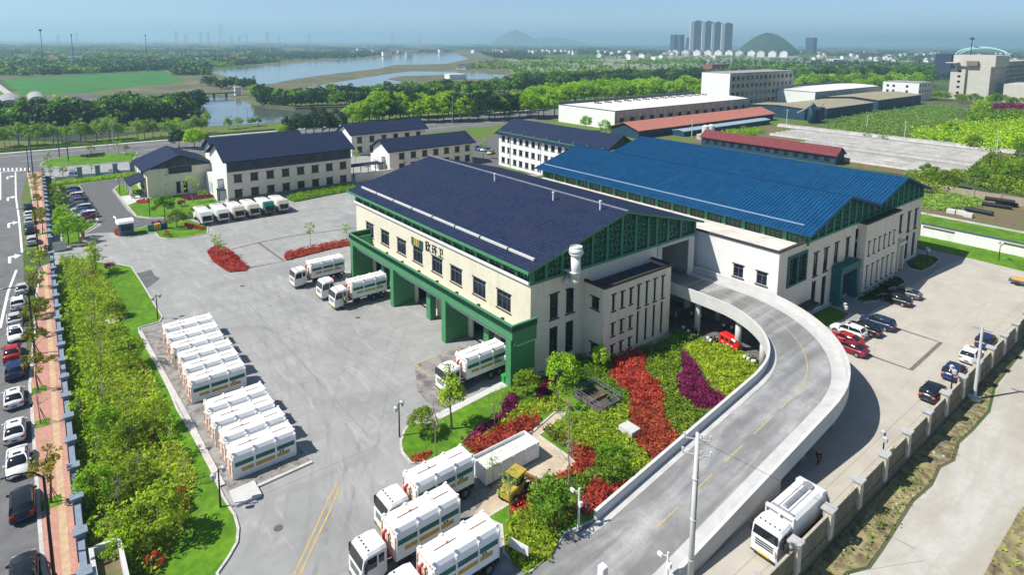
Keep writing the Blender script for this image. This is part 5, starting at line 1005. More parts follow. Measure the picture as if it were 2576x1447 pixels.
for k in range(1, 8):
    for s in (-1, 1): b.cyl((sx + 2.1 * s, sy - 1.7 + k * .425, .12), (sx + 2.1 * s, sy - 1.7 + k * .425, 1.4), .025, n=5)
b.build('railing', frame_w, S_)
b = MB(); x, y = at(*tJ(985, 235)) if 0 else at(*c3(0, 0)) if 0 else at(1583, 1092); b.box(x - .9, x + .9, y - .7, y + .7, .12, .8); tag(b.build('manhole_slab', pale), 'pale square concrete slab in the green shrubs before the ramp', 'slab')
b = MB(); x, y = at(*tE(1130, 565)); b.box(x - .9, x + .9, y - .8, y + .8, .1, .35); tag(b.build('manhole_slab', pale), 'pale concrete slab on the lawn beside the hedge garden', 'slab')
# pipes and blocks on the far right lot
pipe = mat('black_pipe', (.012, .014, .02), .4, .2, 2)
for i, (p, q, r) in enumerate((((2428, 530), (2497, 544), .6), ((2470, 517), (2545, 528), .55), ((2476, 512), (2552, 523), .55), ((2505, 507), (2562, 516), .6), ((2505, 512), (2560, 522), .55))):
    a_, c_ = at(*p), at(*q); z = r if i != 2 else r + .9; b = MB(); b.cyl((*a_, z), (*c_, z), r, n=14); o = b.build('drain_pipe', pipe, smooth=False); tag(o, ['long black pipe lying apart nearest the white wall', 'lowest black pipe of the left end of the pipe heap', 'upper black pipe lying on the heap', 'rearmost black pipe of the heap', 'black pipe in the middle of the heap'][i], 'pipe', 'black drain pipes on the scrub lot')
for i, (x, y) in enumerate(((2393, 536), (2418, 540), (2436, 546))): a_ = at(x, y); b = MB(); b.cbox(a_[0] - .9, a_[0] + .9, a_[1] - .7, a_[1] + .7, 0, 1.0, .06); tag(b.build('white_bag', pale), ['left', 'middle', 'right'][i] + ' one of three white bulk bags beside the black pipes', 'bag', 'white bulk bags beside the pipes')
t = thing('handcart', 'small cart with orange load at the right photo edge', 'cart', (*at(2560, 717), 0)); b = MB(); b.box(-1.2, 1.2, -.6, .6, .5, .9); link('bed', b.mesh('bed', slate_d), t); b = MB(); b.cbox(-.9, 1, -.5, .5, .9, 1.3, .1); link('load', b.mesh('load', MATS['orange_yellow']), t)
for s in (-1, 1): b = MB(); b.cyl((0, .62 * s, .35), (0, .7 * s, .35), .35, n=12); link('wheel', b.mesh('wheel', black), t)
t = thing('wheelie_bin', 'green wheelie bin with open lid by the green portico pillar', 'bin', (*at(1270, 962), 0)); gm = mat('bin_green', (.02, .35, .05), .5, .1, 2); b = MB(); b.loft([[(-.25, -.3, .05), (.25, -.3, .05), (.25, .3, .05), (-.25, .3, .05)], [(-.33, -.38, 1), (.33, -.38, 1), (.33, .38, 1), (-.33, .38, 1)]]); link('body', b.mesh('body', gm), t); b = MB(); b.box(-.33, .33, .38, .44, 1.0, 1.7); link('lid', b.mesh('lid', gm), t)
# ================================================================== VEHICLES
tyre = mat('tyre_rubber', (.02, .02, .02), .9, .2, 4); rim = mat('alloy_rim', (.45, .45, .46), .35, .1, 3, metal=.7); lampw = mat('headlamp_glass', (.7, .7, .68), .15, .05, 3); lampr = mat('tail_lamp', (.4, .01, .01), .25, .1, 3); plateb = mat('blue_plate', (.02, .08, .4), .5, .1, 3); platey = mat('yellow_plate', (.6, .4, .03), .5, .1, 3)
cglass = mat('car_glass', (.012, .016, .02), .06, .2, 1, spec=.9)
def paint(name, c): return mat('paint_' + name, c, .28, .04, .8, spec=.6)
def wheel(t, x, y, r=.33, w_=.22, hubs=rim):
    s = 1 if y > 0 else -1; k = ('wheel', r, w_, s, hubs.name)
    if k not in WCACHE:
        b = MB(); b.cyl((0, -w_ / 2, 0), (0, w_ / 2, 0), r, n=16); h = MB(); h.cyl((0, s * (w_ / 2 - .02), 0), (0, s * (w_ / 2 + .012), 0), r * .62, r * .55, 12); h.cyl((0, s * (w_ / 2 + .01), 0), (0, s * (w_ / 2 + .03), 0), r * .15, n=8); WCACHE[k] = (b.mesh('wheel', tyre), h.mesh('rim', hubs))
    m1, m2 = WCACHE[k]; o = link('wheel', m1, t, (x, y, r)); link('rim', m2, o)
CARS = {}
def car(kind, cname, col):
    if (kind, cname) in CARS: return CARS[(kind, cname)]
    pm = paint(cname, col); suv = kind == 'suv'; k = 1.13 if suv else 1.0
    t = thing('parked_car', 'car', 'car'); st = [(-2.32, .7, .45, .78), (-2.22, .83, .3, 1.0 * k), (-1.9, .89, .2, 1.03 * k), (-1.3, .9, .2, 1.0 * k), (-.5, .9, .2, .96 * k), (.5, .9, .2, .94 * k), (1.15, .9, .2, .92 * k), (1.7, .88, .2, .84 * k), (2.1, .8, .26, .74 * k), (2.3, .62, .36, .6 * k)]
    rings = []
    for x, w_, zb, zt in st:
        rings.append([(x, -w_ * .9, zb), (x, -w_, zb + .18), (x, -w_ * 1.01, (zb + zt) / 2 + .1), (x, -w_ * .96, zt - .07), (x, -w_ * .84, zt), (x, 0, zt + .05), (x, w_ * .84, zt), (x, w_ * .96, zt - .07), (x, w_ * 1.01, (zb + zt) / 2 + .1), (x, w_, zb + .18), (x, w_ * .9, zb)])
    b = MB(); b.loft(rings); body = b.build('body', pm, t, True)
    if suv: gs = [(-2.15, .82, .8, 1.12), (-1.85, .8, .7, 1.62), (-.6, .8, .66, 1.7), (.3, .8, .64, 1.64), (1.2, .78, .74, 1.05)]
    else: gs = [(-1.95, .8, .76, 1.02), (-1.0, .79, .6, 1.38), (-.3, .79, .6, 1.45), (.35, .79, .6, 1.41), (1.25, .77, .74, .95)]
    R2 = []
    for x, wb, wt, zt in gs: zb = .9 * k if zt > 1.2 else zt - .08; R2.append([(x, -wb, zb), (x, -(wb + wt) / 2 - .03, (zb + zt) / 2 + .03), (x, -wt, zt), (x, 0, zt + .03), (x, wt, zt), (x, (wb + wt) / 2 + .03, (zb + zt) / 2 + .03), (x, wb, zb)])
    b = MB(); b.loft(R2); b.build('windows', cglass, t, True)
    b = MB(); i0, i1 = (1, 3)
    rr2 = [[(x + (.05 if n_ == 0 else 0), s * (wt + .025), zt - .05) if s in (-1, 1) else None for s in (-1, 1)] for n_, (x, wb, wt, zt) in enumerate(gs[i0:i1 + 1])]
    rg = [[(x, -(wt + .03), zt - .06), (x, -wt, zt + .012), (x, 0, zt + .05), (x, wt, zt + .012), (x, wt + .03, zt - .06)] for (x, wb, wt, zt) in gs[i0:i1 + 1]]; b.loft(rg, caps=False, close=False)
    for s in (-1, 1):
        for (xa, wa, ta, za), (xb, wb_, tb, zb_) in ((gs[0], gs[1]), (gs[4], gs[3])):
            b.tube([(xa, s * (wa + .0), za), ((xa + xb) / 2, s * ((wa + tb) / 2 + .06), (za + zb_) / 2 + .03), (xb, s * (tb + .02), zb_)], .05, 5)
        x = -.35; b.tube([(x, s * .82, .95 * k), (x, s * .64, gs[2][3] - .04)], .045, 4)
    b.build('roof', pm, t)
    for s in (-1, 1):
        b = MB(); b.cbox(-2.34, -2.1, s * .68 - .17, s * .68 + .17, .72 * k, .9 * k, .03); b.build('tail_light', lampr, t)
        b = MB(); b.cbox(2.02, 2.26, s * .58 - .16, s * .58 + .16, .56 * k, .68 * k, .03); b.build('headlight', lampw, t)
        b = MB(); b.cbox(.78, .98, s * .98 - .1, s * .98 + .1, .92 * k, 1.06 * k, .03); b.build('mirror', pm, t)
        for x in (-1.4, 1.42): wheel(t, x, s * .82)
        b = MB()
        for x in (-1.4, 1.42): b.cyl((x, s * .8, .36), (x, s * .912, .36), .39, n=16)
        b.build('wheel_arch', black, t)
    b = MB(); b.box(-2.37, -2.33, -.24, .24, .5, .63); b.build('number_plate', plateb, t)
    b = MB(); b.cbox(2.1, 2.31, -.4, .4, .32, .5, .03); b.build('grille', black, t)
    b = MB(); b.box(-.2, .12, -.3, .3, gs[2][3] + .035, gs[2][3] + .055); 
    if cname in ('white', 'navy'): b.build('sunroof', cglass, t)
    CARS[(kind, cname)] = t; return t
CC = {'white': (.72, .72, .72), 'silver': (.5, .5, .5), 'red': (.42, .02, .02), 'crimson': (.22, .01, .03), 'navy': (.015, .03, .09), 'black': (.012, .012, .015), 'grey': (.12, .12, .13), 'blue': (.03, .09, .28), 'yellow': (.55, .42, .08)}
def pc(kind, col, xy, rz, lab, grp=None):
    px = place(car(kind, col, CC[col]), lab, (xy[0], xy[1], .05), rz + R_.uniform(-.03, .03), grp, cat='car'); return px
PI = math.pi
G1 = 'cars parked along the kerb of the left road'
for kind, col, d, rz, lab in (('sedan', 'white', (36, 1012), PI, 'white saloon on the left road directly behind the dark blue one'), ('sedan', 'white', (39, 1095), PI, 'white saloon with dark sunroof, second behind the dark blue car on the left road'), ('sedan', 'white', (46, 1178), 0, 'white saloon facing the camera under the large curved street lamp'),
        ('suv', 'black', (58, 1282), PI, 'black off-roader nearest the camera on the left road'), ('sedan', 'red', (31, 897), PI, 'red saloon on the left road'), ('suv', 'navy', (38, 942), PI, 'dark blue off-roader right behind the red saloon'), ('sedan', 'white', (40, 850), 0, 'white saloon on the left road just beyond the red one'),
        ('sedan', 'silver', (37, 812), PI, 'silver saloon second beyond the red one on the left road'), ('suv', 'white', (46, 772), PI, 'white off-roader third beyond the red saloon'), ('sedan', 'silver', (56, 735), PI, 'silver car half hidden by pavement trees left of the hedge garden'), ('suv', 'silver', (81, 613), PI, 'grey-silver off-roader parked last before the gate driveway'), ('sedan', 'black', (76, 585), PI, 'black saloon beyond the gate on the left road'),
        ('sedan', 'silver', (74, 563), PI, 'silver saloon, second beyond the gate'), ('sedan', 'white', (73, 546), PI, 'white saloon, third beyond the gate'), ('sedan', 'black', (72, 527), PI, 'black saloon parked farthest along the left road'), ('sedan', 'black', (62, 1462), PI, 'black car cut off by the bottom edge at the lower left')):
    pc(kind, col, at(*d), rz, lab, G1)
cl = ['navy', 'blue', 'navy', 'white', 'crimson', 'blue', 'navy', 'grey', 'navy', 'silver', 'navy', 'blue', 'white']
for i, c_ in enumerate(cl):
    f = i / (len(cl) - 1); x0, y0 = at(178, 487); x1, y1 = at(216, 549); pc('sedan' if i % 3 else 'suv', c_, (x0 + (x1 - x0) * f, y0 + (y1 - y0) * f), -PI / 2, f'{c_} car, {ordn(i + 1)} from the far end of the row in the entrance bay', 'cars in the entrance bay')
for kind, col, d, rz, lab in (('suv', 'navy', (2206, 822), PI, 'dark blue car nearest the entrance portal in the row beside the ramp'), ('sedan', 'black', (2172, 836), PI, 'black saloon between the dark blue and white cars beside the ramp'), ('suv', 'white', (2133, 843), PI, 'white off-roader between the black saloon and the red car beside the ramp'), ('sedan', 'red', (2126, 863), PI, 'bright red car beside the ramp bend'), ('sedan', 'crimson', (2135, 885), PI, 'dark red car mostly hidden behind the ramp bend'),
        ('sedan', 'black', (2251, 762), PI, 'black hatchback parked askew before the striped stair block'), ('sedan', 'grey', (2276, 745), PI, 'grey car behind the black hatchback before the striped stair block')):
    pc(kind, col, at(*d), rz - .05, lab)
for kind, col, y, lab in (('suv', 'navy', 101.5, 'dark blue car farthest along the right perimeter wall'), ('suv', 'white', 95.2, 'white car parked along the right perimeter wall'), ('suv', 'navy', 88.6, 'dark blue off-roader directly behind the white car by the right wall'), ('suv', 'black', 81.2, 'black hatchback nearest the camera along the right wall')): pc(kind, col, (-21.9, y), PI / 2, lab, 'cars along the right perimeter wall')
for i, (c_, d) in enumerate((('blue', (1209, 378)), ('white', (1217, 379)), ('blue', (1226, 380)), ('navy', (1201, 376)), ('yellow', (1234, 387)))): pc('sedan', c_, at(*d), -.9, f'{c_} car, {ordn(i + 1)} listed in the gap between canteen and dormitory block'.replace(ordn(i + 1) + ' listed', ['second from left', 'third from left', 'fourth from left', 'leftmost', 'rightmost'][i]), 'cars in the gap between the white buildings')
pc('suv', 'blue', at(192, 447), .4, 'blue van-like car behind the boundary pillars at the far gate'); pc('sedan', 'blue', at(290, 438), .4, 'small blue car between two wall pillars at the far gate')
# ---- trucks
wp = mat('truck_white', (.72, .72, .7), .4, .05, 1.5, rnd=.05); chas = mat('chassis_black', (.025, .025, .028), .6, .3, 3); redm = mat('hook_red', (.4, .03, .02), .5, .2, 2); hub = mat('truck_hub', (.14, .14, .14), .6, .2, 3); tgreen = mat('container_green', (.015, .13, .1), .5, .1, 2); ochre = mat('container_ochre', (.5, .33, .05), .6, .15, 2)
cwhite = mat('container_white', (.78, .78, .77), .5, .04, 1.2, col2=(.82, .82, .81), rnd=.05); rustm = mat('rusty_frame', (.52, .24, .14), .8, .35, 2.5, col2=(.74, .68, .62))
N_, L_n = nodes_of(cwhite); bb_ = N_['Principled BSDF']; src_ = bb_.inputs['Base Color'].links[0].from_socket; tc = N_.new('ShaderNodeTexCoord'); n2 = N_.new('ShaderNodeTexNoise'); n2.inputs['Scale'].default_value = 1.1; n2.inputs['Detail'].default_value = 9; n2.inputs['Roughness'].default_value = .7
oi = N_.new('ShaderNodeObjectInfo'); va = N_.new('ShaderNodeVectorMath'); va.operation = 'ADD'; L_n.new(tc.outputs['Object'], va.inputs[0]); L_n.new(oi.outputs['Location'], va.inputs[1]); L_n.new(va.outputs[0], n2.inputs['Vector'])
mr = N_.new('ShaderNodeMapRange'); mr.inputs[1].default_value = .66; mr.inputs[2].default_value = .76; L_n.new(n2.outputs[0], mr.inputs[0]); mx = N_.new('ShaderNodeMix'); mx.data_type = 'RGBA'; L_n.new(mr.outputs[0], mx.inputs[0]); L_n.new(src_, mx.inputs[6]); mx.inputs[7].default_value = (.38, .2, .12, 1); L_n.new(mx.outputs[2], bb_.inputs['Base Color'])
def cab(t, x0, wm=wp, h=3.1):
    """forward cab from x0 to x0+2.1"""
    b = MB(); S = lambda x, w_, z0, z1, r: [(x, -w_, z0), (x, -w_, z1 - r), (x, -w_ + r, z1), (x, w_ - r, z1), (x, w_, z1 - r), (x, w_, z0)]
    b.loft([S(x0, 1.1, .9, h - .05, .2), S(x0 + .5, 1.17, .6, h, .18), S(x0 + 1.55, 1.17, .5, h - .04, .18), S(x0 + 1.85, 1.14, .45, h - .22, .2), S(x0 + 2.02, 1.12, .42, 1.95, .1), S(x0 + 2.1, 1.1, .42, 1.85, .1)])
    c = b.build('cab', wm, t)
    b = MB(); b.add([(x0 + 2.045, -1.03, 1.93), (x0 + 2.045, 1.03, 1.93), (x0 + 1.9, .98, h - .28), (x0 + 1.9, -.98, h - .28)], [(0, 1, 2, 3)]); b.v = [(p[0] + .03, p[1], p[2]) for p in b.v]; b.build('windscreen', cglass, c)
    for s in (-1, 1):
        b = MB(); q = [(x0 + .85, s * 1.185, 1.75), (x0 + 1.75, s * 1.185, 1.75), (x0 + 1.62, s * 1.185, h - .42), (x0 + .85, s * 1.185, h - .38)]; b.poly(q if s < 0 else q[::-1]); q = [(x0 + .25, s * 1.185, 1.95), (x0 + .7, s * 1.185, 1.95), (x0 + .7, s * 1.185, h - .45), (x0 + .25, s * 1.185, h - .45)]; b.poly(q if s < 0 else q[::-1]); b.build('side_window', cglass, c)
        b = MB(); b.cbox(x0 + 1.95, x0 + 2.13, s * .85 - .18, s * .85 + .18, .6, .82, .03); b.build('headlight', lampw, c)
        b = MB(); b.cbox(x0 + 1.75, x0 + 1.95, s * 1.36 - .1, s * 1.36 + .1, 1.85, 2.55, .03); b.cyl((x0 + 1.8, s * 1.15, 2.5), (x0 + 1.85, s * 1.36, 2.5), .03, n=5); b.build('mirror', black, c)
        b = MB(); b.box(x0 + .5, x0 + 1.5, s * 1.0 - .15, s * 1.0 + .15, .45, .52); b.build('step', chas, c)
    b = MB()
    for k in range(3): b.box(x0 + 2.06, x0 + 2.125, -.75, .75, 1.15 + k * .2, 1.25 + k * .2)
    b.build('grille', chas, c); b = MB(); b.box(x0 + 2.06, x0 + 2.16, -.5, .5, .5, .62); b.build('number_plate', platey, c)
    b = MB()
    for k in range(5): b.cbox(x0 + 1.3, x0 + 1.42, -.8 + k * .4 - .05, -.8 + k * .4 + .05, h - .03, h + .05, .02)
    b.build('marker_lights', chas, c); b = MB(); b.box(x0 + 1.9, x0 + 2.14, -1.12, 1.12, .38, .5); b.build('bumper_lip', chas, c)
def chassis(t, x0, x1, axles):
    b = MB(); b.box(x0, x1, -.5, -.38, .75, 1.0); b.box(x0, x1, .38, .5, .75, 1.0)
    for k in range(6): x = x0 + .3 + (x1 - x0 - .6) * k / 5; b.box(x - .05, x + .05, -.38, .38, .78, .95)
    b.box(x1 - 2.2, x1 - 1.2, .55, 1.05, .5, 1.0); b.box(x1 - 2.2, x1 - 1.2, -1.05, -.55, .5, 1.0); b.box(x0 + .1, x0 + .2, -1.1, 1.1, .6, .75)
    for s in (-1, 1): b.box(x1 - 3.6, x1 - 1.4, s * 1.1 - .02, s * 1.1 + .02, .5, .58); b.box(x1 - 3.6, x1 - 1.4, s * 1.1 - .02, s * 1.1 + .02, .72, .8)
    b.build('chassis', chas, t)
    for x in axles:
        for s in (-1, 1): wheel(t, x, s * .98, .5, .3, hub)
    for s in (-1, 1):
        b = MB(); xc = (axles[1] + axles[-1]) / 2; hw_ = (axles[1] - axles[-1]) / 2 + .62
        b.box(xc - hw_, xc + hw_, s * 1.0 - .18, s * 1.0 + .18, 1.06, 1.1); b.box(xc - hw_ - .04, xc - hw_, s * 1.0 - .18, s * 1.0 + .18, .6, 1.1); b.box(xc + hw_, xc + hw_ + .04, s * 1.0 - .18, s * 1.0 + .18, .6, 1.1)
        b.build('mudguard', chas, t)
def hooklift():
    t = thing('hook_lift_truck', 'white hook lift truck', 'truck'); cab(t, 2.5); chassis(t, -4.3, 2.6, (3.3, -1.9, -3.25))
    b = MB(); b.box(-4.2, 2.0, -.3, -.12, 1.0, 1.2); b.box(-4.2, 2.0, .12, .3, 1.0, 1.2); b.tube([(1.6, 0, 1.1), (2.15, 0, 1.3), (2.2, 0, 3.1), (1.95, 0, 3.3)], .13, 6); b.box(2.0, 2.3, -.35, .35, 1.1, 1.5); b.build('hook_arm', redm, t)
    for s in (-1, 1): b = MB(); b.cbox(-4.36, -4.28, s * .8 - .2, s * .8 + .2, .62, .78, .01); b.build('tail_light', lampr, t)
    return t
def container():
    t = thing('waste_container', 'white hook lift waste container', 'container'); L2, w_, h = 3.0, 1.2, 2.55
    S = lambda x: [(x, -w_, 0), (x, -w_, h * .74), (x, -w_ + .05, h * .88), (x, -w_ + .24, h), (x, w_ - .24, h), (x, w_ - .05, h * .88), (x, w_, h * .74), (x, w_, 0)]
    b = MB(); b.loft([S(-L2 + .12), S(L2 - .12)]); b.build('shell', cwhite, t)
    for x in (-L2 + .13, -1.0, 1.0, L2 - .13):
        b = MB(); r0 = [(p[0] - .06, p[1] * 1.03, p[2] * 1.015 + .0) for p in S(x)]; r1 = [(p[0] + .06, p[1] * 1.03, p[2] * 1.015) for p in S(x)]; b.loft([r0, r1])
        for s in (-1, 1): b.box(x - .07, x + .07, s * (w_ - .02) - .08, s * (w_ - .02) + .08, h * .7, h * .93); b.box(x - .1, x + .1, s * (w_ - .3) - .1, s * (w_ - .3) + .1, h * .97, h * 1.05)
        b.build('rib', cwhite, t)
    for s in (-1, 1):
        b = MB(); q = lambda a, c, z0, z1, y: ([(a, s * y, z0), (c, s * y, z0), (c, s * y, z1), (a, s * y, z1)] if s < 0 else [(c, s * y, z0), (a, s * y, z0), (a, s * y, z1), (c, s * y, z1)])
        for a, c in ((-2.78, -1.1), (-.9, .9), (1.1, 2.78)): b.box(a, c, s * (w_ + .012) - .012, s * (w_ + .012) + .012, 1.25, 1.68)
        b.build('green_stripe', tgreen, t)
        b = MB()
        for a, c in ((-2.3, -1.1), (-.9, .9), (1.1, 2.2)): b.box(a, c, s * (w_ + .012) - .012, s * (w_ + .012) + .012, .6, .95)
        b.build('ochre_stripe', ochre, t)
        b = MB()
        for a in (-1.65, -1.4): b.box(a - .07, a + .07, s * (w_ + .012) - .012, s * (w_ + .012) + .012, 1.0, 1.18); b.build('small_lettering', black, t)
    b = MB(); b.box(-2.5, -.9, -.03, .03, h + .001, h + .05); b.box(.3, 2.2, -.03, .03, h + .001, h + .05); b.build('lid_seam', mat('seam_rust', (.3, .14, .08), .8, .3, 3), t)
    b = MB(); b.cbox(.95, 1.12, -.14, .08, h + .001, h + .1, .02); b.build('lid_latch', MATS['seam_rust'], t)
    b = MB(); X = L2 - .055
    for y in (-1.15, 1.05): b.box(X, X + .08, y, y + .1, 0, h * .8)
    for z in (0, 1.2, h - .35): b.box(X, X + .075, -1.0, 1.0, z, z + .12)
    b.box(X, X + .1, -.3, .3, .1, 1.6); b.build('hook_frame', rustm, t)
    b = MB(); b.box(-L2 - .0, -L2 + .055, -1.1, 1.1, .05, h * .75); b.build('rear_door', cwhite, t)
    return t
HT, CT = hooklift(), container()
tr = [((-39.9, 21.8), 'white hook lift truck, middle one of three at the bottom of the yard'), ((-43.3, 25.6), 'white hook lift truck behind the other two at the bottom, next to the lawn'), ((-35.4, 22.4), 'white hook lift truck cut off by the bottom edge, nearest the green bed'), ((-99.9, 38.2), 'white hook lift truck farthest left before the green portico'),
      ((-92.6, 39.9), 'white hook lift truck without container, red arm bare, before the green portico'), ((-88.0, 40.1), 'white hook lift truck backed into the portico, nearest of the three there'), ((-58.0, 40.8), 'white hook lift truck at the right end of the green portico behind a slim tree')]
for i, ((x, y), lab) in enumerate(tr):
    place(HT, lab, (x, y, .05), -PI / 2, 'white hook lift trucks')
    if i != 4: place(CT, 'container carried by the ' + lab.replace('white hook lift truck', 'truck').replace(' at the bottom of the yard', '').replace(', next to the lawn', ' beside the lawn').replace(' behind a slim tree', '').replace(', nearest of the three there', ''), (x, y + 1.2, 1.27), -PI / 2, 'containers loaded on trucks')
for i in range(4): x = -58.7 - i * 3.05; place(CT, ['white container at the near end of the near row on the dark pad', 'white container second from the near end of the near row', 'white container third from the near end of the near row', 'white container at the far end of the near row, beside the gap'][i], (x, 16.1 + .1 * (i % 2), .06), -PI / 2 + R_.uniform(-.015, .015), 'containers of the near row')
for i in range(6): x = -74.7 - i * 3.2; place(CT, ['white container at the near end of the far row, beside the gap', 'white container second from the near end of the far row', 'white container third from the near end of the far row', 'white container fourth from the near end of the far row', 'white container fifth from the near end of the far row', 'white container at the far end of the far row, nearest the lawn corner'][i], (x, 15.9 + .12 * (i % 3), .06), -PI / 2 + R_.uniform(-.02, .02), 'containers of the far row')
def compactor(tail, top, dirty=False):
    t = thing('refuse_truck', 'refuse truck', 'refuse truck'); cab(t, 2.3, h=2.9); chassis(t, -4.0, 2.4, (3.1, -1.8, -2.9) if top == 'box' else (3.1, -2.2)); w_ = 1.18
    S = lambda x, z0, z1: [(x, -w_, z0), (x, -w_ - .03, (z0 + z1) / 2), (x, -w_, z1 - .25), (x, -w_ + .3, z1), (x, w_ - .3, z1), (x, w_, z1 - .25), (x, w_ + .03, (z0 + z1) / 2), (x, w_, z0)]
    b = MB(); b.loft([S(-2.7, 1.1, 3.15), S(2.0, 1.1, 3.15)]); bd = b.build('body', wp, t)
    b = MB()
    for y in (-.45, 0, .45): b.box(-2.6, 1.9, y - .03, y + .03, 3.16, 3.19)
    b.box(1.6, 1.8, -.9, .9, 3.16, 3.24); b.build('roof_rails', steel, bd)
    b = MB(); b.loft([[(-2.72, s * (w_ - .02), z) for s, z in ((-1, .8), (-1, 3.2), (1, 3.2), (1, .8))], [(-3.5, s * (w_ - .02), z) for s, z in ((-1, .7), (-1, 3.05), (1, 3.05), (1, .7))], [(-4.0, s * (w_ - .06), z) for s, z in ((-1, .7), (-1, 2.35), (1, 2.35), (1, .7))], [(-4.35, s * (w_ - .06), z) for s, z in ((-1, .8), (-1, 1.25), (1, 1.25), (1, .8))]])
    tg = b.build('tailgate', tail, t); b = MB(); b.add([(-4.03, -.95, 2.2), (-4.03, .95, 2.2), (-4.37, .95, 1.2), (-4.37, -.95, 1.2)], [(0, 3, 2, 1)]); b.v = [(p[0] - .03, p[1], p[2] + .02) for p in b.v]; b.build('hopper_opening', dark, tg)
    b = MB()
    for s in (-1, 1): b.tube([(-3.3, s * 1.2, 2.8), (-4.2, s * 1.2, 1.6)], .05, 5); b.tube([(-4.4, s * 1.0, .9), (-4.55, s * 1.0, 1.8)], .04, 5)
    b.build('lift_rams', steel, tg); b = MB(); b.box(-4.5, -4.36, -1.05, 1.05, .62, .8); b.build('rear_bumper', chas, tg)
    for s in (-1, 1): b = MB(); b.cbox(-4.52, -4.44, s * .85 - .14, s * .85 + .14, .66, .78, .01); b.build('tail_light', lampr, tg)
    b = MB()
    for s in (-1, 1): b.box(-2.6, 1.9, s * (w_ + .035) - .01, s * (w_ + .035) + .01, 1.25, 1.4)
    b.build('side_stripe', ochre, bd); return t
sticker = mat('stickered_tailgate', (.55, .55, .45), .5, .2, 2.2, col2=(.5, .3, .08), fac=(.5, .62)); gt_ = mat('tailgate_green', (.01, .17, .12), .45, .1, 2)
cw, cs, cg = compactor(wp, 'a'), compactor(sticker, 'a'), compactor(gt_, 'a')
for i, (y, p, lab) in enumerate(((31.1, cw, 'white refuse truck at the left end of the row, plain white tailgate'), (34.5, cw, 'white refuse truck second from the left, plain white tailgate'), (37.9, cs, 'refuse truck third from the left, stickered tailgate'), (41.2, cs, 'refuse truck left of the green-tailed one, stickered tailgate'), (44.6, cg, 'refuse truck with bright green tailgate'), (47.9, cs, 'refuse truck at the right end of the row beside the hedge'))):
    place(p, lab, (-149.9, y, .05), PI, 'refuse trucks parked in a row before the office')
big = compactor(wp, 'box'); place(big, 'white refuse truck driving along the right perimeter wall', (-21.9, 48.0, .05), -PI / 2)
b = MB(); b.box(2.0, 2.25, -1.2, 1.2, 3.1, 3.3); b.box(2.0, 2.25, -1.2, -1.1, 1.2, 3.1); b.box(2.0, 2.25, 1.1, 1.2, 1.2, 3.1); b.box(2.0, 2.25, -.08, .08, 1.2, 3.1); link('headboard', b.mesh('headboard', wp), big); b = MB(); b.cyl((-2.4, .0, 3.25), (1.4, .0, 3.25), .2, n=10); b.cyl((-2.5, .0, 3.2), (-2.5, .0, 3.4), .4, n=14); link('roof_trough', b.mesh('roof_trough', steel), big)
# open skip, loader, red van, scooters
x, y = at(1222, 1232); OC = thing('open_skip', 'long open white skip on the tan pad behind the trucks', 'skip', (x, y, 0)); b = MB(); X0, X1, Y0, Y1 = x - 2.4, x - .1, y + .1, y + 6.6
b.box(X0, X1, Y0, Y1, .25, .4); b.box(X0, X0 + .08, Y0, Y1, .4, 1.9); b.box(X1 - .08, X1, Y0, Y1, .4, 1.9); b.box(X0 + .08, X1 - .08, Y0, Y0 + .08, .4, 1.9); b.box(X0 + .08, X1 - .08, Y1 - .08, Y1, .4, 1.9); b.build('shell', cwhite, OC)
b = MB(); b.box(X0 + .08, X1 - .08, Y0 + .08, Y1 - .08, 1.4, 1.55); b.build('load', mat('pale_load', (.6, .6, .55), .9, .15, 2), OC); b = MB()
for k in range(5): yy = Y0 + .3 + k * 1.45; b.box(X1, X1 + .07, yy, yy + .1, .3, 1.9)
b.build('rib', cwhite, OC)
x, y = at(1300, 1245); LD = thing('wheel_loader', 'yellow wheel loader half hidden by shrubs beside the tan pad', 'wheel loader', (x, y, .05), PI / 2 + .25)
yel = mat('loader_yellow', (.42, .3, .05), .6, .15, 2)
b = MB(); b.cbox(-1.8, -.3, -.65, .65, .6, 1.4, .1); b.cbox(-.3, .9, -.5, .5, .6, 1.1, .1); b.build('body', yel, LD, off=(0, 0, 0)); b = MB(); b.cbox(-.7, .5, -.55, .55, 1.4, 2.3, .08); b.build('cab_glass', cglass, LD, off=(0, 0, 0)); b = MB(); b.cbox(-.85, .65, -.7, .7, 2.3, 2.42, .04); b.build('cab_roof', yel, LD, off=(0, 0, 0))
b = MB(); b.tube([(.6, .3, 1.1), (1.6, .3, .8), (2.1, .3, .4)], .09, 5); b.tube([(.6, -.3, 1.1), (1.6, -.3, .8), (2.1, -.3, .4)], .09, 5); b.build('lift_arm', yel, LD, off=(0, 0, 0)); b = MB(); b.loft([[(2.1, s * .8, z) for s, z in ((-1, .1), (-1, .75), (1, .75), (1, .1))], [(2.7, s * .8, z) for s, z in ((-1, .1), (-1, .16), (1, .16), (1, .1))]]); b.build('bucket', mat('rusty_bucket', (.3, .14, .06), .8, .3, 2), LD, off=(0, 0, 0))
for xx in (-1.2, .8):
    for s in (-1, 1): wheel(LD, xx, s * .7, .48, .3, hub)
x, y = at(1838, 876); RV = thing('red_cargo_tricycle', 'bright red covered three-wheeler parked under the ramp', 'three-wheeler', (x, y, .05), -.18); rp2 = paint('bright_red', (.62, .02, .015))
b = MB(); S = lambda x, w_, z0, z1: [(x, -w_, z0), (x, -w_, z1 - .15), (x, -w_ + .15, z1), (x, w_ - .15, z1), (x, w_, z1 - .15), (x, w_, z0)]
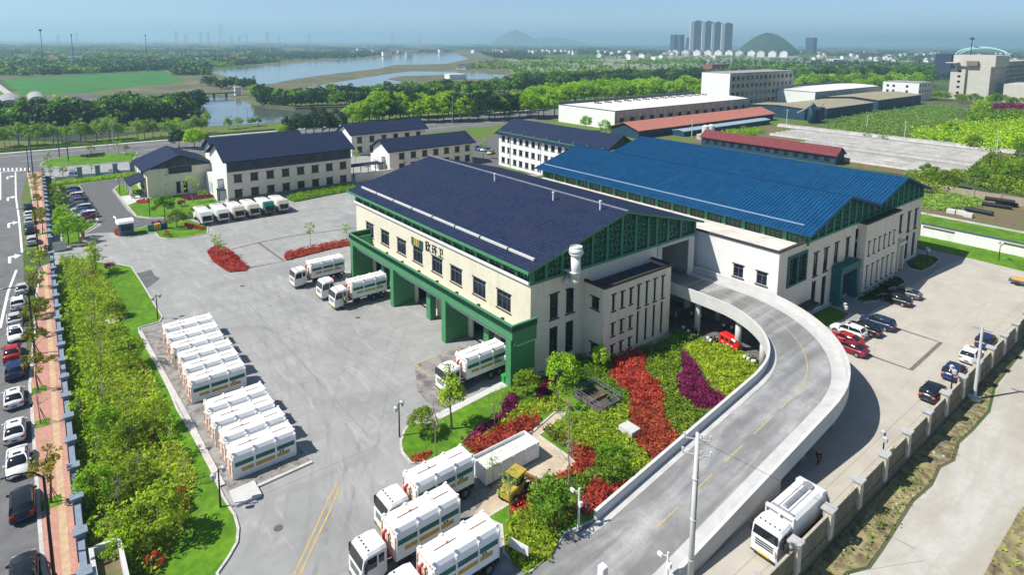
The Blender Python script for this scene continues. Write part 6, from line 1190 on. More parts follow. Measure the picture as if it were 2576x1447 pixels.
b.loft([S(-1.6, .6, .35, 1.6), S(-1.4, .64, .3, 1.72), (S(.6, .64, .3, 1.72)), S(1.1, .6, .3, 1.6), S(1.5, .45, .35, 1.0)]); b.build('body', rp2, RV, off=(0, 0, 0)); b = MB()
for s in (-1, 1):
    for a in (-1.25, -.45, .35): q = [(a, s * .655, 1.0), (a + .55, s * .655, 1.0), (a + .55, s * .655, 1.4), (a, s * .655, 1.4)]; b.poly(q if s < 0 else q[::-1])
b.build('side_window', cglass, RV, off=(0, 0, 0)); wheel(RV, -1.0, .6, .27, .14); wheel(RV, -1.0, -.6, .27, .14); wheel(RV, 1.35, .05, .27, .14)
b = MB()
for a in (-1.1, -.2, .5): b.box(a, a + .4, -.668, -.66, .62, .74)
b.build('white_lettering', wp, RV, off=(0, 0, 0))
def scooter():
    t = thing('scooter', 'scooter', 'scooter'); b = MB(); b.tube([(-.3, 0, .55), (-.1, 0, .3), (.3, 0, .28), (.5, 0, .6), (.62, 0, .98)], [.13, .12, .09, .09, .05], 7); b.cbox(-.65, .05, -.14, .14, .5, .72, .05); b.build('body', paint('dark_plum', (.05, .02, .03)), t, True)
    b = MB(); b.cbox(-.6, .02, -.13, .13, .72, .8, .03); b.build('seat', black, t); b = MB(); b.cyl((.6, -.3, 1.0), (.6, .3, 1.0), .02, n=5); b.build('handlebar', steel, t); b = MB(); b.cbox(-.95, -.62, -.17, .17, .72, 1.0, .04); b.build('top_box', wp, t)
    for x in (-.6, .62): b = MB(); b.cyl((x, -.05, .24), (x, .05, .24), .24, n=12); b.build('wheel', tyre, t)
    return t
sc_ = scooter()
for i, (dx, dy) in enumerate(((1732, 838), (1742, 845), (1790, 862), (1797, 868), (1885, 912), (1893, 916), (1903, 921), (1912, 925), (1750, 800), (1770, 806), (1830, 830), (1850, 836))):
    place(sc_, ['leftmost scooter under the ramp', 'scooter second from the left under the ramp', 'scooter just left of the red three-wheeler', 'scooter touching the left end of the red three-wheeler', 'scooter right of the middle ramp column', 'second scooter right of the middle ramp column', 'third scooter right of the middle ramp column', 'rightmost scooter under the ramp', 'scooter deep in the shade behind the leftmost scooters', 'scooter deep in the shade left of the first ramp column', 'scooter in the shade behind the red three-wheeler', 'rearmost scooter in the shade behind the red three-wheeler'][i], (*at(dx, dy), .05), 1.2 + R_.uniform(-.3, .3), 'scooters under the ramp')
# ================================================================== PEOPLE
skin = mat('skin', (.5, .3, .2), .6, .05, 5); hairm = mat('black_hair', (.01, .01, .01), .7, .1, 5)
def skinned(name, verts, edges, rad, m, parent, root=0):
    bm = bmesh.new(); ly = bm.verts.layers.skin.verify(); vs = [bm.verts.new(v) for v in verts]
    for a_, c_ in edges: bm.edges.new((vs[a_], vs[c_]))
    for i, v in enumerate(vs): v[ly].radius = rad[i] if isinstance(rad[i], tuple) else (rad[i], rad[i]); v[ly].use_root = i == root
    me = bpy.data.meshes.new(name); bm.to_mesh(me); bm.free(); me.materials.append(m); o = link(name, me, parent)
    o.modifiers.new('skin', 'SKIN').use_smooth_shade = True; s = o.modifiers.new('sub', 'SUBSURF'); s.levels = s.render_levels = 1; return o
def person(top, legs, lab, loc, rz, stride=.1, vest=False, helmet=None, arm=.15):
    t = thing('person', lab, 'person', loc, rz)
    V = [(0, 0, .95), (0, 0, 1.2), (0, 0, 1.42), (0, 0, 1.52), (0.01, 0, 1.62), (.02, 0, 1.74)]; E_ = [(i, i + 1) for i in range(5)]; Rr = [(.15, .11), (.16, .11), (.15, .1), .055, .095, .08]
    for s in (-1, 1):
        n = len(V); f = stride * s
        V += [(0, s * .1, .9), (f * .6 + .02, s * .11, .5), (f, s * .11, .09), (f + .16, s * .12, .04)]; Rr += [.1, .065, .045, .035]; E_ += [(0, n), (n, n + 1), (n + 1, n + 2), (n + 2, n + 3)]
        n = len(V); V += [(0, s * .2, 1.42), (-.02, s * .26, 1.15), (arm, s * .25, .93), (arm + .07, s * .24, .85)]; Rr += [.055, .045, .035, .03]; E_ += [(2, n), (n, n + 1), (n + 1, n + 2), (n + 2, n + 3)]
        for k in range(5): m_ = len(V); V += [(arm + .12 - (k == 4) * .04, s * (.24 + (k - 1.5) * .018 if k < 4 else .2), .78 + (k == 4) * .04)]; Rr += [.009]; E_ += [(n + 3, m_)]
    skinned('body', V, E_, Rr, skin, t)
    V2 = [(0, 0, .92), (0, 0, 1.2), (0, 0, 1.44)] + [p for s in (-1, 1) for p in ((0, s * .2, 1.43), (-.02, s * .265, 1.15), (arm * .9, s * .255, .96))]; skinned('jacket', V2, [(0, 1), (1, 2), (2, 3), (3, 4), (4, 5), (2, 6), (6, 7), (7, 8)], [(.185, .14), (.19, .135), (.16, .115), .075, .062, .05, .075, .062, .05], top, t)
    V3 = [(0, 0, .95)] + [p for s in (-1, 1) for p in ((0, s * .1, .88), (stride * s * .6 + .02, s * .11, .5), (stride * s, s * .11, .12))]; skinned('trousers', V3, [(0, 1), (1, 2), (2, 3), (0, 4), (4, 5), (5, 6)], [(.17, .13), .12, .085, .07, .12, .085, .07], legs, t)
    skinned('helmet' if helmet else 'hair', [(.0, 0, 1.7), (.0, 0, 1.78)], [(0, 1)], [.105, .085], helmet or hairm, t)
    if vest: skinned('vest', [(0, 0, 1.0), (0, 0, 1.22), (0, 0, 1.42)], [(0, 1), (1, 2)], [(.2, .155), (.205, .15), (.19, .13)], mat('hi_vis_green', (.35, .85, .05), .7, .05, 3), t)
    return t
dk = mat('dark_cloth', (.015, .015, .02), .9, .2, 4); bl = mat('navy_cloth', (.02, .03, .08), .9, .2, 4)
person(dk, dk, 'left of two people in dark clothes walking on the pavement by the gate', (*at(115, 636), .05), PI, .18); person(dk, bl, 'right of two people in dark clothes walking on the pavement by the gate', (*at(124, 635), .05), PI, -.15)
person(bl, dk, 'worker in bright green vest standing under the ramp beside the hall', (*at(1699, 812), .05), -.5, .05, True); person(dk, bl, 'worker in dark clothes and red helmet by the last portico column', (-57.9, 46.2, .05), -1.2, .05, True, mat('red_helmet', (.6, .03, .02), .4, .1, 2))
person(dk, dk, 'person in dark work clothes under the right side of the ramp', (*at(2058, 1172), .05), -2.0, .15)
person(bl, dk, 'driver in green vest standing on the step of the truck backed into the portico', (-86.35, 36.9, .57), 0, 0, True)
# ================================================================== VEGETATION
def quads_mesh(name, V, m):
    """V: (n,4,3) array of separate leaf faces"""
    n = len(V); me = bpy.data.meshes.new(name); me.vertices.add(n * 4); me.vertices.foreach_set('co', V.reshape(-1).astype(np.float32))
    me.loops.add(n * 4); me.loops.foreach_set('vertex_index', np.arange(n * 4, dtype=np.int32)); me.polygons.add(n)
    me.polygons.foreach_set('loop_start', np.arange(n, dtype=np.int32) * 4); me.polygons.foreach_set('loop_total', np.full(n, 4, dtype=np.int32))
    me.materials.append(m); me.update(calc_edges=True); me.validate(); return me
def leaves(P, size, g, up=.5, out=None, droop=0):
    """leaf faces at points P, tilted at random, biased upwards / outwards"""
    n = len(P); N = g.normal(size=(n, 3)); N[:, 2] += up * 2
    if out is not None: N += out * 1.2
    N /= np.linalg.norm(N, axis=1)[:, None]; A = np.cross(N, g.normal(size=(n, 3))); A /= np.linalg.norm(A, axis=1)[:, None] + 1e-9; Bv = np.cross(N, A)
    s = size * g.uniform(.55, 1.25, (n, 1)); a = A * s; b = Bv * s * .62
    if droop: a[:, 2] -= droop * s[:, 0]
    return np.stack([P - a * .5 - b * .1, P + b * .5, P + a * .5 + b * .1, P - b * .5], 1)
def crown(seed, R, H, z0, ncl, nl, size, rc, flat=1., squash=1., hollow=.55, droop=0):
    """clumps through an ellipsoid volume; radius R, height H, base z0"""
    g = np.random.default_rng(seed); C = []
    lump = g.normal(size=(7, 3)); lump /= np.linalg.norm(lump, axis=1)[:, None]; amp = g.uniform(-.22, .3, 7)
    while len(C) < ncl:
        d = g.normal(size=3); d /= np.linalg.norm(d); r = g.uniform(hollow, 1) ** .6; r *= 1 + (amp * np.maximum(0, lump @ d) ** 3).sum()
        if d[2] < -.55: continue
        C.append((d[0] * R * r, d[1] * R * r * squash, z0 + H * .45 + d[2] * H * .5 * r))
    C = np.array(C); rcs = rc * g.uniform(.6, 1.25, ncl); P = np.repeat(C, nl, 0); d = g.normal(size=P.shape); d /= np.linalg.norm(d, axis=1)[:, None]; P = P + d * (np.repeat(rcs, nl) * g.uniform(.35, 1, len(P)) ** .5)[:, None] * np.array([1, 1, .72 * flat])
    return leaves(P, size, g, .45, d, droop), C
def trunk(h, r, C, seed, lean=.0, nb=9, m=bark, zb=None):
    rg = random.Random(seed); b = MB(); pts = [Vector((0, 0, 0))]; k = 5
    for i in range(1, k + 1): pts.append(Vector((lean * h * (i / k) ** 2 + rg.uniform(-.03, .03) * h, rg.uniform(-.03, .03) * h, h * i / k)))
    b.tube(pts, [r * (1.25 if i == 0 else 1 - .75 * i / k) for i in range(k + 1)], 7)
    idx = list(range(len(C))); rg.shuffle(idx)
    for j in idx[:nb]:
        c = Vector(C[j]); t_ = min(max((zb or h * .35) + rg.uniform(0, .45) * h, .1 * h), h * .95); i = min(k - 1, int(t_ / h * k)); a = pts[i].lerp(pts[i + 1], t_ / h * k - i); mid = a.lerp(c, .5) + Vector((0, 0, -.04 * h))
        b.tube([a, mid, a.lerp(c, .92)], [r * .42, r * .28, r * .1], 5)
    return b.mesh('trunk', m)
TP = {}
def treekind(key, h, R, H, z0, ncl, nl, size, rc, m, tr=.12, nb=9, nvar=3, **kw):
    TP[key] = []
    for v in range(nvar):
        V, C = crown(abs(hash(key)) % 1000 * 0 + sum(map(ord, key)) * 7 + v, R, H, z0, ncl, nl, size, rc, **kw); TP[key].append((quads_mesh('crown', V, m), trunk(h, tr, C, v + 3, nb=nb, lean=.02 * (v - 1), m=pbark if key in ('bare', 'sapling', 'young') else bark)))
treekind('camphor', 8.5, 3.9, 7.0, 2.2, 75, 46, .62, 1.15, L_lime, .2, 7)
treekind('camphor_dark', 8.5, 3.7, 7.4, 1.8, 75, 46, .62, 1.15, L_dark, .2, 7)
treekind('round_mid', 5.2, 2.2, 4.0, 1.5, 46, 46, .34, .72, L_mid, .11, 8)
treekind('round_lime', 4.6, 1.9, 3.8, 1.3, 46, 44, .3, .62, L_lime, .1, 8)
treekind('round_olive', 4.6, 2.3, 4.0, 1.0, 50, 46, .32, .7, L_olive, .1, 8)
treekind('round_yellow', 4.6, 2.1, 3.8, 1.2, 46, 44, .32, .66, L_yel, .1, 8)
treekind('willow', 6.2, 2.6, 5.6, 1.6, 42, 44, .42, .9, L_will, .13, 8, hollow=.3, droop=.5)
treekind('young', 5.2, 1.25, 3.6, 1.8, 15, 26, .26, .42, L_lime, .07, 10, hollow=.15)
treekind('sapling', 4.6, 1.0, 2.8, 1.9, 10, 18, .2, .34, L_will, .05, 9, hollow=.1)
treekind('bare', 6.2, 1.4, 4.4, 1.9, 16, 5, .16, .3, L_yel, .07, 16, hollow=.1)
treekind('slim', 7.0, 1.25, 5.6, 1.5, 34, 40, .3, .62, L_yel, .12, 6, hollow=.1)
treekind('bronze', 4.4, 1.25, 2.6, 1.9, 16, 36, .26, .42, L_bronze, .09, 8, hollow=.2)
treekind('conifer', 8.0, 2.0, 8.2, .8, 60, 40, .45, .8, L_dark, .16, 5, hollow=.2)
treekind('shrub_red', .8, .8, 1.3, .1, 14, 40, .2, .3, L_red, .04, 3, nvar=1); treekind('shrub_purple', 1.2, 1.0, 1.8, .3, 16, 40, .24, .38, L_purp, .05, 5, nvar=1); treekind('shrub_green', .8, .9, 1.4, .1, 14, 44, .2, .34, L_mid, .04, 3, nvar=2); treekind('shrub_yellow', .9, 1.3, 1.8, .1, 20, 44, .24, .42, L_yel, .04, 3, nvar=1)
treekind('far_mid', 9, 4.4, 8.6, 1.0, 40, 16, 1.5, 1.7, L_mid, .25, 3); treekind('far_dark', 9, 4.4, 8.8, .8, 40, 16, 1.5, 1.7, L_dark, .25, 3); treekind('far_lime', 9, 4.4, 8.2, 1.0, 40, 16, 1.5, 1.7, L_lime, .25, 3)
treekind('poplar', 9, 2.0, 9.6, .6, 26, 14, 1.0, 1.0, L_mid, .18, 2, hollow=.1)
def tree(key, xy, sc, lab, grp=None, cat='tree', name='tree', z=0.0, rz=None):
    me, tk = TP[key][R_.randrange(len(TP[key]))]; t = thing(name, lab, cat, (xy[0], xy[1], z), R_.uniform(0, 6.28) if rz is None else rz, grp)
    s = sc * R_.uniform(.94, 1.06); t.scale = (s, s, s * R_.uniform(.94, 1.07)); link('crown', me, t); link('trunk', tk, t); return t
def row(pts, keys, sc, what, grp, z=0, cat='tree', name='tree', jit=.12):
    for i, p in enumerate(pts):
        k = keys[i % len(keys)] if isinstance(keys, (list, tuple)) else keys
        tree(k, at(*p) if len(p) == 2 and not isinstance(p, Vector) else p, sc * R_.uniform(1 - jit, 1 + jit), f'{ordn(i + 1)} {what}', grp, cat, name, z)
def along(P, n, jx=0., jy=0.):
    """n survey points evenly along a polyline of photo points"""
    Ls = [math.dist(P[i], P[i + 1]) for i in range(len(P) - 1)]; T_ = sum(Ls); out = []
    for k in range(n):
        s = T_ * (k + .5) / n; i = 0
        while i < len(Ls) - 1 and s > Ls[i]: s -= Ls[i]; i += 1
        f = s / Ls[i]; out.append((P[i][0] + (P[i + 1][0] - P[i][0]) * f + R_.uniform(-jx, jx), P[i][1] + (P[i + 1][1] - P[i][1]) * f + R_.uniform(-jy, jy)))
    return out
# --- pavement trees, staked
for i, (x, y) in enumerate(((88, 478), (92, 505), (95, 530), (100, 560), (107, 590), (101, 690), (92, 725), (90, 760), (92, 800), (92, 845), (92, 905), (96, 985), (103, 1070), (128, 1270))):
    k = ('bronze', 'young', 'bronze', 'round_olive', 'bronze')[i % 5] if i < 11 else ('bronze', 'bare', 'bronze')[i - 11]; sc = {'round_olive': .68, 'bare': .8}.get(k, 1.12)
    p = at(x, y); tree(k, p, sc, f'pavement tree in its square pit, {ordn(i + 1)} from the zebra crossing', 'staked trees along the brick pavement', z=.1)
    b = MB(); b.box(p[0] - .8, p[0] + .8, p[1] - .8, p[1] + .8, .12, .165); struct(b.build('tree_pit', grass)); b = MB()
    for s in (-1, 1): b.cyl((p[0] + .7 * s, p[1] + .5, .15), (p[0] + .08 * s, p[1] + .05, 1.9), .035, n=5)
    tag(b.build('tree_stake', mat('stake_wood', (.2, .13, .08), .8, .2, 4)), f'pair of wooden stakes bracing the {ordn(i + 1)} pavement tree from the zebra crossing', 'stakes', 'tree stakes on the pavement')
# --- hedge garden between wall and yard
G2 = 'trees in the hedge garden along the boundary wall'
hg = [('young', 170, 700, 1.1), ('bare', 215, 735, 1.0), ('young', 195, 760, 1.0), ('young', 240, 790, 1.0), ('bare', 235, 860, 1.1), ('young', 180, 850, 1.2), ('round_olive', 292, 800, .8), ('young', 235, 700, 1.0), ('round_yellow', 325, 930, 1.25), ('round_yellow', 300, 880, 1.0), ('bare', 255, 935, 1.1), ('young', 195, 950, 1.1), ('young', 230, 1010, 1.0), ('bare', 262, 1040, 1.0), ('young', 205, 1080, 1.1), ('round_lime', 265, 1110, .95), ('young', 320, 1060, .9), ('round_yellow', 390, 1090, 1.1), ('round_olive', 330, 1130, .95),
      ('young', 430, 1150, 1.1), ('young', 255, 1190, 1.15), ('bare', 300, 1310, 1.15), ('round_olive', 330, 1230, .85), ('round_lime', 240, 1280, .9), ('bare', 352, 1230, .9), ('round_yellow', 395, 1370, 1.35), ('round_olive', 340, 1380, 1.0), ('young', 270, 1390, 1.0), ('bare', 470, 1225, .85), ('round_lime', 300, 1430, .8), ('young', 165, 740, 1)]
hg.sort(key=lambda a: a[2])
for i, (k, x, y, s) in enumerate(hg): tree(k, at(x, y), s * (.72 if x > 280 else .8), f'{ {"bare": "nearly bare thin", "young": "sparse young", "round_lime": "bright green bushy", "round_mid": "mid green bushy", "round_olive": "dense olive round", "round_yellow": "yellow-green dense"}[k]} tree, {ordn(i + 1)} from the gate in the hedge garden', G2, z=.1)
tree('slim', at(240, 692), .95, 'slim yellow-green tree at the top corner of the hedge garden', z=.1); tree('shrub_purple', at(277, 681), .9, 'small dark red maple on the lawn corner by the gate', cat='shrub', name='shrub', z=.1); tree('shrub_purple', at(237, 697), .6, 'low dark red shrub at the foot of the slim tree', cat='shrub', name='shrub', z=.1)
# --- ground cover and hedges: surface of leaves over a polygon
under_g = mat('undergrowth_shade_green', (.05, .09, .008), .9, .3, 2, world=True); UG = {'leaf_red': mat('undergrowth_shade_red', (.2, .03, .015), .9, .3, 2), 'leaf_purple': mat('undergrowth_shade_purple', (.08, .006, .03), .9, .3, 2), 'leaf_yellow_green': mat('undergrowth_shade_lime', (.14, .17, .01), .9, .3, 2)}  # undergrowth sheets coloured dark to paint the self-shadow beneath the leaves
def cover(name, P, m, hgt, lab, cat, size=.26, dens=14, seed=0, z=.12, kind='stuff', und=True, col=None):
    g = np.random.default_rng(seed + len(P) * 13); xs_ = [p[0] for p in P]; ys_ = [p[1] for p in P]; A = (max(xs_) - min(xs_)) * (max(ys_) - min(ys_)); n = int(A * dens)
    X = g.uniform(min(xs_), max(xs_), n); Y = g.uniform(min(ys_), max(ys_), n); ins = np.zeros(n, bool)
    for i in range(len(P)):
        (x1, y1), (x2, y2) = P[i], P[i - 1]
        with np.errstate(divide='ignore', invalid='ignore'): ins ^= ((y1 > Y) != (y2 > Y)) & (X < (x2 - x1) * (Y - y1) / (y2 - y1 + 1e-12) + x1)
    X, Y = X[ins], Y[ins]; d = np.full(len(X), 9.)
    for i in range(len(P)):
        a = np.array(P[i - 1]); b_ = np.array(P[i]); ab = b_ - a; t_ = np.clip(((X - a[0]) * ab[0] + (Y - a[1]) * ab[1]) / (ab @ ab + 1e-9), 0, 1); d = np.minimum(d, np.hypot(X - a[0] - ab[0] * t_, Y - a[1] - ab[1] * t_))
    _w = np.sin(X * 2.3 + 1) * np.cos(Y * 2.9) * .28; X = X + _w + g.normal(0, .09, len(X)); Y = Y + np.sin(Y * 2.1) * np.cos(X * 2.6) * .28 + g.normal(0, .09, len(X)); und_ = .72 + .18 * np.sin(X * 1.9 + Y * 1.1) * np.cos(Y * 1.7 - X * .6) + .1 * np.sin(X * 5.1) * np.sin(Y * 4.3)
    Z = z + hgt * und_ * np.minimum(1, .45 + d * 1.3) * g.uniform(.1, 1.15, len(X)) ** .7
    V = leaves(np.stack([X, Y, Z], 1), size, g, .3); o = link(name, quads_mesh(name, V, m)); 
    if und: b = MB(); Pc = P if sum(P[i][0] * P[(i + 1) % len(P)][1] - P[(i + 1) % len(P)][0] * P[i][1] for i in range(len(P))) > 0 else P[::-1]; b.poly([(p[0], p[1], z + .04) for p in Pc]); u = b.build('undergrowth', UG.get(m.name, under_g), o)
    o['kind'] = 'stuff'; return tag(o, lab, cat)
C3 = lambda *p: W(c3, *p)
cover('undergrowth', [at(*p) for p in ((152, 655), (205, 655), (240, 670), (262, 700), (300, 760), (322, 800), (290, 835), (275, 870), (330, 880), (375, 930), (400, 990), (420, 1040), (440, 1095), (470, 1150), (500, 1200), (480, 1260), (470, 1330), (420, 1400), (395, 1447), (240, 1500), (232, 1420), (215, 1300), (195, 1150), (175, 1010), (158, 850), (148, 740))], L_yel, 1.4, 'dense mixed shrubs filling the garden along the boundary wall', 'shrubbery', .36, 22, 3)
cover('undergrowth', [at(*p) for p in ((160, 700), (215, 720), (225, 800), (240, 900), (255, 1000), (290, 1120), (330, 1200), (300, 1300), (250, 1300), (205, 1150), (180, 1010), (165, 860))], L_lime, 2.1, 'taller bright green shrubs beside the boundary wall', 'shrubbery', .36, 10, 4, und=False)
for i, (x, y) in enumerate(((455, 1260), (462, 1285), (385, 1432), (400, 1105), (345, 1095))): tree('shrub_red', at(x, y), .8, f'pink-red flowering shrub in the hedge garden, {ordn(i + 1)} listed from the lamp corner'.replace(' listed', ''), 'pink-red shrubs in the hedge garden', 'shrub', 'shrub', .2)
beds = [('leaf_bed', C3((0, 1060), (150, 1015), (205, 1040), (70, 1110)), L_red, .7, 'small red shrub bed at the tip of the front lawn'), ('hedge_bed', C3((495, 935), (750, 820), (880, 765), (1060, 680), (1140, 690), (1210, 640), (1210, 740), (1110, 825), (980, 890), (800, 965), (620, 1040)), L_red, 1.0, 'long red hedge behind the last container truck'),
    ('leaf_bed', C3((480, 925), (600, 800), (720, 730), (860, 640), (860, 530), (950, 440), (1040, 500), (980, 630), (870, 700), (690, 830), (560, 900)), L_purp, .9, 'deep purple shrub band across the front lawn'), ('leaf_bed', C3((1180, 410), (1290, 300), (1370, 300), (1370, 420), (1260, 500), (1180, 500)), L_purp, .8, 'purple shrub patch at the corner of the cream hall'),
    ('leaf_bed', C3((700, 820), (900, 690), (1000, 600), (1100, 540), (1440, 470), (1480, 560), (1290, 650), (1200, 640), (1060, 680), (880, 765)), L_yel, .7, 'lime shrubs between red hedge and cream hall'), ('leaf_bed', C3((1240, 800), (1300, 760), (1400, 820), (1530, 920), (1500, 960), (1420, 960)), L_bronze, .7, 'bronze shrubs right of the garden path'),
    ('leaf_bed', C3((1500, 950), (1640, 940), (1800, 1060), (1780, 1130), (1640, 1180), (1500, 1250), (1380, 1290), (1300, 1270), (1340, 1245), (1460, 1190), (1560, 1110), (1490, 1040)), L_red, .9, 'red shrub bed right of the tan pad'),
    ('leaf_bed', W(tF, (990, 940), (1240, 840), (1340, 920), (1325, 1060), (1450, 1180), (1530, 1300), (1530, 1400), (1190, 1400), (1190, 1320), (950, 1120), (990, 1050)) , L_red, .8, 'upper part of the winding red shrub band beside the stair annex'),
    ('leaf_bed', W(tI, (990, 0), (1270, 0), (1300, 100), (1340, 200), (1430, 310), (1200, 490), (1050, 350), (1010, 250), (990, 100)), L_red, .85, 'lower part of the winding red shrub band touching the ramp'),
    ('leaf_bed', W(tF, (1345, 900), (1660, 880), (1700, 960), (1640, 1120), (1650, 1260), (1740, 1360), (1850, 1443)) + W(tI, (1700, 60), (1480, 270), (1430, 310), (1300, 100), (1275, 0)) + W(tF, (1530, 1290), (1450, 1180), (1330, 1060)), L_olive, .7, 'olive shrub band between red and purple bands'),
    ('leaf_bed', W(tF, (1680, 860), (1740, 880), (1850, 1000), (1900, 1120), (2000, 1250), (2190, 1350), (2110, 1430), (1850, 1443), (1740, 1360), (1650, 1260), (1645, 1130), (1700, 1050), (1690, 950)), L_purp, .75, 'magenta-purple shrub band inside the ramp bend'),
    ('leaf_bed', W(tF, (1700, 810), (1900, 750), (2060, 790), (2350, 905), (2555, 1035), (2555, 1060), (2210, 1345), (2050, 1250), (1950, 1130), (1880, 1010), (1780, 880)), L_yel, .8, 'large lime shrub field filling the ramp bend'),
    ('leaf_bed', W(tF, (1480, 760), (1620, 680), (1750, 670), (1900, 745), (1700, 805), (1680, 860), (1500, 850)), L_mid, 1.0, 'dark green shrubs at the end of the stair annex'), ('leaf_bed', W(tF, (900, 970), (1240, 835), (1480, 770), (1500, 860), (1340, 900), (1240, 835), (990, 945), (940, 1040), (950, 1120), (1190, 1325), (1190, 1400), (1000, 1400), (870, 1250), (650, 1200), (600, 1100), (640, 900)), L_mid, .8, 'green shrubs along the foot of the stair annex'),
    ('leaf_bed', W(tI, (330, 180), (500, 100), (700, 80), (980, 0), (1000, 100), (1010, 240), (1050, 350), (1200, 500), (1100, 560), (900, 700), (760, 560), (770, 470), (500, 340), (350, 280)), L_yel, .75, 'lime shrubs left of the lower red band'), ('leaf_bed', W(tI, (480, 610), (600, 600), (760, 520), (900, 700), (780, 700), (700, 630), (620, 740), (560, 850), (420, 700)), L_olive, .7, 'olive shrubs around the round trees near the ramp foot'),
    ('leaf_bed', W(tI, (700, 630), (780, 700), (900, 690), (1000, 655), (690, 910), (640, 960), (560, 930), (560, 860), (620, 740)), L_red, .8, 'red shrub strip along the lower ramp parapet'), ('leaf_bed', W(tI, (300, 1080), (330, 950), (420, 870), (560, 860), (550, 970), (380, 1110)), L_bronze, .75, 'dark red-bronze shrubs around the white camera post'),
    ('leaf_bed', W(tI, (-40, 950), (0, 850), (30, 790), (180, 700), (170, 840), (60, 920)), L_red, .8, 'red shrub strip beside the wheel loader'), ('leaf_bed', W(tI, (-60, 1000), (150, 870), (300, 960), (300, 1080), (400, 1150), (330, 1300), (120, 1440), (0, 1380), (-60, 1250)), L_yel, .8, 'lime shrub bed at the bottom behind the notice board'),
    ('leaf_bed', C3((960, 900), (1000, 870), (1000, 920), (830, 1000), (830, 970)), L_yel, .6, 'thin lime strip between red hedge and open skip'),
    ('leaf_bed', W(tB, (2075, 1240), (2170, 1195), (2235, 1200), (2340, 1255), (2500, 1410), (2450, 1440)) + W(tE, (2300, 60), (2200, 0)) + W(tB, (2130, 1340)), L_red, .8, 'red planted island with thin trees in the middle of the yard'), ('hedge_bed', W(tA, (275, 1300), (300, 1260), (700, 1180), (740, 1165), (940, 1140), (945, 1180), (720, 1225), (300, 1335)), L_red, 1.0, 'long red hedge left of the portico'),
    ('leaf_bed', W(tB, (1145, 1070), (1150, 1030), (1260, 1020), (1270, 1090), (1190, 1095)), L_red, .8, 'red shrub clump left of the guard booth'), ('leaf_bed', W(tB, (1370, 735), (1500, 710), (1500, 755), (1380, 760)), L_red, .6, 'red shrubs at the gatehouse hall entrance'),
    ('leaf_bed', W(tB, (1840, 960), (1960, 980), (2060, 1010), (2050, 1030), (1880, 1010)), L_red, .7, 'red shrub strip on the lawn before the left refuse truck'), ('leaf_bed', W(tB, (1800, 700), (2100, 660), (2150, 700), (1900, 730)), L_purp, .6, 'dark red shrubs between gatehouse hall and office'),
    ('hedge_bed', W(tB, (560, 550), (1000, 500), (1385, 452), (1388, 482), (1000, 530), (570, 580)), L_lime, 1.0, 'long clipped bright hedge behind the entrance bay'), ('hedge_bed', W(tA, (290, 710), (560, 640), (860, 590), (990, 590), (990, 625), (700, 680), (380, 745)), L_lime, 1.3, 'clipped green hedge along the office front'),
    ('hedge_bed', W(tB, (790, 285), (900, 270), (1050, 255), (1050, 275), (880, 300)), L_dark, .7, 'low dark hedge on the corner lawn'), ('leaf_bed', W(tC, (1420, 1350), (1560, 1300), (1700, 1300), (1620, 1400), (1540, 1420)), L_olive, .5, 'olive ground cover in the island at the end of the blue-roofed hall'), ('leaf_bed', W(tG, (900, 340), (1280, 110), (1380, 160), (1250, 240), (1090, 340)), L_dark, .5, 'dark ground cover before the stair block')]
for i, (nm, P, m, h, lab) in enumerate(beds): cover(nm, P, m, h, lab, 'hedge' if 'hedge' in nm else 'shrub bed', .3, 44, i + 20)
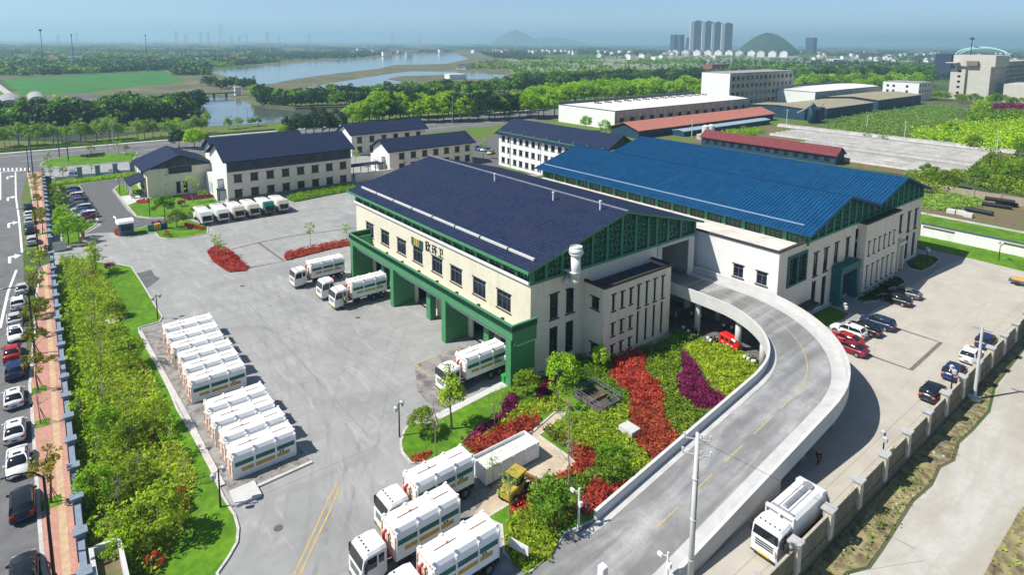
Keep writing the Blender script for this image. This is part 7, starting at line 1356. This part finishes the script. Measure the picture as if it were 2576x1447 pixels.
# --- trees of the front gardens
for k, x, y, s, lab in (('slim', 1136, 1082, 1.12, 'slim tall yellow-green tree before the truck at the right end of the portico'), ('round_olive', 1062, 1098, .68, 'small round tree on the tip of the front lawn'), ('bare', 1098, 1150, .95, 'thin pale-barked bare tree behind the last container truck'), ('sapling', 1245, 1085, 1.0, 'thin forked sapling on the front lawn'), ('sapling', 1262, 1040, .8, 'small sapling by the walkway beside the portico truck'),
      ('round_olive', 1325, 1000, .66, 'round olive bush-tree at the corner of the cream hall'), ('round_lime', 1415, 985, .95, 'bright green tree before the tall windows of the cream hall'), ('young', 1400, 1040, .95, 'bright feathery tree beside the fenced sump'), ('bare', 1432, 1150, 1.1, 'tall thin bare tree with split trunk near the tan pad'), ('bare', 1428, 1232, .95, 'bare thin tree at the right edge of the tan pad'), ('sapling', 1282, 1320, 1.15, 'thin green sapling before the wheel loader'), ('sapling', 1240, 1235, .8, 'wispy sapling before the open skip'),
      ('round_mid', 1378, 1330, .78, 'round dark green tree in the bed near the camera post'), ('round_mid', 1538, 1222, .7, 'round green tree close to the ramp parapet'), ('round_lime', 1510, 930, .6, 'bright bush by the lower annex window'), ('young', 545, 650, .95, 'left thin tree in the red yard island'), ('sapling', 566, 665, 1.1, 'right thin tree in the red yard island'), ('young', 780, 618, .85, 'small yellow-green tree in the long red hedge'), ('young', 873, 610, .8, 'small tree at the right end of the long red hedge'),
      ('round_lime', 172, 615, 1.25, 'bright green tree on the lawn between gate and entrance bay'), ('round_lime', 160, 575, .95, 'green tree left of the entrance bay'), ('round_olive', 150, 530, .85, 'olive tree between boundary wall and entrance bay'), ('round_olive', 143, 500, .8, 'olive tree at the far end of the entrance bay'), ('round_lime', 200, 600, .8, 'light green tree beside the purple shrub at the entrance bay'), ('shrub_purple', 226, 560, 1.2, 'purple shrub at the near end of the entrance bay'),
      ('round_mid', 416, 553, 1.0, 'green tree on the lawn before the gatehouse hall'), ('young', 422, 490, 1.3, 'bright green tree against the gatehouse hall wall, left one'), ('young', 486, 510, 1.4, 'golden-green tree against the gatehouse hall wall, right one'), ('round_olive', 445, 575, .85, 'round olive tree on the grass behind the guard booth'), ('shrub_purple', 395, 575, .9, 'dark red maple behind the recycling cabinets'), ('shrub_purple', 457, 520, .9, 'purple shrub on the lawn behind the green tree'), ('shrub_yellow', 510, 495, 1.0, 'wide yellow-green bush at the office corner'), ('shrub_yellow', 470, 545, .9, 'yellow-green bush left of the refuse trucks'), ('shrub_green', 425, 598, .6, 'clipped round green ball on the grass by the guard booth'),
      ('shrub_red', 418, 592, .7, 'pinkish ball shrub on the grass by the guard booth'), ('sapling', 478, 562, .8, 'thin sapling beside the left refuse truck'), ('bare', 580, 497, .9, 'bare tree against the office wall, leftmost'), ('bare', 680, 482, 1.0, 'bare tree against the office wall, second from the left'), ('bare', 733, 470, 1.0, 'bare tree against the office wall, third from the left'), ('bare', 790, 468, 1.0, 'bare tree against the office wall, rightmost'), ('bare', 1018, 436, .9, 'left bare tree before the two-storey building'), ('bare', 1052, 432, .9, 'middle bare tree before the two-storey building'), ('bare', 1090, 428, .9, 'right bare tree before the two-storey building'),
      ('young', 895, 420, 1.3, 'bright green tree in the gap between office and two-storey building'), ('young', 1215, 400, 1.5, 'bright spreading tree in the gap before the dormitory block'), ('shrub_green', 338, 500, .9, 'palm-like shrub beside the gatehouse porch'), ('shrub_green', 352, 495, .8, 'small palm-like shrub at the porch corner'), ('shrub_yellow', 327, 487, .7, 'round shrub on the lawn by the porch')):
    sh = 'shrub' in k; tree(k, at(x, y), s, lab, cat='shrub' if sh else 'tree', name='shrub' if sh else 'tree', z=.1)
# --- row along the river road and corner lawn
row(along([(-20, 372), (100, 366), (215, 356), (310, 352), (420, 345), (520, 335)], 26, 5, 4), ['willow', 'round_lime', 'young', 'willow', 'round_mid', 'willow', 'bronze'], 1.35, 'from the left of the airy trees between river and road', 'airy trees between river and road')
row([(110, 462), (128, 458), (160, 452), (232, 448), (122, 425), (230, 395), (272, 385), (298, 390), (318, 392), (185, 455)], ['sapling', 'young', 'bronze'], 1.1, 'from left of the thin trees on the corner lawns by the crossing', 'thin trees on the corner lawns')
row([(576, 325), (632, 318), (600, 322), (650, 316), (520, 310)], ['willow', 'round_mid'], .9, 'from the left of the small trees on the grass strip before the canal', 'small trees before the canal')
# --- dark and bright trees behind the offices
for i, (k, x, y, s) in enumerate((('camphor_dark', 450, 372, .8), ('camphor', 490, 375, .85), ('camphor', 508, 368, .7), ('conifer', 735, 345, 1.0), ('conifer', 750, 338, 1.2), ('camphor_dark', 770, 342, 1.15), ('conifer', 790, 338, 1.3), ('camphor_dark', 812, 342, 1.2), ('conifer', 830, 338, 1.25), ('camphor_dark', 850, 340, 1.1), ('conifer', 720, 330, .8), ('camphor', 712, 345, .6), ('conifer', 868, 330, .8))):
    tree(k, at(x, y), s, f'{"bright yellow-green" if k == "camphor" else "dark green"} tree, {ordn(i + 1)} from the left in the clump behind the offices', 'trees behind the offices')
cam_pts = []
for base, n in (([(880, 322), (960, 312), (1060, 308), (1150, 304), (1250, 300), (1340, 290)], 22), ([(900, 308), (1000, 298), (1100, 292), (1230, 288), (1340, 278)], 18), ([(1330, 300), (1400, 290)], 4), ([(1340, 272), (1420, 268), (1500, 262), (1600, 258), (1700, 252), (1770, 246)], 22), ([(1420, 256), (1500, 250), (1600, 247), (1690, 240), (1775, 234)], 18), ([(1350, 262), (1450, 260), (1560, 252), (1680, 246)], 16)):
    cam_pts += along(base, n, 7, 2)
cam_pts.sort(key=lambda p: p[0])
for i, p in enumerate(cam_pts):
    k = ('camphor' if p[0] > 1330 or i % 5 in (0, 1, 3) else 'camphor_dark'); tree(k, at(*p), R_.uniform(1.2, 1.65), f'{"bright" if k == "camphor" else "dark"} rounded tree, {ordn(i + 1)} from the left in the wood behind the roofs', 'camphor wood behind the roofs')
tree('round_lime', at(1474, 330), 1.6, 'bright round tree against the white end wall of the long warehouse, left one'); tree('round_lime', at(1522, 345), 1.5, 'bright round tree against the white end wall of the long warehouse, right one')
# --- river belts: beyond the three hundred nearest trees, each belt is one mass
def belt(name, pts, parts_, sc, lab, seed):
    """crowns of individual shapes set down along a belt, merged per leaf colour under one object"""
    g = random.Random(seed); acc = {}; tk = MB()
    for i, p in enumerate(pts):
        k = parts_[(i * 7 + g.randrange(2)) % len(parts_)]; me = TP[k][g.randrange(3)][0]; n = len(me.vertices); co = np.empty(n * 3, np.float32); me.vertices.foreach_get('co', co); co = co.reshape(-1, 3)
        a = g.uniform(0, 6.28); s_ = g.uniform(*sc); Rz = np.array([[math.cos(a), math.sin(a), 0], [-math.sin(a), math.cos(a), 0], [0, 0, g.uniform(.9, 1.15)]]); x, y = at(*p); acc.setdefault(k, []).append((co @ Rz) * s_ + np.array([x, y, 0])); tk.cyl((x, y, 0), (x, y, 4 * s_), .25, .15, 5)
    root = None
    for k, v in acc.items():
        V = np.concatenate(v).reshape(-1, 4, 3)
        if root is None: root = stuff(link(name, quads_mesh(name, V, TP[k][0][0].materials[0])), lab, 'woods')
        else: link('crowns', quads_mesh('crowns', V, TP[k][0][0].materials[0]), root)
    tk.build('trunks', bark, root)
belt('far_bank_trees', along([(-20, 330), (120, 325), (260, 318), (360, 308), (440, 298), (490, 282), (508, 262)], 60, 3, 2) + along([(0, 312), (150, 306), (300, 299), (430, 286), (500, 262)], 40, 5, 3) + along([(-20, 318), (200, 310), (360, 300), (470, 285)], 40, 5, 3), ['far_dark', 'far_mid', 'far_dark', 'far_dark', 'far_lime'], (.8, 1.25), 'dense dark green tree belt on the far bank of the near river, left part', 1)
belt('spit_trees', along([(650, 262), (720, 268), (850, 264), (980, 254), (1100, 242), (1220, 234), (1320, 228)], 60, 3, 2) + along([(640, 250), (760, 254), (900, 246), (1050, 234), (1200, 224), (1300, 217)], 44, 5, 2), ['far_dark', 'far_mid', 'far_lime', 'far_dark', 'far_dark'], (.75, 1.05), 'dense tree belt between lake and near river', 2)
belt('tall_dark_trees', along([(1300, 218), (1450, 214), (1600, 207), (1760, 198)], 44, 6, 2.5) + along([(1300, 230), (1450, 224), (1600, 216), (1770, 206)], 44, 6, 2.5) + along([(2005, 205), (2150, 198), (2300, 195), (2390, 200)], 40, 6, 4), ['far_dark', 'far_dark', 'far_mid'], (1., 1.5), 'tall dark tree belt behind factory and warehouse', 3)
belt('bright_wood', along([(2000, 226), (2100, 222), (2220, 218)], 26, 6, 3) + along([(2010, 212), (2120, 210), (2240, 212), (2330, 214)], 30, 6, 3), ['camphor', 'far_lime', 'far_mid'], (.9, 1.3), 'bright green wood between the factory block and the big pale building', 4)
row(along([(2350, 248), (2400, 256), (2470, 262), (2576, 268)], 14, 6, 3), ['round_mid', 'round_olive', 'round_lime'], 1.3, 'from the left of the round bushes before the big pale building', 'bushes before the big pale building')
rb = along([(1838, 172), (1925, 172)], 5, 1, .5)
for i, p in enumerate(rb): tree('poplar', at(*p), 1.6, f'{ordn(i + 1)} from the left of the five dark trees standing clear above the factory roof', 'five dark trees above the factory')
row(along([(515, 215), (560, 222), (640, 220)], 14, 5, 4), ['far_dark', 'poplar'], .9, 'from the left of the dark poplars at the left tip of the lake', 'dark poplars at the lake tip')
for i, p in enumerate(((650, 240), (660, 248), (640, 236))): tree('far_lime', at(*p), .8, f'{ordn(i + 1)} bright tree beside the canal footbridge', 'bright trees by the footbridge')
# --- right hand nursery and scrub
def field(name, P, m, lab, n, hgt, size, seed, rc=1.2):
    """mass of saplings: clumps of leaves scattered over a polygon"""
    g = np.random.default_rng(seed); xs_ = [p[0] for p in P]; ys_ = [p[1] for p in P]; C = []
    while len(C) < n:
        x, y = g.uniform(min(xs_), max(xs_)), g.uniform(min(ys_), max(ys_))
        if inpoly(x, y, P): C.append((x, y))
    C = np.array(C); nl = 26; Pn = np.repeat(C, nl, 0); hh = np.repeat(g.uniform(.7, 1.2, n) * hgt, nl); r = np.repeat(g.uniform(.6, 1.2, n) * rc, nl); d = g.normal(size=(len(Pn), 3)); d /= np.linalg.norm(d, axis=1)[:, None]
    Q = np.stack([Pn[:, 0] + d[:, 0] * r, Pn[:, 1] + d[:, 1] * r, hh * .58 + d[:, 2] * hh * .42], 1); return stuff(link(name, quads_mesh(name, leaves(Q, size, g, .4, d), m)), lab, 'plants')
nz = W(t3, (480, 1290), (950, 1180), (1500, 1100), (1660, 1075), (2000, 1130), (1700, 1300), (1300, 1400), (1200, 1440), (850, 1380)); sheet('nursery_ground', nz, .03, wildg)
field('nursery_saplings', nz, L_will, 'light green mass of nursery saplings beyond the polytunnels', 620, 3.4, .8, 1, 1.5)
field('nursery_saplings', W(t3, (1400, 1400), (1850, 1290), (2576, 1260), (2700, 1600), (2200, 1560)) , L_lime, 'taller bright nursery trees at the right edge beyond the polytunnels', 460, 5.0, .9, 2, 1.6)
field('nursery_saplings', W(t3, (2000, 1190), (2576, 1180), (2576, 1250), (2000, 1260)), L_mid, 'dark nursery rows along the far right track', 260, 5, 1.1, 3, 2)
field('purple_nursery_rows', W(t3, (2130, 1120), (2576, 1110), (2576, 1180), (2150, 1165)), L_purp, 'dark purple nursery rows by the far right track', 200, 5, 1.2, 4, 2)
field('garden_plot', W(t2, (2080, 1345), (2250, 1320), (2510, 1310), (2530, 1350), (2150, 1390)), L_lime, 'green vegetable plot behind the maroon-roofed shed', 130, 2.2, .6, 5, 1)
sc1 = [at(*tC(*p)) for p in ((1380, 470), (1700, 540), (1840, 600), (1830, 660), (1560, 670), (1500, 560))]; sc2 = [at(*tC(*p)) for p in ((1900, 560), (2200, 350), (2576, 330), (2700, 420), (2700, 700), (2576, 710), (2100, 620))]
field('scrub', sc1, L_olive, 'olive scrub against the end of the blue-roofed hall', 60, 3.2, .7, 6, 1.8); field('scrub', sc2, L_olive, 'olive-yellow scrub right of the polytunnels', 150, 3.4, .8, 7, 2.2)
field('tall_grass', [at(*tC(*p)) for p in ((1560, 690), (1850, 660), (2200, 700), (2150, 790), (1700, 830), (1560, 800))], L_will, 'tall yellow-green grass beside the black pipes', 260, .8, .5, 8, 1.4)
sheet('lot_ground', [at(*tC(*p)) for p in ((1540, 650), (2576, 740), (2800, 780), (2800, 1130), (2576, 1050), (1540, 840))], .03, soil); overlay(soil, .2, .4, .55, (.1, .16, .04), .8); sheet('lot_track', [at(*tC(*p)) for p in ((1540, 840), (2576, 1040), (2800, 1090), (2800, 1110), (2576, 1060), (1540, 862))], .05, rub)
sheet('meadow', [at(*tC(*p)) for p in ((1540, 865), (2576, 1062), (2800, 1115), (2800, 1210), (2576, 1160), (1530, 965))], .04, grass)
tree('bare', at(2332, 565), .7, 'bare little tree behind the white wall'); 
for i, (x, y, k, s) in enumerate(((2400, 475, 'round_olive', 1.2), (2375, 480, 'round_olive', 1.3), (2345, 470, 'round_mid', 1.1), (2330, 455, 'round_mid', 1.0), (2460, 470, 'round_mid', 1.1), (2520, 455, 'round_olive', 1.4), (2555, 470, 'round_mid', 1.5), (2450, 380, 'round_olive', 1.3), (2570, 400, 'round_mid', 1.4), (2490, 425, 'round_olive', 1.2), (2390, 345, 'camphor', .8), (2470, 295, 'camphor', 1.0))): tree(k, at(x, y), s, f'{"olive" if k == "round_olive" else "green"} bush-tree, {ordn(i + 1)} among those around the polytunnel field, counted outwards from the hall', 'bush-trees around the polytunnel field')
cover('verge_weeds', verge_P, L_olive, .45, 'patchy weeds and litter at the foot of the right perimeter wall', 'weeds', .3, 3.2, 9, -1.06, und=False)
cover('verge_weeds', [(-19.5, 48), (-19.5, 70), (-17.5, 66), (-17, 54)], L_mid, .5, 'greener weeds against the right perimeter wall', 'weeds', .3, 5, 11, -1.06, und=False)
cover('verge_weeds', vg + [(vg[-1][0] + 6, vg[-1][1] + 5), (20, 20), (vg[0][0], 20)], L_lime, .4, 'green weeds beyond the dirt road at the bottom right corner', 'weeds', .3, 3, 10, -1.05, und=False)
rb_ = MB(); rg_ = random.Random(3)
for k in range(700):
    x, y = rg_.uniform(-19.3, -10), rg_.uniform(36, 125)
    if not inpoly(x, y, verge_P): continue
    s_ = rg_.uniform(.03, .11); rb_.cbox(x - s_, x + s_, y - s_ * .7, y + s_ * .7, -1.06, -1.06 + s_, s_ * .3, rg_.choice((0, 0, 1, 2, 2, 2)))
stuff(rb_.build('rubble', [pale, mat('litter_blue', (.05, .15, .4), .6, .2, 3), MATS['brown_stone']]), 'scattered rubble and litter along the outside of the perimeter wall', 'rubble')
# --- distant woods
def woods(name, lo, hi, n, m, lab, seed, y0=108, y1=185, hh=8, xr=None):
    """belts of crowns over the plain between two bearings"""
    g = np.random.default_rng(seed); C = []
    while len(C) < n:
        px = g.uniform(lo, hi); py = y0 + (y1 - y0) * g.uniform() ** 1.1; x, y = at(px, py); dist = math.hypot(x, y); k = int(g.integers(8, 26)); a = g.normal(0, .35) + math.atan2(x, -y) * 0 + math.atan2(RM[0][1], RM[0][0]); sp = 6.5
        for j in range(k): q = (x + math.cos(a) * (j - k / 2) * sp + g.normal(0, 3), y + math.sin(a) * (j - k / 2) * sp + g.normal(0, 3)); C.append(q)
    C = np.array(C); 
    keep = np.array([not any(inpoly(x, y, P) for P in WATER) for x, y in C]); C = C[keep]; n = len(C); nl = 12
    s = g.uniform(.6, 1.25, n); P = np.repeat(C, nl, 0); d = g.normal(size=(len(P), 3)); d /= np.linalg.norm(d, axis=1)[:, None]; r = np.repeat(s, nl) * 4.6; H_ = np.repeat(s, nl) * hh
    Q = np.stack([P[:, 0] + d[:, 0] * r, P[:, 1] + d[:, 1] * r, H_ * .52 + d[:, 2] * H_ * .46], 1); return stuff(link(name, quads_mesh(name, leaves(Q, 5.2, g, .4, d), m)), lab, 'woods')
WATER = [W(t0, (2000, 705), (2576, 640)) + W(t1, (500, 605), (1000, 580), (1500, 535), (2200, 520), (2400, 590), (2000, 700), (1400, 700), (700, 790), (100, 900)) + W(t0, (2300, 850)), W(t0, (0, 770), (1700, 700), (1900, 850), (1100, 980), (0, 1100)), W(t1, (100, 850), (1400, 680), (2576, 700), (2576, 860), (300, 930))]
woods('distant_woods', -60, 700, 5200, L_dark, 'dark hazy woods over the plain on the left', 1, 110, 190); woods('distant_woods', -60, 700, 2600, L_mid, 'greener hazy woods over the plain on the left', 2, 112, 188)
woods('distant_woods', 600, 1350, 3800, L_dark, 'hazy woods beyond the lake', 3, 107, 150); woods('distant_woods', 1180, 2640, 6200, L_dark, 'dark hazy woods over the plain on the right', 4, 107, 140); woods('distant_woods', 1180, 2640, 1500, L_mid, 'greener hazy tree rows between the open fields on the right', 5, 120, 192); woods('distant_woods', 1850, 2640, 900, L_dark, 'dark tree rows before the big pale building', 9, 140, 195)
woods('lakeside_scrub', 640, 1250, 420, L_olive, 'low scrub on the lake spit', 6, 172, 215, 3)
# ================================================================== HAZE
def haze(dens, top):
    b = MB(); b.box(-16000, 3000, -9000, 22000, -2.2, top); m = bpy.data.materials.new('haze_air'); m.use_nodes = True; N = m.node_tree.nodes; L = m.node_tree.links; N.clear()
    o_ = N.new('ShaderNodeOutputMaterial'); v = N.new('ShaderNodeVolumePrincipled'); v.inputs['Color'].default_value = (.54, .81, 1, 1); v.inputs['Density'].default_value = dens; v.inputs['Anisotropy'].default_value = .3
    L.new(v.outputs[0], o_.inputs['Volume']); h = b.build('haze', m); h['kind'] = 'stuff'; h['label'] = 'pale blue haze over the plain'; h['category'] = 'haze'; return h
haze(.00021, 235)
